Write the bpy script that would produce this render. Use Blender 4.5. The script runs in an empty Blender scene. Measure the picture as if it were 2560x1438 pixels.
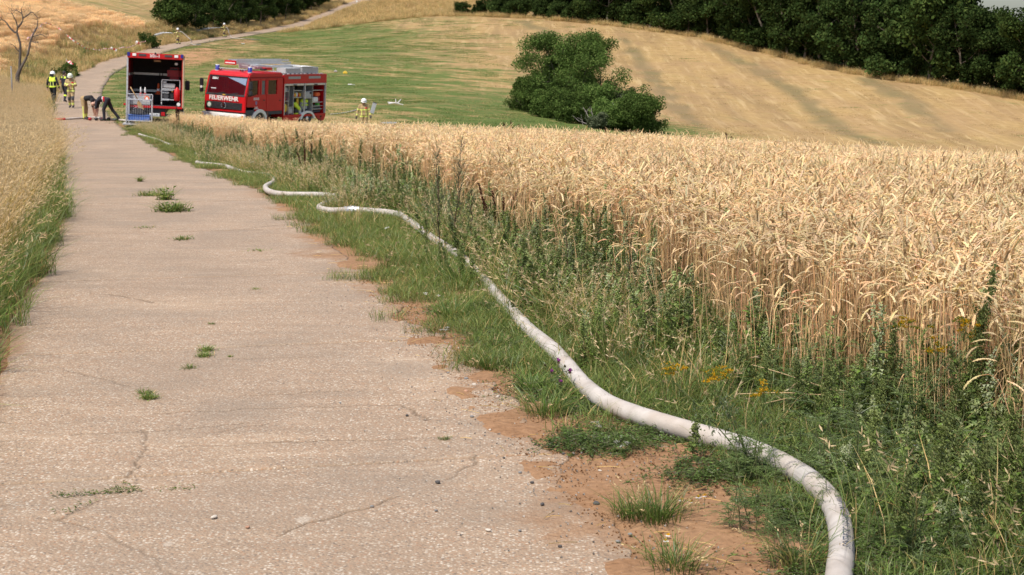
import bpy, bmesh, math, random
import numpy as np
from mathutils import Vector, Matrix, Euler

# ------------------------------------------------------------------ camera, sky, sun, exposure
SC = bpy.context.scene
FPX, CX, CY, HOR, CAMH = 4000.0, 1280.0, 719.0, 135.0, 2.05
PITCH = math.atan((CY - HOR) / FPX)
cam_d = bpy.data.cameras.new('camera')
cam = bpy.data.objects.new('camera', cam_d)
SC.collection.objects.link(cam)
cam.location = (0, 0, CAMH)
cam.rotation_euler = (math.radians(90) - PITCH, 0, 0)
cam_d.sensor_width = 36.0
cam_d.lens = 36.0 * FPX / 2560.0
cam_d.clip_start = 0.1
cam_d.clip_end = 5000
cam_d.dof.use_dof = True
cam_d.dof.focus_distance = 11.0
cam_d.dof.aperture_fstop = 11.0
SC.camera = cam

SUN_ELEV, SUN_AZ = math.radians(60), math.radians(-142)   # azimuth from +Y towards +X
W = bpy.data.worlds.new('World')
SC.world = W
W.use_nodes = True
wn = W.node_tree.nodes
bg = wn['Background']
sky = wn.new('ShaderNodeTexSky')
sky.sky_type = 'NISHITA'
sky.sun_disc = False
sky.sun_elevation = SUN_ELEV
sky.sun_rotation = SUN_AZ
sky.air_density = 1.0
sky.dust_density = 2.5
W.node_tree.links.new(sky.outputs[0], bg.inputs[0])
bg.inputs[1].default_value = 0.15
sun_d = bpy.data.lights.new('sun', 'SUN')
sun_d.energy = 4.0
sun_d.angle = math.radians(2.5)
sun_d.color = (1.0, 0.95, 0.87)
sun = bpy.data.objects.new('sun', sun_d)
SC.collection.objects.link(sun)
_sd = Vector((math.sin(SUN_AZ) * math.cos(SUN_ELEV), math.cos(SUN_AZ) * math.cos(SUN_ELEV), math.sin(SUN_ELEV)))
sun.rotation_euler = _sd.to_track_quat('Z', 'Y').to_euler()
sun.location = (-40, -20, 60)
SC.view_settings.view_transform = 'Standard'
SC.view_settings.look = 'None'
SC.view_settings.exposure = 0.28
SC.view_settings.gamma = 1.0
SC.render.engine = 'CYCLES'
SC.cycles.max_bounces = 6
SC.cycles.diffuse_bounces = 3
SC.cycles.glossy_bounces = 3
SC.cycles.transmission_bounces = 4
SC.cycles.transparent_max_bounces = 8
SC.cycles.use_denoising = True
SC.cycles.sample_clamp_indirect = 6.0

# ------------------------------------------------------------------ helpers
COL = SC.collection
RNG = np.random.default_rng(7)
random.seed(7)
_TAB = np.random.default_rng(99).random(65536)

def vnoise(x, y):
    x = np.asarray(x, float); y = np.asarray(y, float)
    xi = np.floor(x).astype(np.int64); yi = np.floor(y).astype(np.int64)
    fx = x - xi; fy = y - yi
    fx = fx * fx * (3 - 2 * fx); fy = fy * fy * (3 - 2 * fy)
    def h(a, b): return _TAB[(a * 7919 + b * 104729 + (a * b) * 31) & 65535]
    return (h(xi, yi) * (1 - fx) + h(xi + 1, yi) * fx) * (1 - fy) + (h(xi, yi + 1) * (1 - fx) + h(xi + 1, yi + 1) * fx) * fy

def fbm(x, y, o=4):
    a, s, t = 0.5, 0.0, 0.0
    for i in range(o):
        s = s + a * vnoise(np.asarray(x) * 2 ** i + 17.3 * i, np.asarray(y) * 2 ** i - 9.1 * i); t += a; a *= 0.5
    return s / t

def sstep(a, b, x):
    t = np.clip((np.asarray(x, float) - a) / (b - a), 0, 1)
    return t * t * (3 - 2 * t)

def make_mesh(name, V, Fs, mats, col=None, matidx=None, smooth=False, attrs=None):
    """V (N,3); Fs list of int arrays (M,k) of any arity; matidx per face in the same order."""
    me = bpy.data.meshes.new(name)
    V = np.ascontiguousarray(V, np.float32)
    Fs = [np.asarray(f, np.int32) for f in Fs if len(f)]
    loops = np.concatenate([f.ravel() for f in Fs]) if Fs else np.zeros(0, np.int32)
    tot = np.concatenate([np.full(len(f), f.shape[1], np.int32) for f in Fs]) if Fs else np.zeros(0, np.int32)
    st = np.concatenate([[0], np.cumsum(tot)[:-1]]).astype(np.int32) if len(tot) else tot
    me.vertices.add(len(V)); me.vertices.foreach_set('co', V.ravel())
    me.loops.add(len(loops)); me.loops.foreach_set('vertex_index', loops)
    me.polygons.add(len(tot)); me.polygons.foreach_set('loop_start', st); me.polygons.foreach_set('loop_total', tot)
    if matidx is not None: me.polygons.foreach_set('material_index', np.asarray(matidx, np.int32))
    me.polygons.foreach_set('use_smooth', np.full(len(tot), bool(smooth)))
    for m in (mats if isinstance(mats, (list, tuple)) else [mats]): me.materials.append(m)
    me.update(calc_edges=True)
    if col is not None:
        a = me.attributes.new('tint', 'FLOAT_COLOR', 'POINT')
        c = np.ones((len(V), 4), np.float32); c[:, :3] = col
        a.data.foreach_set('color', c.ravel())
    for k, v in (attrs or {}).items():
        a = me.attributes.new(k, 'FLOAT', 'POINT'); a.data.foreach_set('value', np.asarray(v, np.float32))
    me.validate()
    return me

def link(name, me, parent=None, loc=None, rot=None):
    o = bpy.data.objects.new(name, me); COL.objects.link(o)
    if parent is not None: o.parent = parent
    if loc is not None: o.location = loc
    if rot is not None: o.rotation_euler = rot
    return o

def tag(o, label=None, cat=None, group=None, kind=None):
    if label: o['label'] = label
    if cat: o['category'] = cat
    if group: o['group'] = group
    if kind: o['kind'] = kind
    return o

def thing(name, label, cat, loc=(0, 0, 0), rot=(0, 0, 0), group=None):
    return tag(link(name, None, None, loc, rot), label, cat, group)

def copy_tree(o, parent=None):
    c = o.copy(); COL.objects.link(c)
    if parent is not None: c.parent = parent
    for ch in o.children: copy_tree(ch, c)
    return c

class Acc:
    """collects arrays of verts / faces / tints"""
    def __init__(s): s.V = []; s.F = {3: [], 4: []}; s.C = []; s.M = {3: [], 4: []}; s.n = 0
    def add(s, V, F, C=None, m=0):
        V = np.asarray(V, float).reshape(-1, 3); F = np.asarray(F, np.int64)
        s.V.append(V); s.F[F.shape[1]].append(F + s.n); s.M[F.shape[1]].append(np.full(len(F), m))
        if C is None: C = (1, 1, 1)
        C = np.asarray(C, float)
        s.C.append(np.broadcast_to(C, V.shape) if C.ndim == 1 else C); s.n += len(V)
    def mesh(s, name, mats, smooth=False):
        Fs = [np.concatenate(s.F[k]) for k in (3, 4) if s.F[k]]
        mi = np.concatenate([np.concatenate(s.M[k]) for k in (3, 4) if s.M[k]])
        return make_mesh(name, np.concatenate(s.V), Fs, mats, np.concatenate(s.C), mi, smooth)

def unit(v): return v / np.maximum(np.linalg.norm(v, axis=-1, keepdims=True), 1e-9)

def tubes(P, R, sides=3, B=None):
    """P (n,K,3), R (n,K) -> verts, quads"""
    n, K, _ = P.shape
    T = unit(np.gradient(P, axis=1))
    if B is None:
        ref = np.where(np.abs(T[..., 2:3]) > 0.9, np.array([1., 0, 0]), np.array([0, 0, 1.]))
        B = unit(np.cross(T, ref))
    else: B = np.broadcast_to(B[:, None, :], P.shape)
    Nn = unit(np.cross(B, T)); Bb = unit(np.cross(T, Nn))
    a = np.arange(sides) * 2 * np.pi / sides
    V = P[:, :, None, :] + R[:, :, None, None] * (np.cos(a)[:, None] * Nn[:, :, None, :] + np.sin(a)[:, None] * Bb[:, :, None, :])
    i = np.arange(n)[:, None, None] * K * sides + np.arange(K - 1)[None, :, None] * sides
    j = np.arange(sides)[None, None, :]; j2 = (j + 1) % sides
    F = np.stack([i + j, i + j2, i + sides + j2, i + sides + j], -1).reshape(-1, 4)
    return V.reshape(-1, 3), F

def ribbons(P, Wd, B):
    """flat strips: P (n,K,3), Wd (n,K) half widths, B (n,3) or (n,K,3) side vector"""
    n, K, _ = P.shape
    if B.ndim == 2: B = B[:, None, :]
    V = np.stack([P - B * Wd[..., None], P + B * Wd[..., None]], 2)
    i = np.arange(n)[:, None] * K * 2 + np.arange(K - 1)[None, :] * 2
    F = np.stack([i, i + 1, i + 3, i + 2], -1).reshape(-1, 4)
    return V.reshape(-1, 3), F

def rep(C, K):  # per item colour (n,3) -> per vert
    return np.repeat(C, K, axis=0)

# ---- materials -----------------------------------------------------
def new_mat(name):
    m = bpy.data.materials.new(name); m.use_nodes = True
    nt = m.node_tree; nt.nodes.clear()
    out = nt.nodes.new('ShaderNodeOutputMaterial')
    return m, nt, nt.nodes, nt.links, out

def nd(N, typ, **kw):
    n = N.new(typ)
    for k, v in kw.items():
        if k.startswith('i_'): n.inputs[k[2:].replace('_', ' ')].default_value = v
        else: setattr(n, k, v)
    return n

def mixrgb(N, L, fac, a, b, typ='MIX'):
    m = N.new('ShaderNodeMix'); m.data_type = 'RGBA'; m.blend_type = typ
    for sock, v in ((m.inputs[0], fac), (m.inputs[6], a), (m.inputs[7], b)):
        if isinstance(v, (int, float)): sock.default_value = v
        elif isinstance(v, tuple): sock.default_value = (*v[:3], 1)
        else: L.new(v, sock)
    return m.outputs[2]

def math_n(N, L, op, a, b=None, clamp=False):
    m = N.new('ShaderNodeMath'); m.operation = op; m.use_clamp = clamp
    for i, v in enumerate((a, b)):
        if v is None: continue
        if isinstance(v, (int, float)): m.inputs[i].default_value = v
        else: L.new(v, m.inputs[i])
    return m.outputs[0]

def ramp(N, L, fac, stops):
    r = N.new('ShaderNodeValToRGB'); L.new(fac, r.inputs[0])
    e = r.color_ramp.elements
    while len(e) < len(stops): e.new(0.5)
    for k, (p, c) in enumerate(stops):
        e[k].position = p; e[k].color = (*c[:3], 1) if isinstance(c, tuple) else (c, c, c, 1)
    return r.outputs[0]

def noise_n(N, L, scale, detail=4, vec=None, rough=0.55):
    n = N.new('ShaderNodeTexNoise'); n.inputs['Scale'].default_value = scale; n.inputs['Detail'].default_value = detail
    n.inputs['Roughness'].default_value = rough
    if vec is not None: L.new(vec, n.inputs['Vector'])
    return n

def attr_n(N, name, out='Fac'):
    a = N.new('ShaderNodeAttribute'); a.attribute_name = name
    return a.outputs[out]

def world_vec(N):
    return N.new('ShaderNodeNewGeometry').outputs['Position']

_MATS = {}
def paint(name, col, rough=0.45, metal=0.0, var=0.12, scale=9.0, bump=0.0, spec=0.5, coat=0.0, dirt=None):
    """painted / plain surface with uneven tone and gloss"""
    if name in _MATS: return _MATS[name]
    m, nt, N, L, out = new_mat(name)
    p = N.new('ShaderNodeBsdfPrincipled')
    tc = N.new('ShaderNodeTexCoord')
    n1 = noise_n(N, L, scale, 5, tc.outputs['Object'])
    lo = tuple(c * (1 - var) for c in col); hi = tuple(min(1, c * (1 + var)) for c in col)
    c = ramp(N, L, n1.outputs['Fac'], [(0.3, lo), (0.7, hi)])
    if dirt:
        n2 = noise_n(N, L, scale * 0.35, 6, tc.outputs['Object'])
        c = mixrgb(N, L, ramp(N, L, n2.outputs['Fac'], [(0.5, 0.0), (0.75, 0.6)]), c, dirt)
    L.new(c, p.inputs['Base Color'])
    r = N.new('ShaderNodeMapRange'); r.inputs['To Min'].default_value = max(0.02, rough - 0.08); r.inputs['To Max'].default_value = min(1, rough + 0.1)
    L.new(n1.outputs['Fac'], r.inputs[0]); L.new(r.outputs[0], p.inputs['Roughness'])
    p.inputs['Metallic'].default_value = metal
    p.inputs['Specular IOR Level'].default_value = spec
    p.inputs['Coat Weight'].default_value = coat
    if bump:
        b = N.new('ShaderNodeBump'); b.inputs['Strength'].default_value = bump; b.inputs['Distance'].default_value = 0.02
        n3 = noise_n(N, L, scale * 6, 4, tc.outputs['Object']); L.new(n3.outputs['Fac'], b.inputs['Height']); L.new(b.outputs[0], p.inputs['Normal'])
    L.new(p.outputs[0], out.inputs[0])
    _MATS[name] = m
    return m

def plant_mat(name, trans=0.3, rnd=0.25, gloss=0.0):
    """plants: own colour per leaf stored in the mesh, part of the light passes through"""
    m, nt, N, L, out = new_mat(name)
    c = attr_n(N, 'tint', 'Color')
    oi = N.new('ShaderNodeObjectInfo')
    k = N.new('ShaderNodeMapRange'); k.inputs['To Min'].default_value = 1 - rnd; k.inputs['To Max'].default_value = 1 + rnd
    L.new(oi.outputs['Random'], k.inputs[0])
    cc = N.new('ShaderNodeVectorMath'); cc.operation = 'SCALE'; L.new(c, cc.inputs[0]); L.new(k.outputs[0], cc.inputs['Scale'])
    d = N.new('ShaderNodeBsdfDiffuse'); t = N.new('ShaderNodeBsdfTranslucent')
    L.new(cc.outputs[0], d.inputs[0]); L.new(cc.outputs[0], t.inputs[0])
    mx = N.new('ShaderNodeMixShader'); mx.inputs[0].default_value = trans
    L.new(d.outputs[0], mx.inputs[1]); L.new(t.outputs[0], mx.inputs[2])
    res = mx.outputs[0]
    if gloss:
        g = N.new('ShaderNodeBsdfGlossy'); g.inputs['Roughness'].default_value = 0.45
        m2 = N.new('ShaderNodeMixShader'); m2.inputs[0].default_value = gloss
        L.new(res, m2.inputs[1]); L.new(g.outputs[0], m2.inputs[2]); res = m2.outputs[0]
    L.new(res, out.inputs[0])
    return m

M_STRAW = plant_mat('straw', 0.38, 0.14)
M_GREEN = plant_mat('green_leaf', 0.45, 0.2, 0.03)
M_TREE = plant_mat('tree_leaf', 0.25, 0.28)
M_STEM = plant_mat('plant_stem', 0.05, 0.1)
M_BARK = plant_mat('bark', 0.0, 0.1)

# ------------------------------------------------------------------ terrain
def pix(u, v, d):
    a = (u - CX) / FPX; b = (CY - v) / FPX
    c, s = math.cos(PITCH), math.sin(PITCH)
    return np.array([d * a, d * (c + s * b), CAMH + d * (-s + c * b)])

_ctl = []
for yy in (-25, -8, 3, 9, 15, 21, 27):
    for xx in (-9, -4.5, 0, 4.5, 9, 16):
        if abs(xx) < 1.2 * yy + 14:
            drop = max(0, (yy - 13) / 14) ** 1.5 * (0.10 + 0.058 * max(0, xx)) if xx > -1 else 0
            _ctl.append((xx, yy, 0.05 * max(0, -xx - 5) - drop))
_px = [(300, 400, 42), (240, 340, 58), (220, 325, 66), (190, 300, 75), (190, 272, 82), (185, 250, 95), (200, 220, 112), (235, 185, 132),
       (300, 150, 152), (445, 112, 180), (562, 94, 205), (660, 79, 225), (755, 60, 250), (830, 30, 275), (875, 8, 295),
       (235, 60, 165), (60, 60, 150), (60, 130, 125), (50, 212, 95), (0, 0, 185), (300, 5, 215), (430, 62, 195), (60, 300, 70), (20, 350, 50),
       (-300, 100, 130), (-300, 250, 80), (-800, 60, 150), (-900, 300, 60),
       (650, 326, 74), (910, 334, 82), (390, 330, 70), (1000, 260, 110), (1200, 320, 100), (1350, 285, 118), (1600, 333, 108),
       (1000, 200, 140), (700, 150, 150), (1000, 120, 180), (900, 60, 225), (1060, 42, 232), (1300, 45, 222), (1500, 62, 212),
       (1760, 97, 197), (2100, 180, 172), (2560, 252, 152), (2000, 300, 135), (2300, 370, 115), (2560, 392, 112), (1500, 200, 150), (1800, 200, 160),
       (450, 340, 64), (820, 357, 66), (1280, 375, 64), (1700, 397, 62), (2100, 428, 60), (2560, 445, 58), (2900, 470, 56),
       (2900, 330, 145), (2900, 440, 105), (2300, 265, 250), (2800, 300, 230), (2300, 92, 450), (2700, 100, 470), (1000, 2, 262),
       (0, -150, 300), (600, -120, 380), (1280, -40, 330), (1700, 0, 300), (1280, -100, 480), (1900, 30, 480), (0, -200, 480), (-900, -80, 300), (3400, 120, 450), (3400, 400, 140)]
for q in _px: _ctl.append(tuple(pix(*q)))
_ctl += [(-300, 700, 40), (0, 800, 40), (220, 800, 9), (-300, 100, 12), (-300, 300, 25), (300, 100, -8), (300, 300, -4), (80, 20, -3), (-80, 20, 2), (0, -120, 2), (-150, -100, 3), (150, -100, 0)]
_ctl = np.array(_ctl)

def _tps(r2): return np.where(r2 > 0, 0.5 * r2 * np.log(np.maximum(r2, 1e-12)), 0.0)
_S = 50.0
_cx = _ctl[:, :2] / _S
_n = len(_ctl)
_A = np.zeros((_n + 3, _n + 3))
_A[:_n, :_n] = _tps(((_cx[:, None] - _cx[None]) ** 2).sum(-1)) + np.eye(_n) * 0.004
_A[:_n, _n] = 1; _A[:_n, _n + 1:] = _cx; _A[_n, :_n] = 1; _A[_n + 1:, :_n] = _cx.T
_w = np.linalg.solve(_A, np.concatenate([_ctl[:, 2], np.zeros(3)]))

def T0(x, y):
    x = np.asarray(x, float); y = np.asarray(y, float); sh = np.broadcast(x, y).shape
    q = np.stack([np.broadcast_to(x, sh).ravel(), np.broadcast_to(y, sh).ravel()], -1) / _S
    out = np.empty(len(q))
    for i in range(0, len(q), 20000):
        c = q[i:i + 20000]
        out[i:i + 20000] = _tps(((c[:, None] - _cx[None]) ** 2).sum(-1)) @ _w[:_n] + _w[_n] + c @ _w[_n + 1:]
    return out.reshape(sh)

_py = np.array([-20, 0, 6.5, 11.1, 14.8, 17.6, 20.2, 23.8, 42, 58, 66, 82, 95, 112, 132, 152, 180, 205, 222, 247, 270, 295, 330])
_pxx = np.array([3.6, 0.35, -0.95, -2.05, -2.85, -3.5, -4.15, -5.2, -10.3, -15.1, -17.5, -22.3, -25.8, -30.0, -34.3, -36.9, -37.7, -36.8, -35.5, -33.3, -31.3, -29.3, -25.5])
def _smooth_line():
    y = np.arange(-20, 330.01, 0.5); x = np.interp(y, _py, _pxx)
    for _ in range(40):
        x[1:-1] = 0.25 * x[:-2] + 0.5 * x[1:-1] + 0.25 * x[2:]
    return y, x
_LY, _LX = _smooth_line()
_LDX = np.gradient(_LX, _LY)
_pp = np.array([pix(*q) for q in _px[:15]])
_LZ = np.interp(_LY, np.concatenate([[-20, 0, 20, 26], _pp[:, 1], [330]]), np.concatenate([[0, 0, 0, -0.03], _pp[:, 2], [15.0]]))
for _ in range(120): _LZ[1:-1] = 0.25 * _LZ[:-2] + 0.5 * _LZ[1:-1] + 0.25 * _LZ[2:]
def T(x, y):
    """terrain with the path benched into it"""
    x = np.asarray(x, float); y = np.asarray(y, float)
    z = T0(x, y)
    o = np.abs(x - np.interp(y, _LY, _LX)) / np.sqrt(1 + np.interp(y, _LY, _LDX) ** 2)
    w = sstep(6.0, 1.8, o) * sstep(-20, -10, y) * sstep(330, 315, y)
    return z * (1 - w) + np.interp(y, _LY, _LZ) * w

def hit(u, v, h=0.0, dmin=3.0, dmax=600.0):
    """ground point under a pixel, h above the ground"""
    ds = np.geomspace(dmin, dmax, 1500)
    P = np.stack([pix(u, v, d) for d in ds])
    g = P[:, 2] - T(P[:, 0], P[:, 1]) - h
    k = int(np.argmax(g < 0))
    if k == 0: return P[-1]
    t = g[k - 1] / (g[k - 1] - g[k])
    return P[k - 1] * (1 - t) + P[k] * t

def at(x, y, dz=0.0): return (float(x), float(y), float(T(x, y)) + dz)

# ------------------------------------------------------------------ path line
def pcx(y): return np.interp(y, _LY, _LX)
def pdx(y): return np.interp(y, _LY, _LDX)
def poff(x, y):
    """signed distance from the path's centre line, positive to the right"""
    return (x - pcx(y)) / np.sqrt(1 + pdx(y) ** 2)
def path_pt(y, t):
    d = pdx(y); k = 1 / np.sqrt(1 + d * d)
    return pcx(y) + t * k, y - t * d * k
HALF = 1.5
_vy = np.array([0, 6, 8.7, 10.2, 14, 17.6, 22.5, 30, 45, 60, 70])
_vw = np.array([2.3, 2.3, 2.2, 2.05, 2.0, 1.95, 1.9, 1.9, 1.85, 1.8, 1.8])
def wheat_in(x, y):
    o = poff(x, y) - HALF
    far = 64.5 - 0.19 * (x + 13)
    far = np.where(x > 30, 56.3, far)
    n = (fbm(np.asarray(x) * 0.9, np.asarray(y) * 0.9, 3) - 0.5) * 0.9
    return (o > np.interp(y, _vy, _vw) + n) & (y < far + n * 2) & (y > 2)
# ------------------------------------------------------------------ ground sheet
def graded(a, b, near, lo, grow):
    out = [near]; s = lo
    v = near
    while v < b: v += s; s *= grow; out.append(min(v, b))
    v = near; s = lo; left = []
    while v > a: v -= s; s *= grow; left.append(max(v, a))
    return np.array(left[::-1] + out)

def ground_material():
    m, nt, N, L, out = new_mat('field_ground')
    p = N.new('ShaderNodeBsdfPrincipled'); p.inputs['Roughness'].default_value = 0.95; p.inputs['Specular IOR Level'].default_value = 0.15
    pos = world_vec(N)
    n_f = noise_n(N, L, 26, 5, pos); n_m = noise_n(N, L, 1.7, 5, pos); n_l = noise_n(N, L, 0.16, 5, pos)
    # red sandy soil
    soil = ramp(N, L, n_f.outputs['Fac'], [(0.25, (0.175, 0.092, 0.045)), (0.75, (0.32, 0.18, 0.095))])
    soil = mixrgb(N, L, ramp(N, L, n_m.outputs['Fac'], [(0.4, 0.0), (0.7, 0.55)]), soil, (0.33, 0.20, 0.11))
    vo = N.new('ShaderNodeTexVoronoi'); vo.inputs['Scale'].default_value = 55; L.new(pos, vo.inputs['Vector'])
    peb = ramp(N, L, vo.outputs['Distance'], [(0.0, 1.0), (0.16, 0.0)])
    sel = ramp(N, L, vo.outputs['Color'], [(0.72, 0.0), (0.76, 1.0)])
    soil = mixrgb(N, L, math_n(N, L, 'MULTIPLY', peb, sel), soil, (0.42, 0.36, 0.31))
    # mown meadow: green and parched patches drawn out along the mowing lines
    mp = N.new('ShaderNodeMapping'); L.new(pos, mp.inputs['Vector']); mp.inputs['Rotation'].default_value = (0, 0, 0.55); mp.inputs['Scale'].default_value = (0.35, 1.0, 1.0)
    n_s = noise_n(N, L, 0.55, 6, mp.outputs[0], 0.62); n_s2 = noise_n(N, L, 3.2, 5, mp.outputs[0], 0.6)
    g = attr_n(N, 'green')
    gm = math_n(N, L, 'ADD', g, math_n(N, L, 'MULTIPLY', math_n(N, L, 'SUBTRACT', n_s.outputs['Fac'], 0.5), 1.9))
    gm = math_n(N, L, 'ADD', gm, math_n(N, L, 'MULTIPLY', math_n(N, L, 'SUBTRACT', n_s2.outputs['Fac'], 0.5), 1.7))
    gfac = ramp(N, L, gm, [(0.30, 0.0), (0.72, 1.0)])
    grn = ramp(N, L, n_s2.outputs['Fac'], [(0.25, (0.055, 0.090, 0.018)), (0.75, (0.125, 0.150, 0.038))])
    dry = ramp(N, L, n_s2.outputs['Fac'], [(0.25, (0.24, 0.155, 0.062)), (0.55, (0.36, 0.24, 0.10)), (0.8, (0.48, 0.33, 0.145))])
    mt = N.new('ShaderNodeMapping'); L.new(pos, mt.inputs['Vector']); mt.inputs['Rotation'].default_value = (0, 0, 0.08); mt.inputs['Scale'].default_value = (1.0, 0.07, 0.3)
    n_t = noise_n(N, L, 0.45, 5, mt.outputs[0], 0.6); n_t2 = noise_n(N, L, 1.6, 4, mt.outputs[0], 0.6)
    dry = mixrgb(N, L, ramp(N, L, n_t.outputs['Fac'], [(0.46, 0.0), (0.64, 0.75)]), dry, (0.235, 0.155, 0.07))
    dry = mixrgb(N, L, ramp(N, L, n_t2.outputs['Fac'], [(0.52, 0.0), (0.68, 0.55)]), dry, (0.50, 0.36, 0.18))
    dry = mixrgb(N, L, math_n(N, L, 'MULTIPLY', attr_n(N, 'dark'), 0.85), dry, (0.165, 0.13, 0.06))
    dry = mixrgb(N, L, ramp(N, L, n_l.outputs['Fac'], [(0.42, 0.0), (0.62, 0.35)]), dry, (0.30, 0.185, 0.10))
    mead = mixrgb(N, L, gfac, dry, grn)
    mead = mixrgb(N, L, attr_n(N, 'bare'), mead, (0.36, 0.20, 0.10))
    c = mixrgb(N, L, attr_n(N, 'soil'), mead, soil)
    L.new(c, p.inputs['Base Color'])
    b = N.new('ShaderNodeBump'); b.inputs['Strength'].default_value = 0.5; b.inputs['Distance'].default_value = 0.03
    h = math_n(N, L, 'ADD', n_f.outputs['Fac'], math_n(N, L, 'MULTIPLY', n_s2.outputs['Fac'], 1.5))
    L.new(h, b.inputs['Height']); L.new(b.outputs[0], p.inputs['Normal'])
    L.new(p.outputs[0], out.inputs[0])
    return m

M_GROUND = ground_material()
PXY = lambda u, v, d: pix(u, v, d)[:2]
def build_ground():
    xs = graded(-500, 500, 0.0, 0.06, 1.022); ys = graded(-120, 900, 7.0, 0.06, 1.018)
    X, Y = np.meshgrid(xs, ys)
    Z = T(X, Y)
    o = poff(X, Y); ao = np.abs(o)
    on = np.where(o < 0, sstep(HALF + 0.05, HALF - 0.2, ao) * (Y < 320), 0) + (o >= 0) * sstep(HALF - 0.2 + 0.4 * sstep(20, 40, Y), HALF - 0.45 + 0.35 * sstep(20, 40, Y), ao) * (Y < 320)
    near = sstep(60, 25, Y) * sstep(60, 30, np.abs(X))
    Z = Z + near * (fbm(X * 2.2, Y * 2.2, 4) - 0.5) * 0.06 * (1 - on) + near * (fbm(X * 9, Y * 9, 3) - 0.5) * 0.02 * (1 - on) - 0.10 * on
    Z = Z + sstep(60, 90, Y) * (fbm(X * 0.35, Y * 0.35, 4) - 0.5) * 0.35 * (1 - sstep(4, 2, ao))
    # masks of what grows where
    soil = np.maximum(sstep(75, 60, Y) * (o > -6), sstep(2.4, 1.6, ao) * 0.7) * (np.abs(X) < 90) * (Y < 72)
    # greenness: lush in the dip and by the path, parched on the slope
    anch = [(260, 190, .8), (300, 230, .9), (340, 170, .75), (480, 160, .7), (500, 132, .4), (600, 130, .55), (640, 150, .5), (700, 100, .85), (800, 90, .95), (900, 100, .85), (900, 130, .9), (1000, 90, .75), (1050, 60, .35), (1150, 70, .4), (1200, 110, .3), (1100, 130, .55),
            (1000, 160, .7), (850, 160, .85), (880, 200, 1), (1000, 210, 1), (1100, 230, .95), (1200, 200, .6), (1250, 150, .2), (1300, 200, .5), (1250, 260, .9), (1100, 280, 1), (950, 250, .6), (1000, 280, .7), (900, 300, .45), (1150, 320, .95), (1300, 320, 1.1), (1450, 335, 1.2), (1700, 345, 1.0),
            (1760, 350, .5), (1400, 60, 0), (1500, 150, 0), (1600, 250, 0), (1700, 200, 0), (1800, 300, 0), (2000, 250, 0), (2000, 350, .05), (2300, 300, 0), (2500, 350, 0), (2200, 200, 0), (860, 290, .5), (400, 140, .6), (560, 100, .5), (60, 130, 0), (100, 60, 0), (200, 60, 0), (40, 200, .1), (700, 62, .2), (900, 40, 0), (1000, 10, 0), (1900, 150, 0), (1250, 60, .05), (1650, 330, .9), (2560, 330, 0)]
    AP = np.array([hit(u, v)[:2] for u, v, g in anch]); AG = np.array([g for _, _, g in anch])
    cyc = [(700, 110, 170, 20, 1.0), (600, 200, 120, 22, 0.95), (900, 220, 110, 20, 0.95), (1150, 300, 95, 20, 1.1), (1500, 345, 100, 16, 1.15), (1850, 360, 98, 14, 1.0),
           (900, 100, 180, 16, 0.8), (330, 200, 100, 12, 0.9), (1050, 130, 160, 14, 0.62), (1100, 240, 125, 14, 0.62), (250, 230, 100, 8, 0.9), (800, 300, 84, 14, 0.5)]
    G = np.zeros_like(X)
    for u, v, d, r, a in cyc:
        c = PXY(u, v, d); G = np.maximum(G, a * np.exp(-(((X - c[0]) / (r * 0.55)) ** 2 + ((Y - c[1]) / r) ** 2)))
    num = np.zeros_like(X); den = np.full(X.shape, 1e-9)
    for q, gv in zip(AP, AG):
        wt = 1.0 / (((X - q[0]) / 1.0) ** 2 + ((Y - q[1]) / 2.6) ** 2 + 4.0) ** 2; num += wt * gv; den += wt
    G = np.where(Y > 60, num / den * 0.80, 0.1)
    G = np.where(Y > 260, 0.05, G)
    # darker drainage lines across the mown slope
    dark = np.zeros_like(X)
    for line, wd in (([(1770, 110, 190), (1900, 175, 168), (2000, 230, 150), (2090, 300, 132), (2200, 360, 116)], 1.0), ([(2150, 205, 165), (2280, 260, 148), (2380, 310, 132)], 1.1),
                     ([(1560, 110, 190), (1650, 200, 150), (1760, 300, 118)], .8), ([(1300, 60, 215), (1420, 120, 185)], 1.0)):
        pts = [PXY(*q) for q in line]
        for a, b in zip(pts[:-1], pts[1:]):
            ab = b - a; t = np.clip(((X - a[0]) * ab[0] + (Y - a[1]) * ab[1]) / (ab @ ab), 0, 1)
            dd = np.hypot(X - a[0] - t * ab[0], Y - a[1] - t * ab[1]) + (fbm(X * 0.4, Y * 0.4, 3) - 0.5) * 2.5
            dark = np.maximum(dark, sstep(wd * 1.6, wd * 0.4, dd))
    bare = np.zeros_like(X)
    for u, v, d, rx, ry in ((490, 135, 158, 2.2, 9), (545, 128, 166, 3.0, 5), (600, 100, 195, 2, 6)):
        c = PXY(u, v, d); bare = np.maximum(bare, sstep(1.3, 0.5, np.hypot((X - c[0]) / rx, (Y - c[1]) / ry) + (fbm(X * .6, Y * .6, 3) - 0.5) * 1.2))
    nx = len(xs); ny = len(ys)
    i = (np.arange(ny - 1)[:, None] * nx + np.arange(nx - 1)[None]).ravel()
    F = np.stack([i, i + 1, i + nx + 1, i + nx], -1)
    me = make_mesh('ground', np.stack([X, Y, Z], -1).reshape(-1, 3), [F], M_GROUND, None, None, True,
                   {'soil': soil.ravel(), 'green': G.ravel(), 'dark': dark.ravel(), 'bare': bare.ravel()})
    return tag(link('ground', me), kind='structure')
build_ground()

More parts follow.
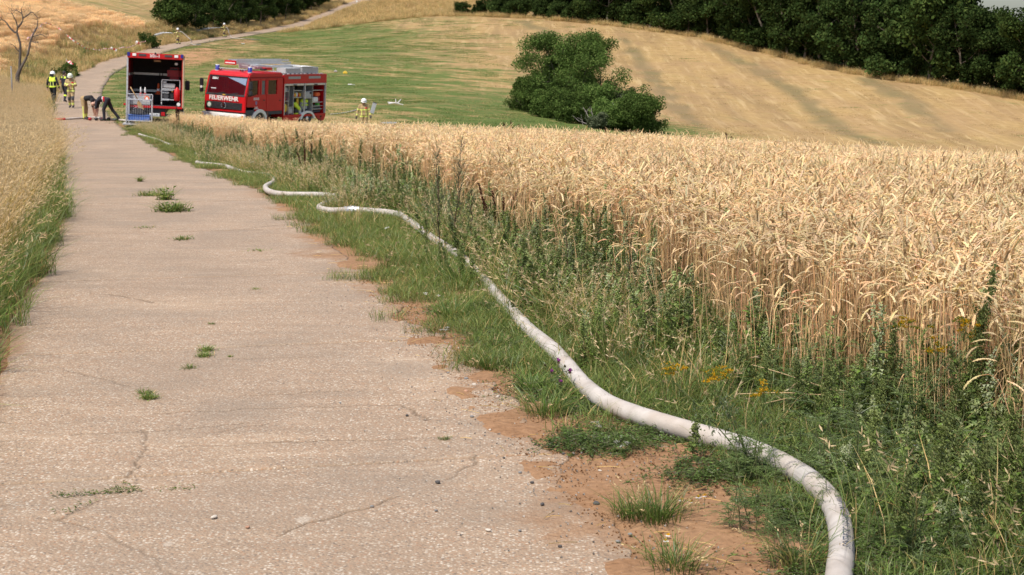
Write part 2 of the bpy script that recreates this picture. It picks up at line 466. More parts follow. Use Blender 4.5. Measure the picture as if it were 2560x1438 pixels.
# ------------------------------------------------------------------ concrete path in slabs
def concrete_material():
    m, nt, N, L, out = new_mat('washed_concrete')
    p = N.new('ShaderNodeBsdfPrincipled'); p.inputs['Roughness'].default_value = 0.9; p.inputs['Specular IOR Level'].default_value = 0.25
    pos = world_vec(N)
    wob = noise_n(N, L, 40, 2, pos)
    wv = N.new('ShaderNodeVectorMath'); wv.operation = 'MULTIPLY_ADD'; L.new(wob.outputs['Color'], wv.inputs[0]); wv.inputs[1].default_value = (0.012,) * 3; L.new(pos, wv.inputs[2])
    v1 = N.new('ShaderNodeTexVoronoi'); v1.inputs['Scale'].default_value = 72; v1.inputs['Randomness'].default_value = 1; L.new(wv.outputs[0], v1.inputs['Vector'])
    v2 = N.new('ShaderNodeTexVoronoi'); v2.inputs['Scale'].default_value = 31; L.new(wv.outputs[0], v2.inputs['Vector'])
    sepx = N.new('ShaderNodeSeparateColor'); L.new(v1.outputs['Color'], sepx.inputs[0])
    pc = ramp(N, L, sepx.outputs[0], [(0.0, (0.15, 0.13, 0.12)), (0.14, (0.34, 0.25, 0.18)), (0.45, (0.47, 0.345, 0.25)), (0.62, (0.40, 0.22, 0.13)), (0.72, (0.50, 0.40, 0.31)), (0.88, (0.66, 0.58, 0.50)), (1.0, (0.78, 0.72, 0.64))])
    cement = (0.40, 0.295, 0.215)
    c = mixrgb(N, L, ramp(N, L, v1.outputs['Distance'], [(0.35, 1.0), (0.62, 0.0)]), cement, pc)
    sep2 = N.new('ShaderNodeSeparateColor'); L.new(v2.outputs['Color'], sep2.inputs[0])
    big = math_n(N, L, 'MULTIPLY', ramp(N, L, v2.outputs['Distance'], [(0.2, 1.0), (0.3, 0.0)]), ramp(N, L, sep2.outputs[1], [(0.7, 0.0), (0.74, 1.0)]))
    c = mixrgb(N, L, big, c, ramp(N, L, sep2.outputs[0], [(0.0, (0.17, 0.14, 0.12)), (0.4, (0.5, 0.38, 0.28)), (1.0, (0.75, 0.68, 0.6))]))
    # stains: broad, greyer weathering, and wheel-worn warm lanes
    nl = noise_n(N, L, 0.55, 5, pos); nm = noise_n(N, L, 3.0, 5, pos)
    c = mixrgb(N, L, math_n(N, L, 'MULTIPLY', attr_n(N, 'mid'), ramp(N, L, nl.outputs['Fac'], [(0.40, 0.0), (0.66, 0.55)])), c, (0.30, 0.235, 0.185))
    c = mixrgb(N, L, ramp(N, L, nm.outputs['Fac'], [(0.5, 0.0), (0.75, 0.30)]), c, (0.33, 0.24, 0.17))
    c = mixrgb(N, L, ramp(N, L, nl.outputs['Fac'], [(0.30, 0.35), (0.45, 0.0)]), c, (0.55, 0.42, 0.31))
    c = mixrgb(N, L, math_n(N, L, 'MULTIPLY', attr_n(N, 'pale'), 0.6), c, (0.60, 0.53, 0.46))
    sn = noise_n(N, L, 30, 4, pos)
    soil = ramp(N, L, sn.outputs['Fac'], [(0.3, (0.26, 0.145, 0.078)), (0.7, (0.42, 0.26, 0.155))])
    c = mixrgb(N, L, attr_n(N, 'drift'), c, soil)
    c = mixrgb(N, L, attr_n(N, 'crack'), c, (0.17, 0.12, 0.08))
    mb = N.new('ShaderNodeMapping'); L.new(pos, mb.inputs['Vector']); mb.inputs['Rotation'].default_value = (0, 0, -0.22); mb.inputs['Scale'].default_value = (0.55, 2.6, 1.0)
    n_b = noise_n(N, L, 2.2, 5, mb.outputs[0], 0.65); n_w = noise_n(N, L, 0.9, 5, pos, 0.6)
    c = mixrgb(N, L, ramp(N, L, n_b.outputs['Fac'], [(0.42, 0.0), (0.70, 0.34)]), c, (0.25, 0.195, 0.15))
    c = mixrgb(N, L, ramp(N, L, n_b.outputs['Fac'], [(0.28, 0.28), (0.42, 0.0)]), c, (0.62, 0.52, 0.42))
    c = mixrgb(N, L, ramp(N, L, n_w.outputs['Fac'], [(0.48, 0.0), (0.70, 0.5)]), c, (0.27, 0.225, 0.185))
    c = mixrgb(N, L, 1.0, c, (0.79, 0.755, 0.69), 'MULTIPLY')
    L.new(c, p.inputs['Base Color'])
    b = N.new('ShaderNodeBump'); b.inputs['Strength'].default_value = 0.7; b.inputs['Distance'].default_value = 0.006
    hh = math_n(N, L, 'SUBTRACT', math_n(N, L, 'MULTIPLY', wob.outputs['Fac'], 0.5), v1.outputs['Distance'])
    L.new(hh, b.inputs['Height']); L.new(b.outputs[0], p.inputs['Normal'])
    L.new(p.outputs[0], out.inputs[0])
    return m
M_CONC = concrete_material()
CRACKS = [[(160, 1300), (230, 1325), (300, 1360), (380, 1395), (430, 1440)], [(700, 1342), (830, 1290), (930, 1265), (1010, 1240)], [(380, 1036), (500, 1030), (640, 1022), (780, 1018), (1010, 1015), (1070, 1052)],
          [(440, 1118), (560, 1112), (740, 1105), (1000, 1098), (1180, 1092)], [(352, 1078), (362, 1120), (345, 1160), (318, 1195)], [(180, 1088), (340, 1083), (470, 1072), (640, 1056)],
          [(170, 925), (240, 945), (330, 965)], [(1120, 1198), (1180, 1162), (1190, 1140)], [(80, 1290), (160, 1300), (230, 1262), (320, 1240)], [(560, 900), (680, 896), (810, 893)],
          [(230, 735), (310, 742), (380, 760)], [(560, 578), (640, 570), (740, 560)], [(520, 1085), (620, 1066), (680, 1062)], [(610, 990), (760, 983), (880, 975)]]
JOINTS = [-8, 1.0, 4.4, 7.75, 11.1, 14.7, 18.6, 22.6, 27, 31.5, 36.5, 42, 48, 54, 60, 66, 73, 80, 88, 96, 104, 113, 122, 132, 143, 155, 168, 182, 197, 213, 230, 248, 267, 288, 312]
def build_path():
    root = tag(link('path', None), kind='structure')
    segs = []
    for c in CRACKS:
        pts = []
        for (a, b) in zip(c[:-1], c[1:]):
            for t in np.linspace(0, 1, 8, endpoint=False): pts.append((a[0] + (b[0] - a[0]) * t, a[1] + (b[1] - a[1]) * t))
        pts.append(c[-1])
        w = np.stack([hit(*q)[:2] for q in pts])
        w = w + np.stack([(fbm(w[:, 0] * 9, w[:, 1] * 9, 3) - 0.5), (fbm(w[:, 0] * 9 + 50, w[:, 1] * 9, 3) - 0.5)], -1) * 0.10
        segs += list(zip(w[:-1], w[1:]))
    pale = [(hit(u, v)[:2], r) for u, v, r in ((420, 1362, 0.025), (755, 1300, 0.03))]
    for a, b in zip(JOINTS[:-1], JOINTS[1:]):
        ym = max(4, a)
        st = min(0.25, max(0.011, 0.0021 * ym)); stx = max(0.011, 0.0021 * ym)
        ny = max(6, int((b - a) / st)); nx = max(8, int(3.0 / stx))
        g = 0.007 if b < 40 else 0.012
        ys = np.concatenate([[a + g], np.linspace(a + g + 0.012, b - g - 0.012, ny), [b - g]])
        tt = np.concatenate([[-1.0], np.linspace(-1, 1, nx), [1.0]])
        S, Tt = np.meshgrid(ys, tt, indexing='ij')
        er = HALF + (fbm(S * 0.9 + 40, S * 0 + 3.3, 4) - 0.5) * 0.5 * sstep(60, 20, S) + (fbm(S * 6, S * 0 + 1.3, 3) - 0.5) * 0.12
        el = HALF + (fbm(S * 0.8 + 80, S * 0 + 7.3, 4) - 0.5) * 0.3
        t = np.where(Tt > 0, Tt * er, Tt * el)
        X, Y = path_pt(S, t)
        jj = (fbm(X * 3.0, Y * 0 + a, 3) - 0.5) * 0.035; Y = Y + jj * (np.abs(S - a) < 0.05) + 0 * X
        Z = T(X, Y) + 0.004 + 0.012 * (fbm(X * 0.7, Y * 0.7, 3) - 0.5) + 0.004 * (fbm(X * 14, Y * 14, 2) - 0.5) * (ym < 25)
        crack = np.zeros_like(X); pal = np.zeros_like(X)
        if a < 30:
            d = np.full(X.shape, 9.0)
            for p0, p1 in segs:
                lo = np.minimum(p0, p1) - 0.1; hi = np.maximum(p0, p1) + 0.1
                if hi[1] < Y.min() or lo[1] > Y.max(): continue
                msk = (X > lo[0]) & (X < hi[0]) & (Y > lo[1]) & (Y < hi[1])
                if not msk.any(): continue
                ab = p1 - p0; k = np.clip(((X[msk] - p0[0]) * ab[0] + (Y[msk] - p0[1]) * ab[1]) / max(ab @ ab, 1e-9), 0, 1)
                d[msk] = np.minimum(d[msk], np.hypot(X[msk] - p0[0] - k * ab[0], Y[msk] - p0[1] - k * ab[1]))
            wdt = 0.002 + 0.006 * fbm(X * 5, Y * 5, 2) ** 2 + 0.0003 * Y
            crack = sstep(2.2, 0.4, d / wdt) * np.clip(0.25 + 1.1 * fbm(X * 2.3, Y * 2.3, 3), 0, 1)
            for c, r in pale:
                pal = np.maximum(pal, sstep(1.2, 0.7, np.hypot(X - c[0], (Y - c[1]) * 0.6) / r + (fbm(X * 12, Y * 12, 3) - 0.5) * 1.2))
        Z = Z - 0.008 * crack
        edge = (np.abs(Tt) >= 1) & ((np.arange(len(tt)) == 0) | (np.arange(len(tt)) == len(tt) - 1))[None, :]
        ends = ((np.arange(len(ys)) == 0) | (np.arange(len(ys)) == len(ys) - 1))[:, None]
        Z = Z - 0.07 * edge - 0.045 * ends
        nz = fbm(X * 1.6, Y * 1.6, 5); nz2 = fbm(X * 7, Y * 7, 3)
        drift = sstep(0.0, 0.55, 0.36 - (er - t) + (nz - 0.5) * 1.3 + (nz2 - 0.5) * 0.5) * sstep(30, 17, S)
        drift = np.maximum(drift, sstep(0, 0.12, 0.10 - (el + t) + (nz - 0.5) * 0.3) * 0.7)
        drift = np.maximum(drift, ends * 0.9 * (nz2 > 0.35))
        mid = np.exp(-((t + 0.15) / 0.7) ** 2) * 0.9 + 0.25
        ni = len(tt); i = (np.arange(len(ys) - 1)[:, None] * ni + np.arange(ni - 1)[None]).ravel()
        F = np.stack([i, i + 1, i + ni + 1, i + ni], -1)
        me = make_mesh('concrete_slab', np.stack([X, Y, Z], -1).reshape(-1, 3), [F], M_CONC, None, None, True,
                       {'crack': crack.ravel(), 'pale': pal.ravel(), 'drift': drift.ravel(), 'mid': mid.ravel()})
        link('concrete_slab', me, root)
build_path()

# ------------------------------------------------------------------ scatter helper (uncountable plants only)
_SCAT = None
def scatter_tree():
    global _SCAT
    ng = bpy.data.node_groups.new('scatter', 'GeometryNodeTree')
    ng.interface.new_socket('Geometry', in_out='INPUT', socket_type='NodeSocketGeometry')
    ng.interface.new_socket('Geometry', in_out='OUTPUT', socket_type='NodeSocketGeometry')
    return ng
def scatter(name, label, cat, pts, sources, rotz=None, scale=None, tilt=None, idx=None):
    n = len(pts)
    col = bpy.data.collections.new(name + '_source')
    for k, me in enumerate(sources):
        col.objects.link(bpy.data.objects.new('%s_source_%02d' % (name, k), me))
    pm = bpy.data.meshes.new(name); pm.vertices.add(n); pm.vertices.foreach_set('co', np.asarray(pts, np.float32).ravel())
    rot = np.zeros((n, 3), np.float32)
    rot[:, 2] = RNG.random(n) * 2 * np.pi if rotz is None else rotz
    if tilt is not None: rot[:, :2] = RNG.normal(0, tilt, (n, 2))
    pm.attributes.new('rot', 'FLOAT_VECTOR', 'POINT').data.foreach_set('vector', rot.ravel())
    s = np.ones(n) if scale is None else scale
    pm.attributes.new('scl', 'FLOAT', 'POINT').data.foreach_set('value', np.asarray(s, np.float32))
    pm.attributes.new('idx', 'INT', 'POINT').data.foreach_set('value', (RNG.integers(0, len(sources), n) if idx is None else idx).astype(np.int32))
    o = tag(link(name, pm), label, cat, kind='stuff')
    ng = scatter_tree(); N = ng.nodes; L = ng.links
    gi = N.new('NodeGroupInput'); go = N.new('NodeGroupOutput')
    ip = N.new('GeometryNodeInstanceOnPoints'); ci = N.new('GeometryNodeCollectionInfo')
    ci.inputs['Collection'].default_value = col; ci.inputs['Separate Children'].default_value = True; ci.inputs['Reset Children'].default_value = True
    def at_(nm, t):
        q = N.new('GeometryNodeInputNamedAttribute'); q.data_type = t; q.inputs['Name'].default_value = nm; return q.outputs['Attribute']
    L.new(gi.outputs[0], ip.inputs['Points']); L.new(ci.outputs[0], ip.inputs['Instance']); ip.inputs['Pick Instance'].default_value = True
    L.new(at_('idx', 'INT'), ip.inputs['Instance Index']); L.new(at_('rot', 'FLOAT_VECTOR'), ip.inputs['Rotation']); L.new(at_('scl', 'FLOAT'), ip.inputs['Scale'])
    L.new(ip.outputs[0], go.inputs[0])
    o.modifiers.new('scatter', 'NODES').node_group = ng
    return o

def in_view(x, y, pad=0.12):
    """keep plants inside the wedge the photograph can see, with a margin"""
    return (np.abs(x) < y * (0.32 + pad) + 1.2) & (y > 3.5)

def jgrid(x0, x1, y0, y1, step, jit=0.5):
    xs = np.arange(x0, x1, step); ys = np.arange(y0, y1, step)
    X, Y = np.meshgrid(xs, ys); X = X.ravel(); Y = Y.ravel()
    return X + RNG.uniform(-jit, jit, len(X)) * step, Y + RNG.uniform(-jit, jit, len(Y)) * step

# ------------------------------------------------------------------ wheat
def wheat_patch(rng, size, n, fine, hmean=0.80, thick=1.0, gain=1.0):
    acc = Acc()
    bx = rng.uniform(-size / 2, size / 2, (n, 2)); h = rng.normal(hmean, 0.055, n) * np.where(rng.random(n) < 0.08, 0.8, 1)
    az = rng.uniform(0, 2 * np.pi, n); az = np.where(rng.random(n) < 0.45, rng.normal(0.2, 0.7, n), az)
    e = np.stack([np.cos(az), np.sin(az), 0 * az], -1); B = np.stack([-np.sin(az), np.cos(az), 0 * az], -1)
    lean = np.abs(rng.normal(0, 0.08, n)); z = np.array([0, 0, 1.0])
    base = np.concatenate([bx, np.zeros((n, 1))], -1)
    K1 = 4 if fine else 3
    t = np.linspace(0, 1, K1)[None, :, None]
    P1 = base[:, None] + z * (h[:, None, None] - 0.10) * t + e[:, None] * (lean[:, None, None] * t ** 2 * h[:, None, None])
    # neck and ear: an arc that bends over
    bend = np.clip(rng.normal(1.75, 0.7, n), 0.1, 2.9)
    Kn, Ke = (3, 6) if fine else (2, 4)
    neck = rng.uniform(0.05, 0.12, n); ear = rng.normal(0.092, 0.012, n)
    a0 = lean * 1.8
    pts = []; cur = P1[:, -1]
    for i in range(1, Kn + 1):
        f = i / Kn; ang = a0 + (bend - a0) * 0.6 * f ** 1.3
        cur = cur + (neck / Kn)[:, None] * (np.cos(ang)[:, None] * z + np.sin(ang)[:, None] * e); pts.append(cur)
    Pn = np.stack([P1[:, -1]] + pts, 1)
    epts = [cur]
    for i in range(1, Ke):
        f = i / (Ke - 1); ang = a0 + (bend - a0) * (0.6 + 0.4 * f)
        cur = cur + (ear / (Ke - 1))[:, None] * (np.cos(ang)[:, None] * z + np.sin(ang)[:, None] * e); epts.append(cur)
    Pe = np.stack(epts, 1)
    v = rng.random((n, 1))
    cs = gain * np.array([[0.78, 0.555, 0.30]]) * (0.74 + 0.46 * v) * (1 + rng.normal(0, 0.05, (n, 3)))
    ce = gain * np.array([[0.88, 0.69, 0.415]]) * (0.82 + 0.28 * rng.random((n, 1))) * (1 + rng.normal(0, 0.04, (n, 3)))
    Ps = np.concatenate([P1, Pn[:, 1:]], 1); Ks = Ps.shape[1]
    R = np.linspace(0.0021, 0.0013, Ks)[None] * np.ones((n, 1)) * thick
    V, F = tubes(Ps, R, 3, B)
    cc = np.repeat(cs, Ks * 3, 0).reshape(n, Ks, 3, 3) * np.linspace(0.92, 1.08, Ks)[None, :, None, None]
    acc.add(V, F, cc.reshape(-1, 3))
    if fine:
        prof = np.array([0.25, 0.8, 1, 0.95, 0.75, 0.12]) * 0.0036
        V, F = tubes(Pe, prof[None] * np.ones((n, 1)), 4, B); acc.add(V, F, rep(ce * 0.85, Ke * 4))
        ns = 14
        for k in range(ns):
            f = (k + 0.3) / ns * (Ke - 1); i = int(f); fr = f - i
            p = Pe[:, i] * (1 - fr) + Pe[:, i + 1] * fr; tg = unit(Pe[:, i + 1] - Pe[:, i]); nn = unit(np.cross(B, tg))
            sd = 1 if k % 2 else -1; wd = 0.0050 * (0.75 + 0.5 * math.sin(math.pi * (k + 1) / (ns + 1)))
            p0 = p + B * sd * 0.0015; p1 = p + B * sd * wd * 0.85 + tg * 0.007 + nn * rng.normal(0, 0.001, (n, 1)); p2 = p + B * sd * wd * 0.75 + tg * 0.0165
            V, F = tubes(np.stack([p0, p1, p2], 1), np.array([0.0017, 0.0033, 0.0005])[None] * np.ones((n, 1)), 3, nn)
            acc.add(V, F, rep(ce * (0.9 + 0.2 * rng.random((n, 1))), 9))
    else:
        prof = np.array([0.5, 1, 0.95, 0.2]) * 0.0044 * thick ** 0.6
        V, F = tubes(Pe, prof[None] * np.ones((n, 1)), 4, B)
        cc = np.repeat(ce, Ke * 4, 0).reshape(n, Ke, 4, 3) * (1 + rng.normal(0, 0.1, (n, Ke, 1, 1))); acc.add(V, F, cc.reshape(-1, 3))
    # dry leaf blades
    nl = int(n * 0.8); i = rng.integers(0, n, nl); f = rng.uniform(0.25, 0.75, nl)
    p = base[i] + z * (h[i] * f)[:, None] + e[i] * (lean[i] * f ** 2 * h[i])[:, None]
    a2 = rng.uniform(0, 2 * np.pi, nl); d = np.stack([np.cos(a2), np.sin(a2), 0 * a2], -1); ln = rng.uniform(0.06, 0.2, nl)
    tt = np.linspace(0, 1, 4)[None, :, None]
    up = rng.uniform(-0.2, 0.8, nl)[:, None, None]
    P = p[:, None] + d[:, None] * ln[:, None, None] * tt * 0.7 + z * ln[:, None, None] * (up * tt - 1.1 * tt ** 2)
    side = np.stack([-np.sin(a2), np.cos(a2), 0 * a2], -1)
    V, F = ribbons(P, np.array([0.002, 0.0038, 0.003, 0.0004])[None] * thick * np.ones((nl, 1)), side)
    cl = gain * np.array([[0.66, 0.44, 0.22]]) * (0.55 + 0.6 * rng.random((nl, 1))); acc.add(V, F, rep(cl, 8))
    return acc.mesh('wheat_patch', M_STRAW)

def build_wheat():
    rng = np.random.default_rng(3)
    fine = [wheat_patch(rng, 0.34, 52, True) for _ in range(6)]
    mid = [wheat_patch(rng, 0.5, 155, False, 0.80, 1.05) for _ in range(5)]
    X, Y = jgrid(-4, 12, 5, 19.5, 0.265, 0.35); k = wheat_in(X, Y) & in_view(X, Y, 0.06)
    X, Y = X[k], Y[k]; Z = T(X, Y)
    hs = (0.90 + 0.22 * fbm(X * 0.5, Y * 0.5, 3)) * RNG.uniform(0.93, 1.06, len(X))
    a = scatter('wheat_field', 'ripe golden wheat standing in the field beside the path', 'wheat', np.stack([X, Y, Z], -1), fine, scale=hs, tilt=0.035)
    # thin, ragged fringe of single and leaning stalks in front of the dense stand
    thin = [wheat_patch(rng, 0.34, 9, True, 0.70) for _ in range(5)]
    X, Y = jgrid(-12, 9, 6, 40, 0.24, 0.5); e_ = np.interp(Y, _vy, _vw); o_ = poff(X, Y) - HALF
    k = (~wheat_in(X, Y)) & (o_ > e_ - 0.42) & (o_ < e_ + 0.6) & in_view(X, Y, 0.06) & (RNG.random(len(X)) < 0.5); X, Y = X[k], Y[k]
    scatter('wheat_fringe', 'thin ragged fringe of single wheat stalks among the weeds', 'wheat', np.stack([X, Y, T(X, Y)], -1), thin, scale=RNG.uniform(0.75, 1.1, len(X)), tilt=0.08)
    X, Y = jgrid(-16, 34, 19.3, 67, 0.44, 0.4); k = wheat_in(X, Y) & in_view(X, Y, 0.08)
    X, Y = X[k], Y[k]; Z = T(X, Y)
    hs = (0.92 + 0.2 * fbm(X * 0.3, Y * 0.3, 3)) * (1 - 0.12 * sstep(46, 60, Y))
    b = scatter('wheat_field', 'ripe wheat far back in the field below the trucks', 'wheat', np.stack([X, Y, Z], -1), mid, scale=hs, tilt=0.04)
    # scattered taller ears that break the skyline
    tall = [wheat_patch(rng, 0.3, 4, False, 0.98, 1.0) for _ in range(4)]
    n = 420; Y = rng.uniform(40, 64, n); X = rng.uniform(-0.34, 0.36, n) * Y; k = wheat_in(X, Y); X, Y = X[k], Y[k]
    scatter('tall_grass_stalk', 'loose taller stalks rising above the far edge of the wheat', 'grass', np.stack([X, Y, T(X, Y)], -1), tall, tilt=0.12)
build_wheat()
# ------------------------------------------------------------------ grass and weeds that nobody could count
GREENS = np.array([[0.13, 0.19, 0.032], [0.175, 0.23, 0.05], [0.10, 0.16, 0.03], [0.23, 0.26, 0.075]])
DRY = np.array([[0.60, 0.41, 0.165], [0.48, 0.31, 0.115], [0.64, 0.46, 0.21], [0.40, 0.27, 0.10]])
def pick(rng, pal, n, var=0.2): return pal[rng.integers(0, len(pal), n)] * (1 + rng.normal(0, var, (n, 1))).clip(0.4, 1.7)

def blades(acc, rng, n, size, h0, h1, w, dry, lean=0.5, wind=(0, 0), spread=None, K=4):
    r = rng.uniform(-size / 2, size / 2, (n, 2)) if spread is None else rng.normal(0, spread, (n, 2))
    h = rng.uniform(h0, h1, n); az = rng.uniform(0, 2 * np.pi, n)
    if spread is not None: az = np.arctan2(r[:, 1], r[:, 0]) + rng.normal(0, 0.5, n)
    bend = np.abs(rng.normal(lean, lean * 0.5, n))
    d = np.stack([np.cos(az) * bend + wind[0], np.sin(az) * bend + wind[1], 0 * az], -1)
    t = np.linspace(0, 1, K)
    dl = np.linalg.norm(d, axis=1)
    P = np.concatenate([r, np.zeros((n, 1))], -1)[:, None] + h[:, None, None] * (d[:, None] * (t ** 1.7)[None, :, None] + np.array([0, 0, 1.0]) * (t[None, :] * (1 - 0.28 * np.minimum(dl, 1.6)[:, None] * t[None, :]))[..., None])
    side = unit(np.stack([-d[:, 1], d[:, 0], 0 * az], -1) + rng.normal(0, 0.25, (n, 3)))
    wd = w * (0.7 + 0.6 * rng.random((n, 1))) * np.array([0.8, 1.0, 0.75, 0.08])[None, :K]
    V, F = ribbons(P, wd, side)
    isd = rng.random(n) < dry
    c = np.where(isd[:, None], pick(rng, DRY, n), pick(rng, GREENS, n))
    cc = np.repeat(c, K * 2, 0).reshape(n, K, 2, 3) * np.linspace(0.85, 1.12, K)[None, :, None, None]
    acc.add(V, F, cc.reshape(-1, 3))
    return P, d, c

def seedheads(acc, rng, P, frac, ln=0.09, col=(0.60, 0.45, 0.25), dens=9):
    k = np.nonzero(rng.random(len(P)) < frac)[0]
    if not len(k): return
    tip = P[k, -1]; tg = unit(P[k, -1] - P[k, -2])
    for j in range(dens):
        f = rng.uniform(-0.8, 0.4, (len(k), 1)); p = tip + tg * ln * f
        dr = unit(rng.normal(0, 1, (len(k), 3)) + tg * 1.6); l = ln * 0.28
        Q = np.stack([p, p + dr * l * 0.5, p + dr * l], 1)
        V, F = ribbons(Q, np.array([0.0008, 0.0028, 0.0004])[None] * np.ones((len(k), 1)), unit(np.cross(dr, rng.normal(0, 1, (len(k), 3)))))
        acc.add(V, F, rep(np.array([col]) * (0.75 + 0.5 * rng.random((len(k), 1))), 6))

def leaves(acc, rng, p, d, ln, w, col, droop=0.3, K=3):
    """little leaves at points p along directions d"""
    n = len(p); ln = np.broadcast_to(ln, n); w = np.broadcast_to(w, n)
    t = np.linspace(0, 1, K)
    P = p[:, None] + d[:, None] * (ln[:, None] * t[None])[..., None] - np.array([0, 0, 1.0]) * (droop * ln[:, None] * t[None] ** 2)[..., None]
    side = unit(np.cross(d, np.array([0, 0, 1.0])) + rng.normal(0, 0.35, (n, 3)))
    prof = {3: np.array([0.25, 1.0, 0.05]), 4: np.array([0.2, 1.0, 0.75, 0.05])}[K]
    V, F = ribbons(P, w[:, None] * prof[None], side)
    acc.add(V, F, rep(col, K * 2))

def rdir(rng, n, up=0.4, spread=0.3):
    az = rng.uniform(0, 2 * np.pi, n); return unit(np.stack([np.cos(az), np.sin(az), up + rng.normal(0, spread, n)], -1))

def grass_patch(rng, size, n, h0, h1, w, dry, lean=0.5, wind=(0, 0), heads=0.0, hl=0.09, tint=None):
    a = Acc(); P, d, c = blades(a, rng, n, size, h0, h1, w, dry, lean, wind)
    if tint is not None: a.C[-1] = a.C[-1] * np.array(tint)
    if heads: seedheads(a, rng, P, heads, hl)
    return a.mesh('grass_patch', M_GREEN if dry < 0.5 else M_STRAW)

def mat_patch(rng, size, n):
    """creeping runners with tiny leaves"""
    a = Acc()
    for _ in range(n):
        c = rng.uniform(-size / 2, size / 2, 2); az = rng.uniform(0, 6.28); l = rng.uniform(0.08, 0.22); m = 26
        t = np.sort(rng.random(m)); wob = np.cumsum(rng.normal(0, 0.04, m))
        p = np.stack([c[0] + l * t * np.cos(az + wob), c[1] + l * t * np.sin(az + wob), 0.008 + 0.02 * rng.random(m) + 0.012 * np.sin(t * 6)], -1)
        V, F = tubes(p[None, ::5], np.full((1, len(p[::5])), 0.0011), 3); a.add(V, F, (0.12, 0.12, 0.05))
        col = pick(rng, np.array([[0.095, 0.15, 0.030], [0.125, 0.18, 0.042], [0.075, 0.125, 0.026]]), m, 0.25)
        leaves(a, rng, p, rdir(rng, m, 0.5), rng.uniform(0.010, 0.020, m), rng.uniform(0.0025, 0.0048, m), col, 0.4)
    return a.mesh('creeping_patch', M_GREEN)

def goosefoot(rng, h, acc_s, acc_f, base=(0, 0, 0), lean=None, tone=1.0, spike=0.45, dens=1.0):
    lean = rng.normal(0, 0.12, 2) if lean is None else np.asarray(lean)
    K = 7; t = np.linspace(0, 1, K); b = np.asarray(base, float)
    P = b + np.stack([lean[0] * t ** 1.5 * h, lean[1] * t ** 1.5 * h, t * h], -1) + np.concatenate([np.zeros((1, 3)), rng.normal(0, 0.006, (K - 1, 3))])
    V, F = tubes(P[None], np.linspace(0.0042, 0.0012, K)[None] * (0.6 + 0.6 * h), 4); acc_s.add(V, F, np.array([0.20, 0.22, 0.09]) * tone)
    def along(f): return np.stack([np.interp(f, t, P[:, k]) for k in range(3)], -1)
    m = int(34 * h + 14); f = rng.uniform(0.06, 0.85, m)
    g = np.array([[0.14, 0.22, 0.040], [0.175, 0.25, 0.055], [0.22, 0.28, 0.075], [0.12, 0.19, 0.042]]) * tone
    leaves(acc_f, rng, along(f), rdir(rng, m, 0.35), rng.uniform(0.025, 0.070, m) * (1.15 - 0.6 * f), rng.uniform(0.007, 0.017, m) * (1.2 - 0.7 * f), pick(rng, g, m, 0.15), 0.35, 4)
    # side shoots and granular flower spikes
    ns = int((8 + 10 * h) * (1 + 0.6 * (dens > 1)))
    for k in range(ns):
        f0 = rng.uniform(0.25, 0.92) ; p0 = along(np.array([f0]))[0]; d = rdir(rng, 1, 1.0, 0.25)[0]; l = h * rng.uniform(0.06, 0.22) * (1.15 - f0)
        if l < 0.012: continue
        Q = np.stack([p0, p0 + d * l * 0.5, p0 + d * l + np.array([0, 0, l * 0.25])]); V, F = tubes(Q[None], np.array([[0.0016, 0.0012, 0.0007]]), 3); acc_s.add(V, F, np.array([0.18, 0.21, 0.085]) * tone)
        q = max(5, int(l * 230)); ff = rng.random((q, 1)); pp = Q[0] * (1 - ff) + Q[2] * ff + rng.normal(0, 0.0045, (q, 3))
        gran(acc_f, rng, pp, 0.0052, np.array([0.26, 0.305, 0.105]) * tone)
        m2 = 3; leaves(acc_f, rng, Q[0] + (Q[2] - Q[0]) * rng.random((m2, 1)), rdir(rng, m2, 0.6), rng.uniform(0.01, 0.028, m2), rng.uniform(0.003, 0.006, m2), pick(rng, g, m2), 0.3)
    q = int(190 * h * dens * spike / 0.45); ff = 1 - spike * rng.random(q) ** 0.85; pp = along(ff) + rng.normal(0, 0.010, (q, 3)) * (1.25 - ff)[:, None] * (2.2 if dens == 1 else 3.2)
    gran(acc_f, rng, pp, 0.0058, np.array([0.265, 0.31, 0.11]) * tone)

def gran(acc, rng, p, r, col):
    """small seed grains: tetrahedra"""
    n = len(p); c = np.array([[1, 1, 1], [1, -1, -1], [-1, 1, -1], [-1, -1, 1]]) * 0.62
    s = r * (0.6 + 0.8 * rng.random((n, 1, 1)))
    V = p[:, None] + c[None] * s * (1 + rng.normal(0, 0.25, (n, 4, 3)))
    i = np.arange(n)[:, None, None] * 4; F = (i + np.array([[0, 1, 2], [0, 3, 1], [0, 2, 3], [1, 3, 2]])[None]).reshape(-1, 3)
    acc.add(V, F, rep(np.asarray(col)[None] * (0.65 + 0.7 * rng.random((n, 1))) if np.ndim(col) == 1 else col, 4))

def weed_patch(rng, size, n, h0, h1):
    a = Acc()
    for _ in range(n):
        c = rng.uniform(-size / 2, size / 2, 2); goosefoot(rng, rng.uniform(h0, h1), a, a, (c[0], c[1], 0), tone=rng.uniform(0.75, 1.1), spike=rng.uniform(0.15, 0.5))
    blades(a, rng, 30, size, 0.1, 0.3, 0.0022, 0.15, 0.6)
    return a.mesh('weed_patch', M_GREEN)

def feather_patch(rng, size, n, h0, h1):
    """finely cut, fern-like weeds (mayweed, young mugwort)"""
    a = Acc()
    for _ in range(n):
        c = rng.uniform(-size / 2, size / 2, 2); h = rng.uniform(h0, h1); feather(rng, h, a, a, (c[0], c[1], 0))
    return a.mesh('feather_patch', M_GREEN)

